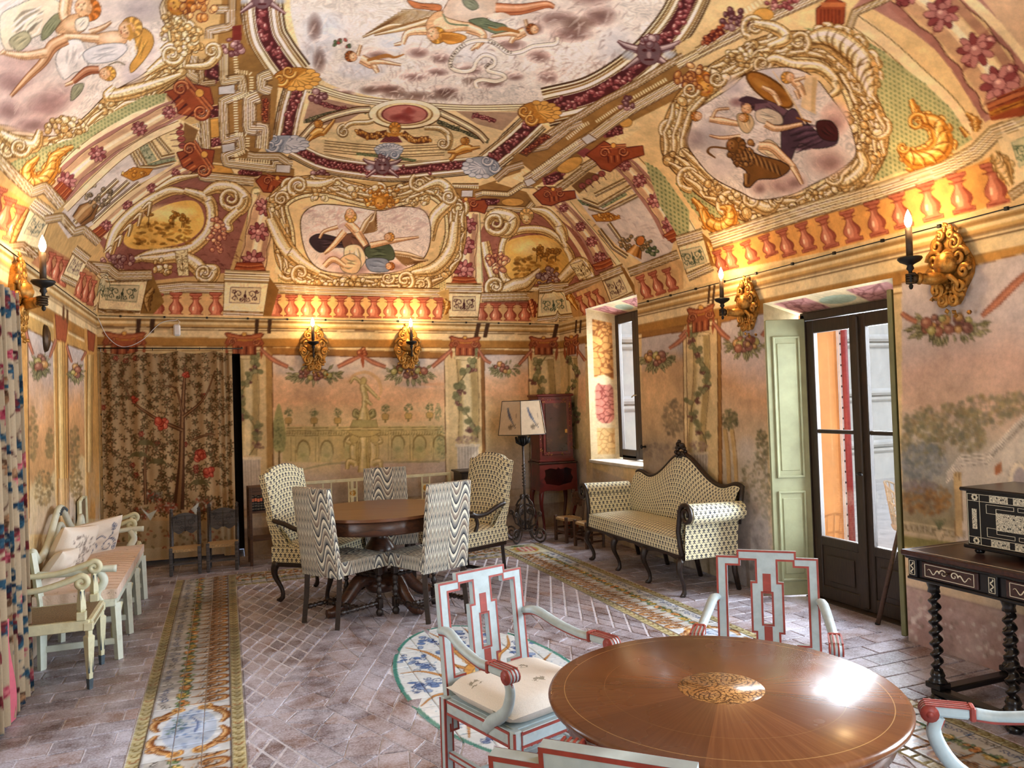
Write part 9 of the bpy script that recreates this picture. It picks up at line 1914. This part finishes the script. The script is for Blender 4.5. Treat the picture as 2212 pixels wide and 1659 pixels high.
t=thing('orange_pier','orange rendered garden wall seen through the French door','wall',(5.20,6.42,-.15));mb=MB();mb.box((0,0,1.45),(1.5,.4,2.9));mb.build('masonry',ORNG,t);mb=MB();mb.box((.765,-.22,1.45),(.03,.03,2.9));mb.build('white_strip',WHT,t);mb=MB();mb.tube([(.81,-.24,0),(.81,-.24,2.9)],.035,8);mb.build('pipe',REDR,t)
for k in range(24):mb=MB();mb.box((.765,-.236,.25+k*.11),(.012,.004,.02));mb.build('rivet',BLACKI,t)
t=thing('orange_pier','added orange rendered wall, out of view, that blocks sun from the French door','wall',(5.9,2.2,-.15));mb=MB();mb.box((0,0,2.2),(2.8,.4,4.4));mb.build('masonry',ORNG,t);mb=MB();mb.box((0,0,4.43),(2.9,.5,.06));mb.build('coping',PALE,t)  # unseen wall added to keep direct sun out of the French door
t=thing('stone_building','pale stone building front with string courses beyond the French door','building',(12.0,11.5,-.15));mb=MB();mb.box((0,.3,4.5),(14,.6,9));mb.build('front',PALE,t)
for z_ in(.7,1.7,2.75,3.8,4.9,6.0):mb=MB();mb.box((0,-.06,z_),(14,.16,.14),ch=.05);mb.box((0,-.03,z_-.13),(14,.08,.09),ch=.03);mb.build('string_course',PALE,t)
t=thing('wicker_chair','bleached wicker chair standing outside the French door','chair',(6.25,5.55,-.15),.6);WICK=mat('bleached_wicker',(190,176,150),.9,var=.2,scale=40)
mb=MB();mb.lathe([(.24,.38),(.26,.42),(.24,.44)],n=20);mb.build('seat',WICK,t);mb=MB()
for k in range(15):a=-.3+k*.25;mb.tube([(.24*math.cos(a),.24*math.sin(a),.42),(.30*math.cos(a),.30*math.sin(a),.62+.22*math.sin(max(0,a)))],.008,5)
for q in(.3,.6,1.0):mb.tube([((.24+.06*q)*math.cos(a),(.24+.06*q)*math.sin(a),.42+(.2+.22*math.sin(max(0,a)))*q)for a in np.linspace(-.3,3.3,24)],.01,5)
mb.build('back',WICK,t)
for k in range(4):a=k*PI/2+.7;mb=MB();mb.tube([(.2*math.cos(a),.2*math.sin(a),.40),(.24*math.cos(a),.24*math.sin(a),0)],.014,6);mb.build('leg',WICK,t)
# --- wall sconces: gilded masks with an arm that holds a candle
BULB=NT('candle_bulb');BULB.b.inputs['Emission Color'].default_value=(1,.78,.45,1);BULB.b.inputs['Emission Strength'].default_value=60;BULB.fin((1,.9,.7,1),.4)
CAND=mat('dark_candle_tube',(72,54,36),.5,var=.2)
def sconce(label,loc,rz,scale=1.0,style='arm',reach=.22,side=-.10,plate_=1.15):
 """local: wall plane at y = 0, the room is -y"""
 t=thing('candle_sconce',label,'sconce',loc,rz,None);t.scale=(scale,)*3
 r=np.random.default_rng(3);mb=MB();n=30
 pts=[(.105*math.cos(a)*(1+.12*math.cos(4*a)),.155*math.sin(a)*(1+.05*math.cos(5*a)))for a in np.linspace(0,2*PI,n,endpoint=False)];mb.prism(pts,.03,(0,-.016,0))
 for sx in(-1,1):
  for(cx,cz,R,a0,cw)in((.062,.045,.045,0,1),(.045,.105,.034,2,-1),(.085,-.02,.030,0,1),(.06,-.085,.036,-1,-1),(.03,-.135,.026,2,1),(.03,.145,.02,1,1)):
   P=spir((sx*cx,cz),R,a0 if sx>0 else PI-a0,1.5,cw*sx,18);mb.tube([(p[0],-.038-.012*i/17,p[1])for i,p in enumerate(P)],[.013,.008],7)
  mb.lathe([(0,-.012),(.014,-.004),(.016,0),(0,.012)],(sx*.024,-.062,.038),8,axis=(0,1,0));mb.tube([(sx*.006,-.065,.06),(sx*.03,-.066,.066),(sx*.048,-.05,.05)],[.009,.006],6);mb.tube([(sx*.005,-.07,-.035),(sx*.03,-.066,-.035),(sx*.055,-.05,-.065),(sx*.05,-.045,-.10)],[.012,.014,.008],7)
 mb.lathe([(0,-.03),(.05,-.012),(.062,.02),(.05,.055),(0,.09)],(0,-.04,.0),14);mb.tube([(0,-.062,.06),(0,-.088,.02),(0,-.075,-.005)],[.010,.016,.012],8)
 for k in range(26):q=(r.normal(0,.05),-.04,-.12+r.normal(0,.03));mb.lathe([(0,-.014),(.012,0),(0,.014)],q,6,axis=tuple(r.normal(0,1,3)))
 for k in range(10):q=(r.normal(0,.02),-.035,.165+r.uniform(-.01,.03));mb.lathe([(0,-.014),(.01,0),(0,.018)],q,6,axis=(r.normal(0,.5),0,1))
 gm=mb.build('gilded_mask',GOLD,t);gm.scale=(plate_,1,plate_*1.08)
 hx_,hy,hz=side,-reach,-.04
 if style=='arm':
  mb=MB();mb.tube([(.0,-.05,-.045),(side*.45,-reach*.55,-.048),(side*.8,-reach*.86,-.042)],[.034,.034,.026],10);mb.tube([(side*.72,-reach*.80,-.043),(side*.78,-reach*.85,-.043)],.033,10);am=mb.build('sleeve',GOLD,t)
  mb=MB();mb.tube([(side*.8,-reach*.86,-.042),(side*.93,-reach*.95,-.042)],[.019,.027],9)
  for k in range(4):z_=-.062+k*.0135;mb.tube([(hx_+.018,hy+.02,z_),(hx_-.012,hy-.018,z_),(hx_-.026,hy+.012,z_),(hx_-.006,hy+.03,z_)],[.0085,.0085,.007,.006],7)
  mb.tube([(hx_+.02,hy+.02,-.03),(hx_+.026,hy-.004,-.018),(hx_+.008,hy-.024,-.016)],[.009,.0085,.006],7);mb.build('hand',BRONZE,am)
 else:
  mb=MB();mb.tube(spline([(0,-.05,-.05),(side*.3,-reach*.6,-.075),(hx_,hy,-.05),(hx_,hy,-.02)],n=5),.012,7);mb.build('bracket',BRONZE,t)
 mb=MB();mb.lathe([(0,-.10),(.008,-.095),(.012,-.08),(.006,-.07),(.010,-.06),(.010,.0),(.020,.012),(.014,.03),(.022,.036),(.05,.05),(.062,.064),(.06,.074),(.02,.07),(.0,.07)],(hx_,hy,0),18);cu=mb.build('drip_pan',BLACKI,t)
 mb=MB();mb.lathe([(.0175,.065),(.0175,.235),(0,.237)],(hx_,hy,0),12);mb.build('candle_tube',CAND,t)
 mb=MB();mb.lathe([(.008,.236),(.017,.255),(.0195,.27),(.015,.295),(.006,.32),(0,.332)],(hx_,hy,0),12);mb.build('flame_bulb',BULB.m,t)
 L=lamp_obj('candle_light','POINT',(hx_,hy,.28),15.0,(1.0,.62,.28),radius=.03);L.parent=t
 return t
sconce('large gilded mask sconce with arm and candle between French door and console table',(XR,3.27,2.29),-PI/2,1.1,'arm',.20,-.09)
sconce('gilded mask sconce with outstretched arm and candle between painted column and French door',(XR,5.13,2.31),-PI/2,1.0,'arm',.19,-.10)
sconce('gilded sconce with tilted candle over the painted fruit swag nearest the tapestry',(.96,YB,2.26),0,1.05,'bracket',.15,-.02,1.3);sconce('gilded sconce with upright candle over the painted swag nearest the floor lamp',(2.04,YB,2.26),0,1.05,'bracket',.15,.015,1.3)
sconce('dark sconce arm and candle on the left wall beside the floral curtain',(XL,5.56,2.36),PI/2,1.1,'arm',.17,-.12)
t=thing('wall_plaque','dark oval wooden plaque on the left wall between painted columns','plaque',(XL,6.42,2.17),PI/2);mb=MB();mb.lathe([(0,.035),(.035,.034),(.062,.02),(.07,0)][::-1],(0,0,0),20,axis=(0,-1,0));b_=mb.build('boss',BRONZE,t);b_.scale=(1,1,1.5)
# --- wiring: sensor, cable and clips along the springing
t=thing('motion_sensor','small white motion sensor on the cornice above the tapestry','sensor',(-.46,YB,2.475));mb=MB();mb.box((0,-.025,0),(.07,.05,.125),ch=.015);mb.build('case',WHT,t);mb=MB();mb.tube([(.01,-.01,.06),(.03,-.006,.09),(0,-.006,.12)],.003,5);mb.build('lead',WHT,t)
def cable(label,pts,r,m_,clips=None):
 t=thing('wall_cable',label,'cable',pts[0]);o=np.array(pts[0]);mb=MB();mb.tube(np.array(pts)-o,r,5);mb.build('sheath',m_,t)
 if clips:
  for q in clips:mb=MB();mb.box(np.array(q)-o,(.02,.02,.02));mb.build('clip',BLACKI,t)
cable('thin dark cable clipped along the springing of the back wall',[(x,YB-.006,zs(x))for x in np.linspace(XL+.02,XR-.02,30)],.0035,BLACKI,[(x,YB-.006,zs(x))for x in np.arange(-1.0,4.0,.42)])
cable('thin dark cable clipped along the springing above the French door',[(XR-.006,y,zs(XR))for y in np.linspace(2.3,6.9,30)],.0035,BLACKI,[(XR-.006,y,zs(XR))for y in np.arange(2.5,6.9,.42)])
cable('thin dark cable along the springing of the left wall',[(XL+.006,y,zs(XL))for y in np.linspace(3.0,YB-.02,30)],.0035,BLACKI)
cable('white cable drooping from the motion sensor across the cornice',list(map(tuple,spline([(-1.21,YB-.008,2.60),(-1.12,YB-.008,2.40),(-.98,YB-.008,2.30),(-.80,YB-.008,2.37),(-.62,YB-.008,2.55),(-.46,YB-.008,2.585)],n=8))),.004,WHT)
cable('dotted white cable running down the corner beside the tapestry',[(XL+.03,YB-.006,z_)for z_ in np.linspace(2.3,.3,20)],.003,WHT,[(XL+.03,YB-.008,z_)for z_ in np.arange(.5,2.2,.22)])
t=thing('copper_pot','small reddish copper pot on the floor behind the rush chair','pot',(3.80,8.26,0));mb=MB();mb.lathe([(0,.003),(.06,.003),(.085,.05),(.09,.11),(.075,.15),(.08,.165),(.07,.16),(.06,.1),(0,.02)],n=20);mb.build('body',mat('old_copper',(132,70,42),.4,.5,var=.25),t);mb=MB();mb.tube([(.085*math.cos(a),0,.155+.09*math.sin(a))for a in np.linspace(0,PI,14)],.005,6);mb.build('bail_handle',BLACKI,t)
t=thing('wall_knob','small black iron knob on the frescoed wall beside the window','shutter stay',(XR,6.86,1.09),-PI/2);mb=MB();mb.lathe([(.012,0),(.008,.02),(.008,.035),(.022,.045),(.024,.056),(0,.066)],(0,0,0),14,axis=(0,-1,0));mb.build('grip',BLACKI,t)  # dark iron knob fixed to the wall
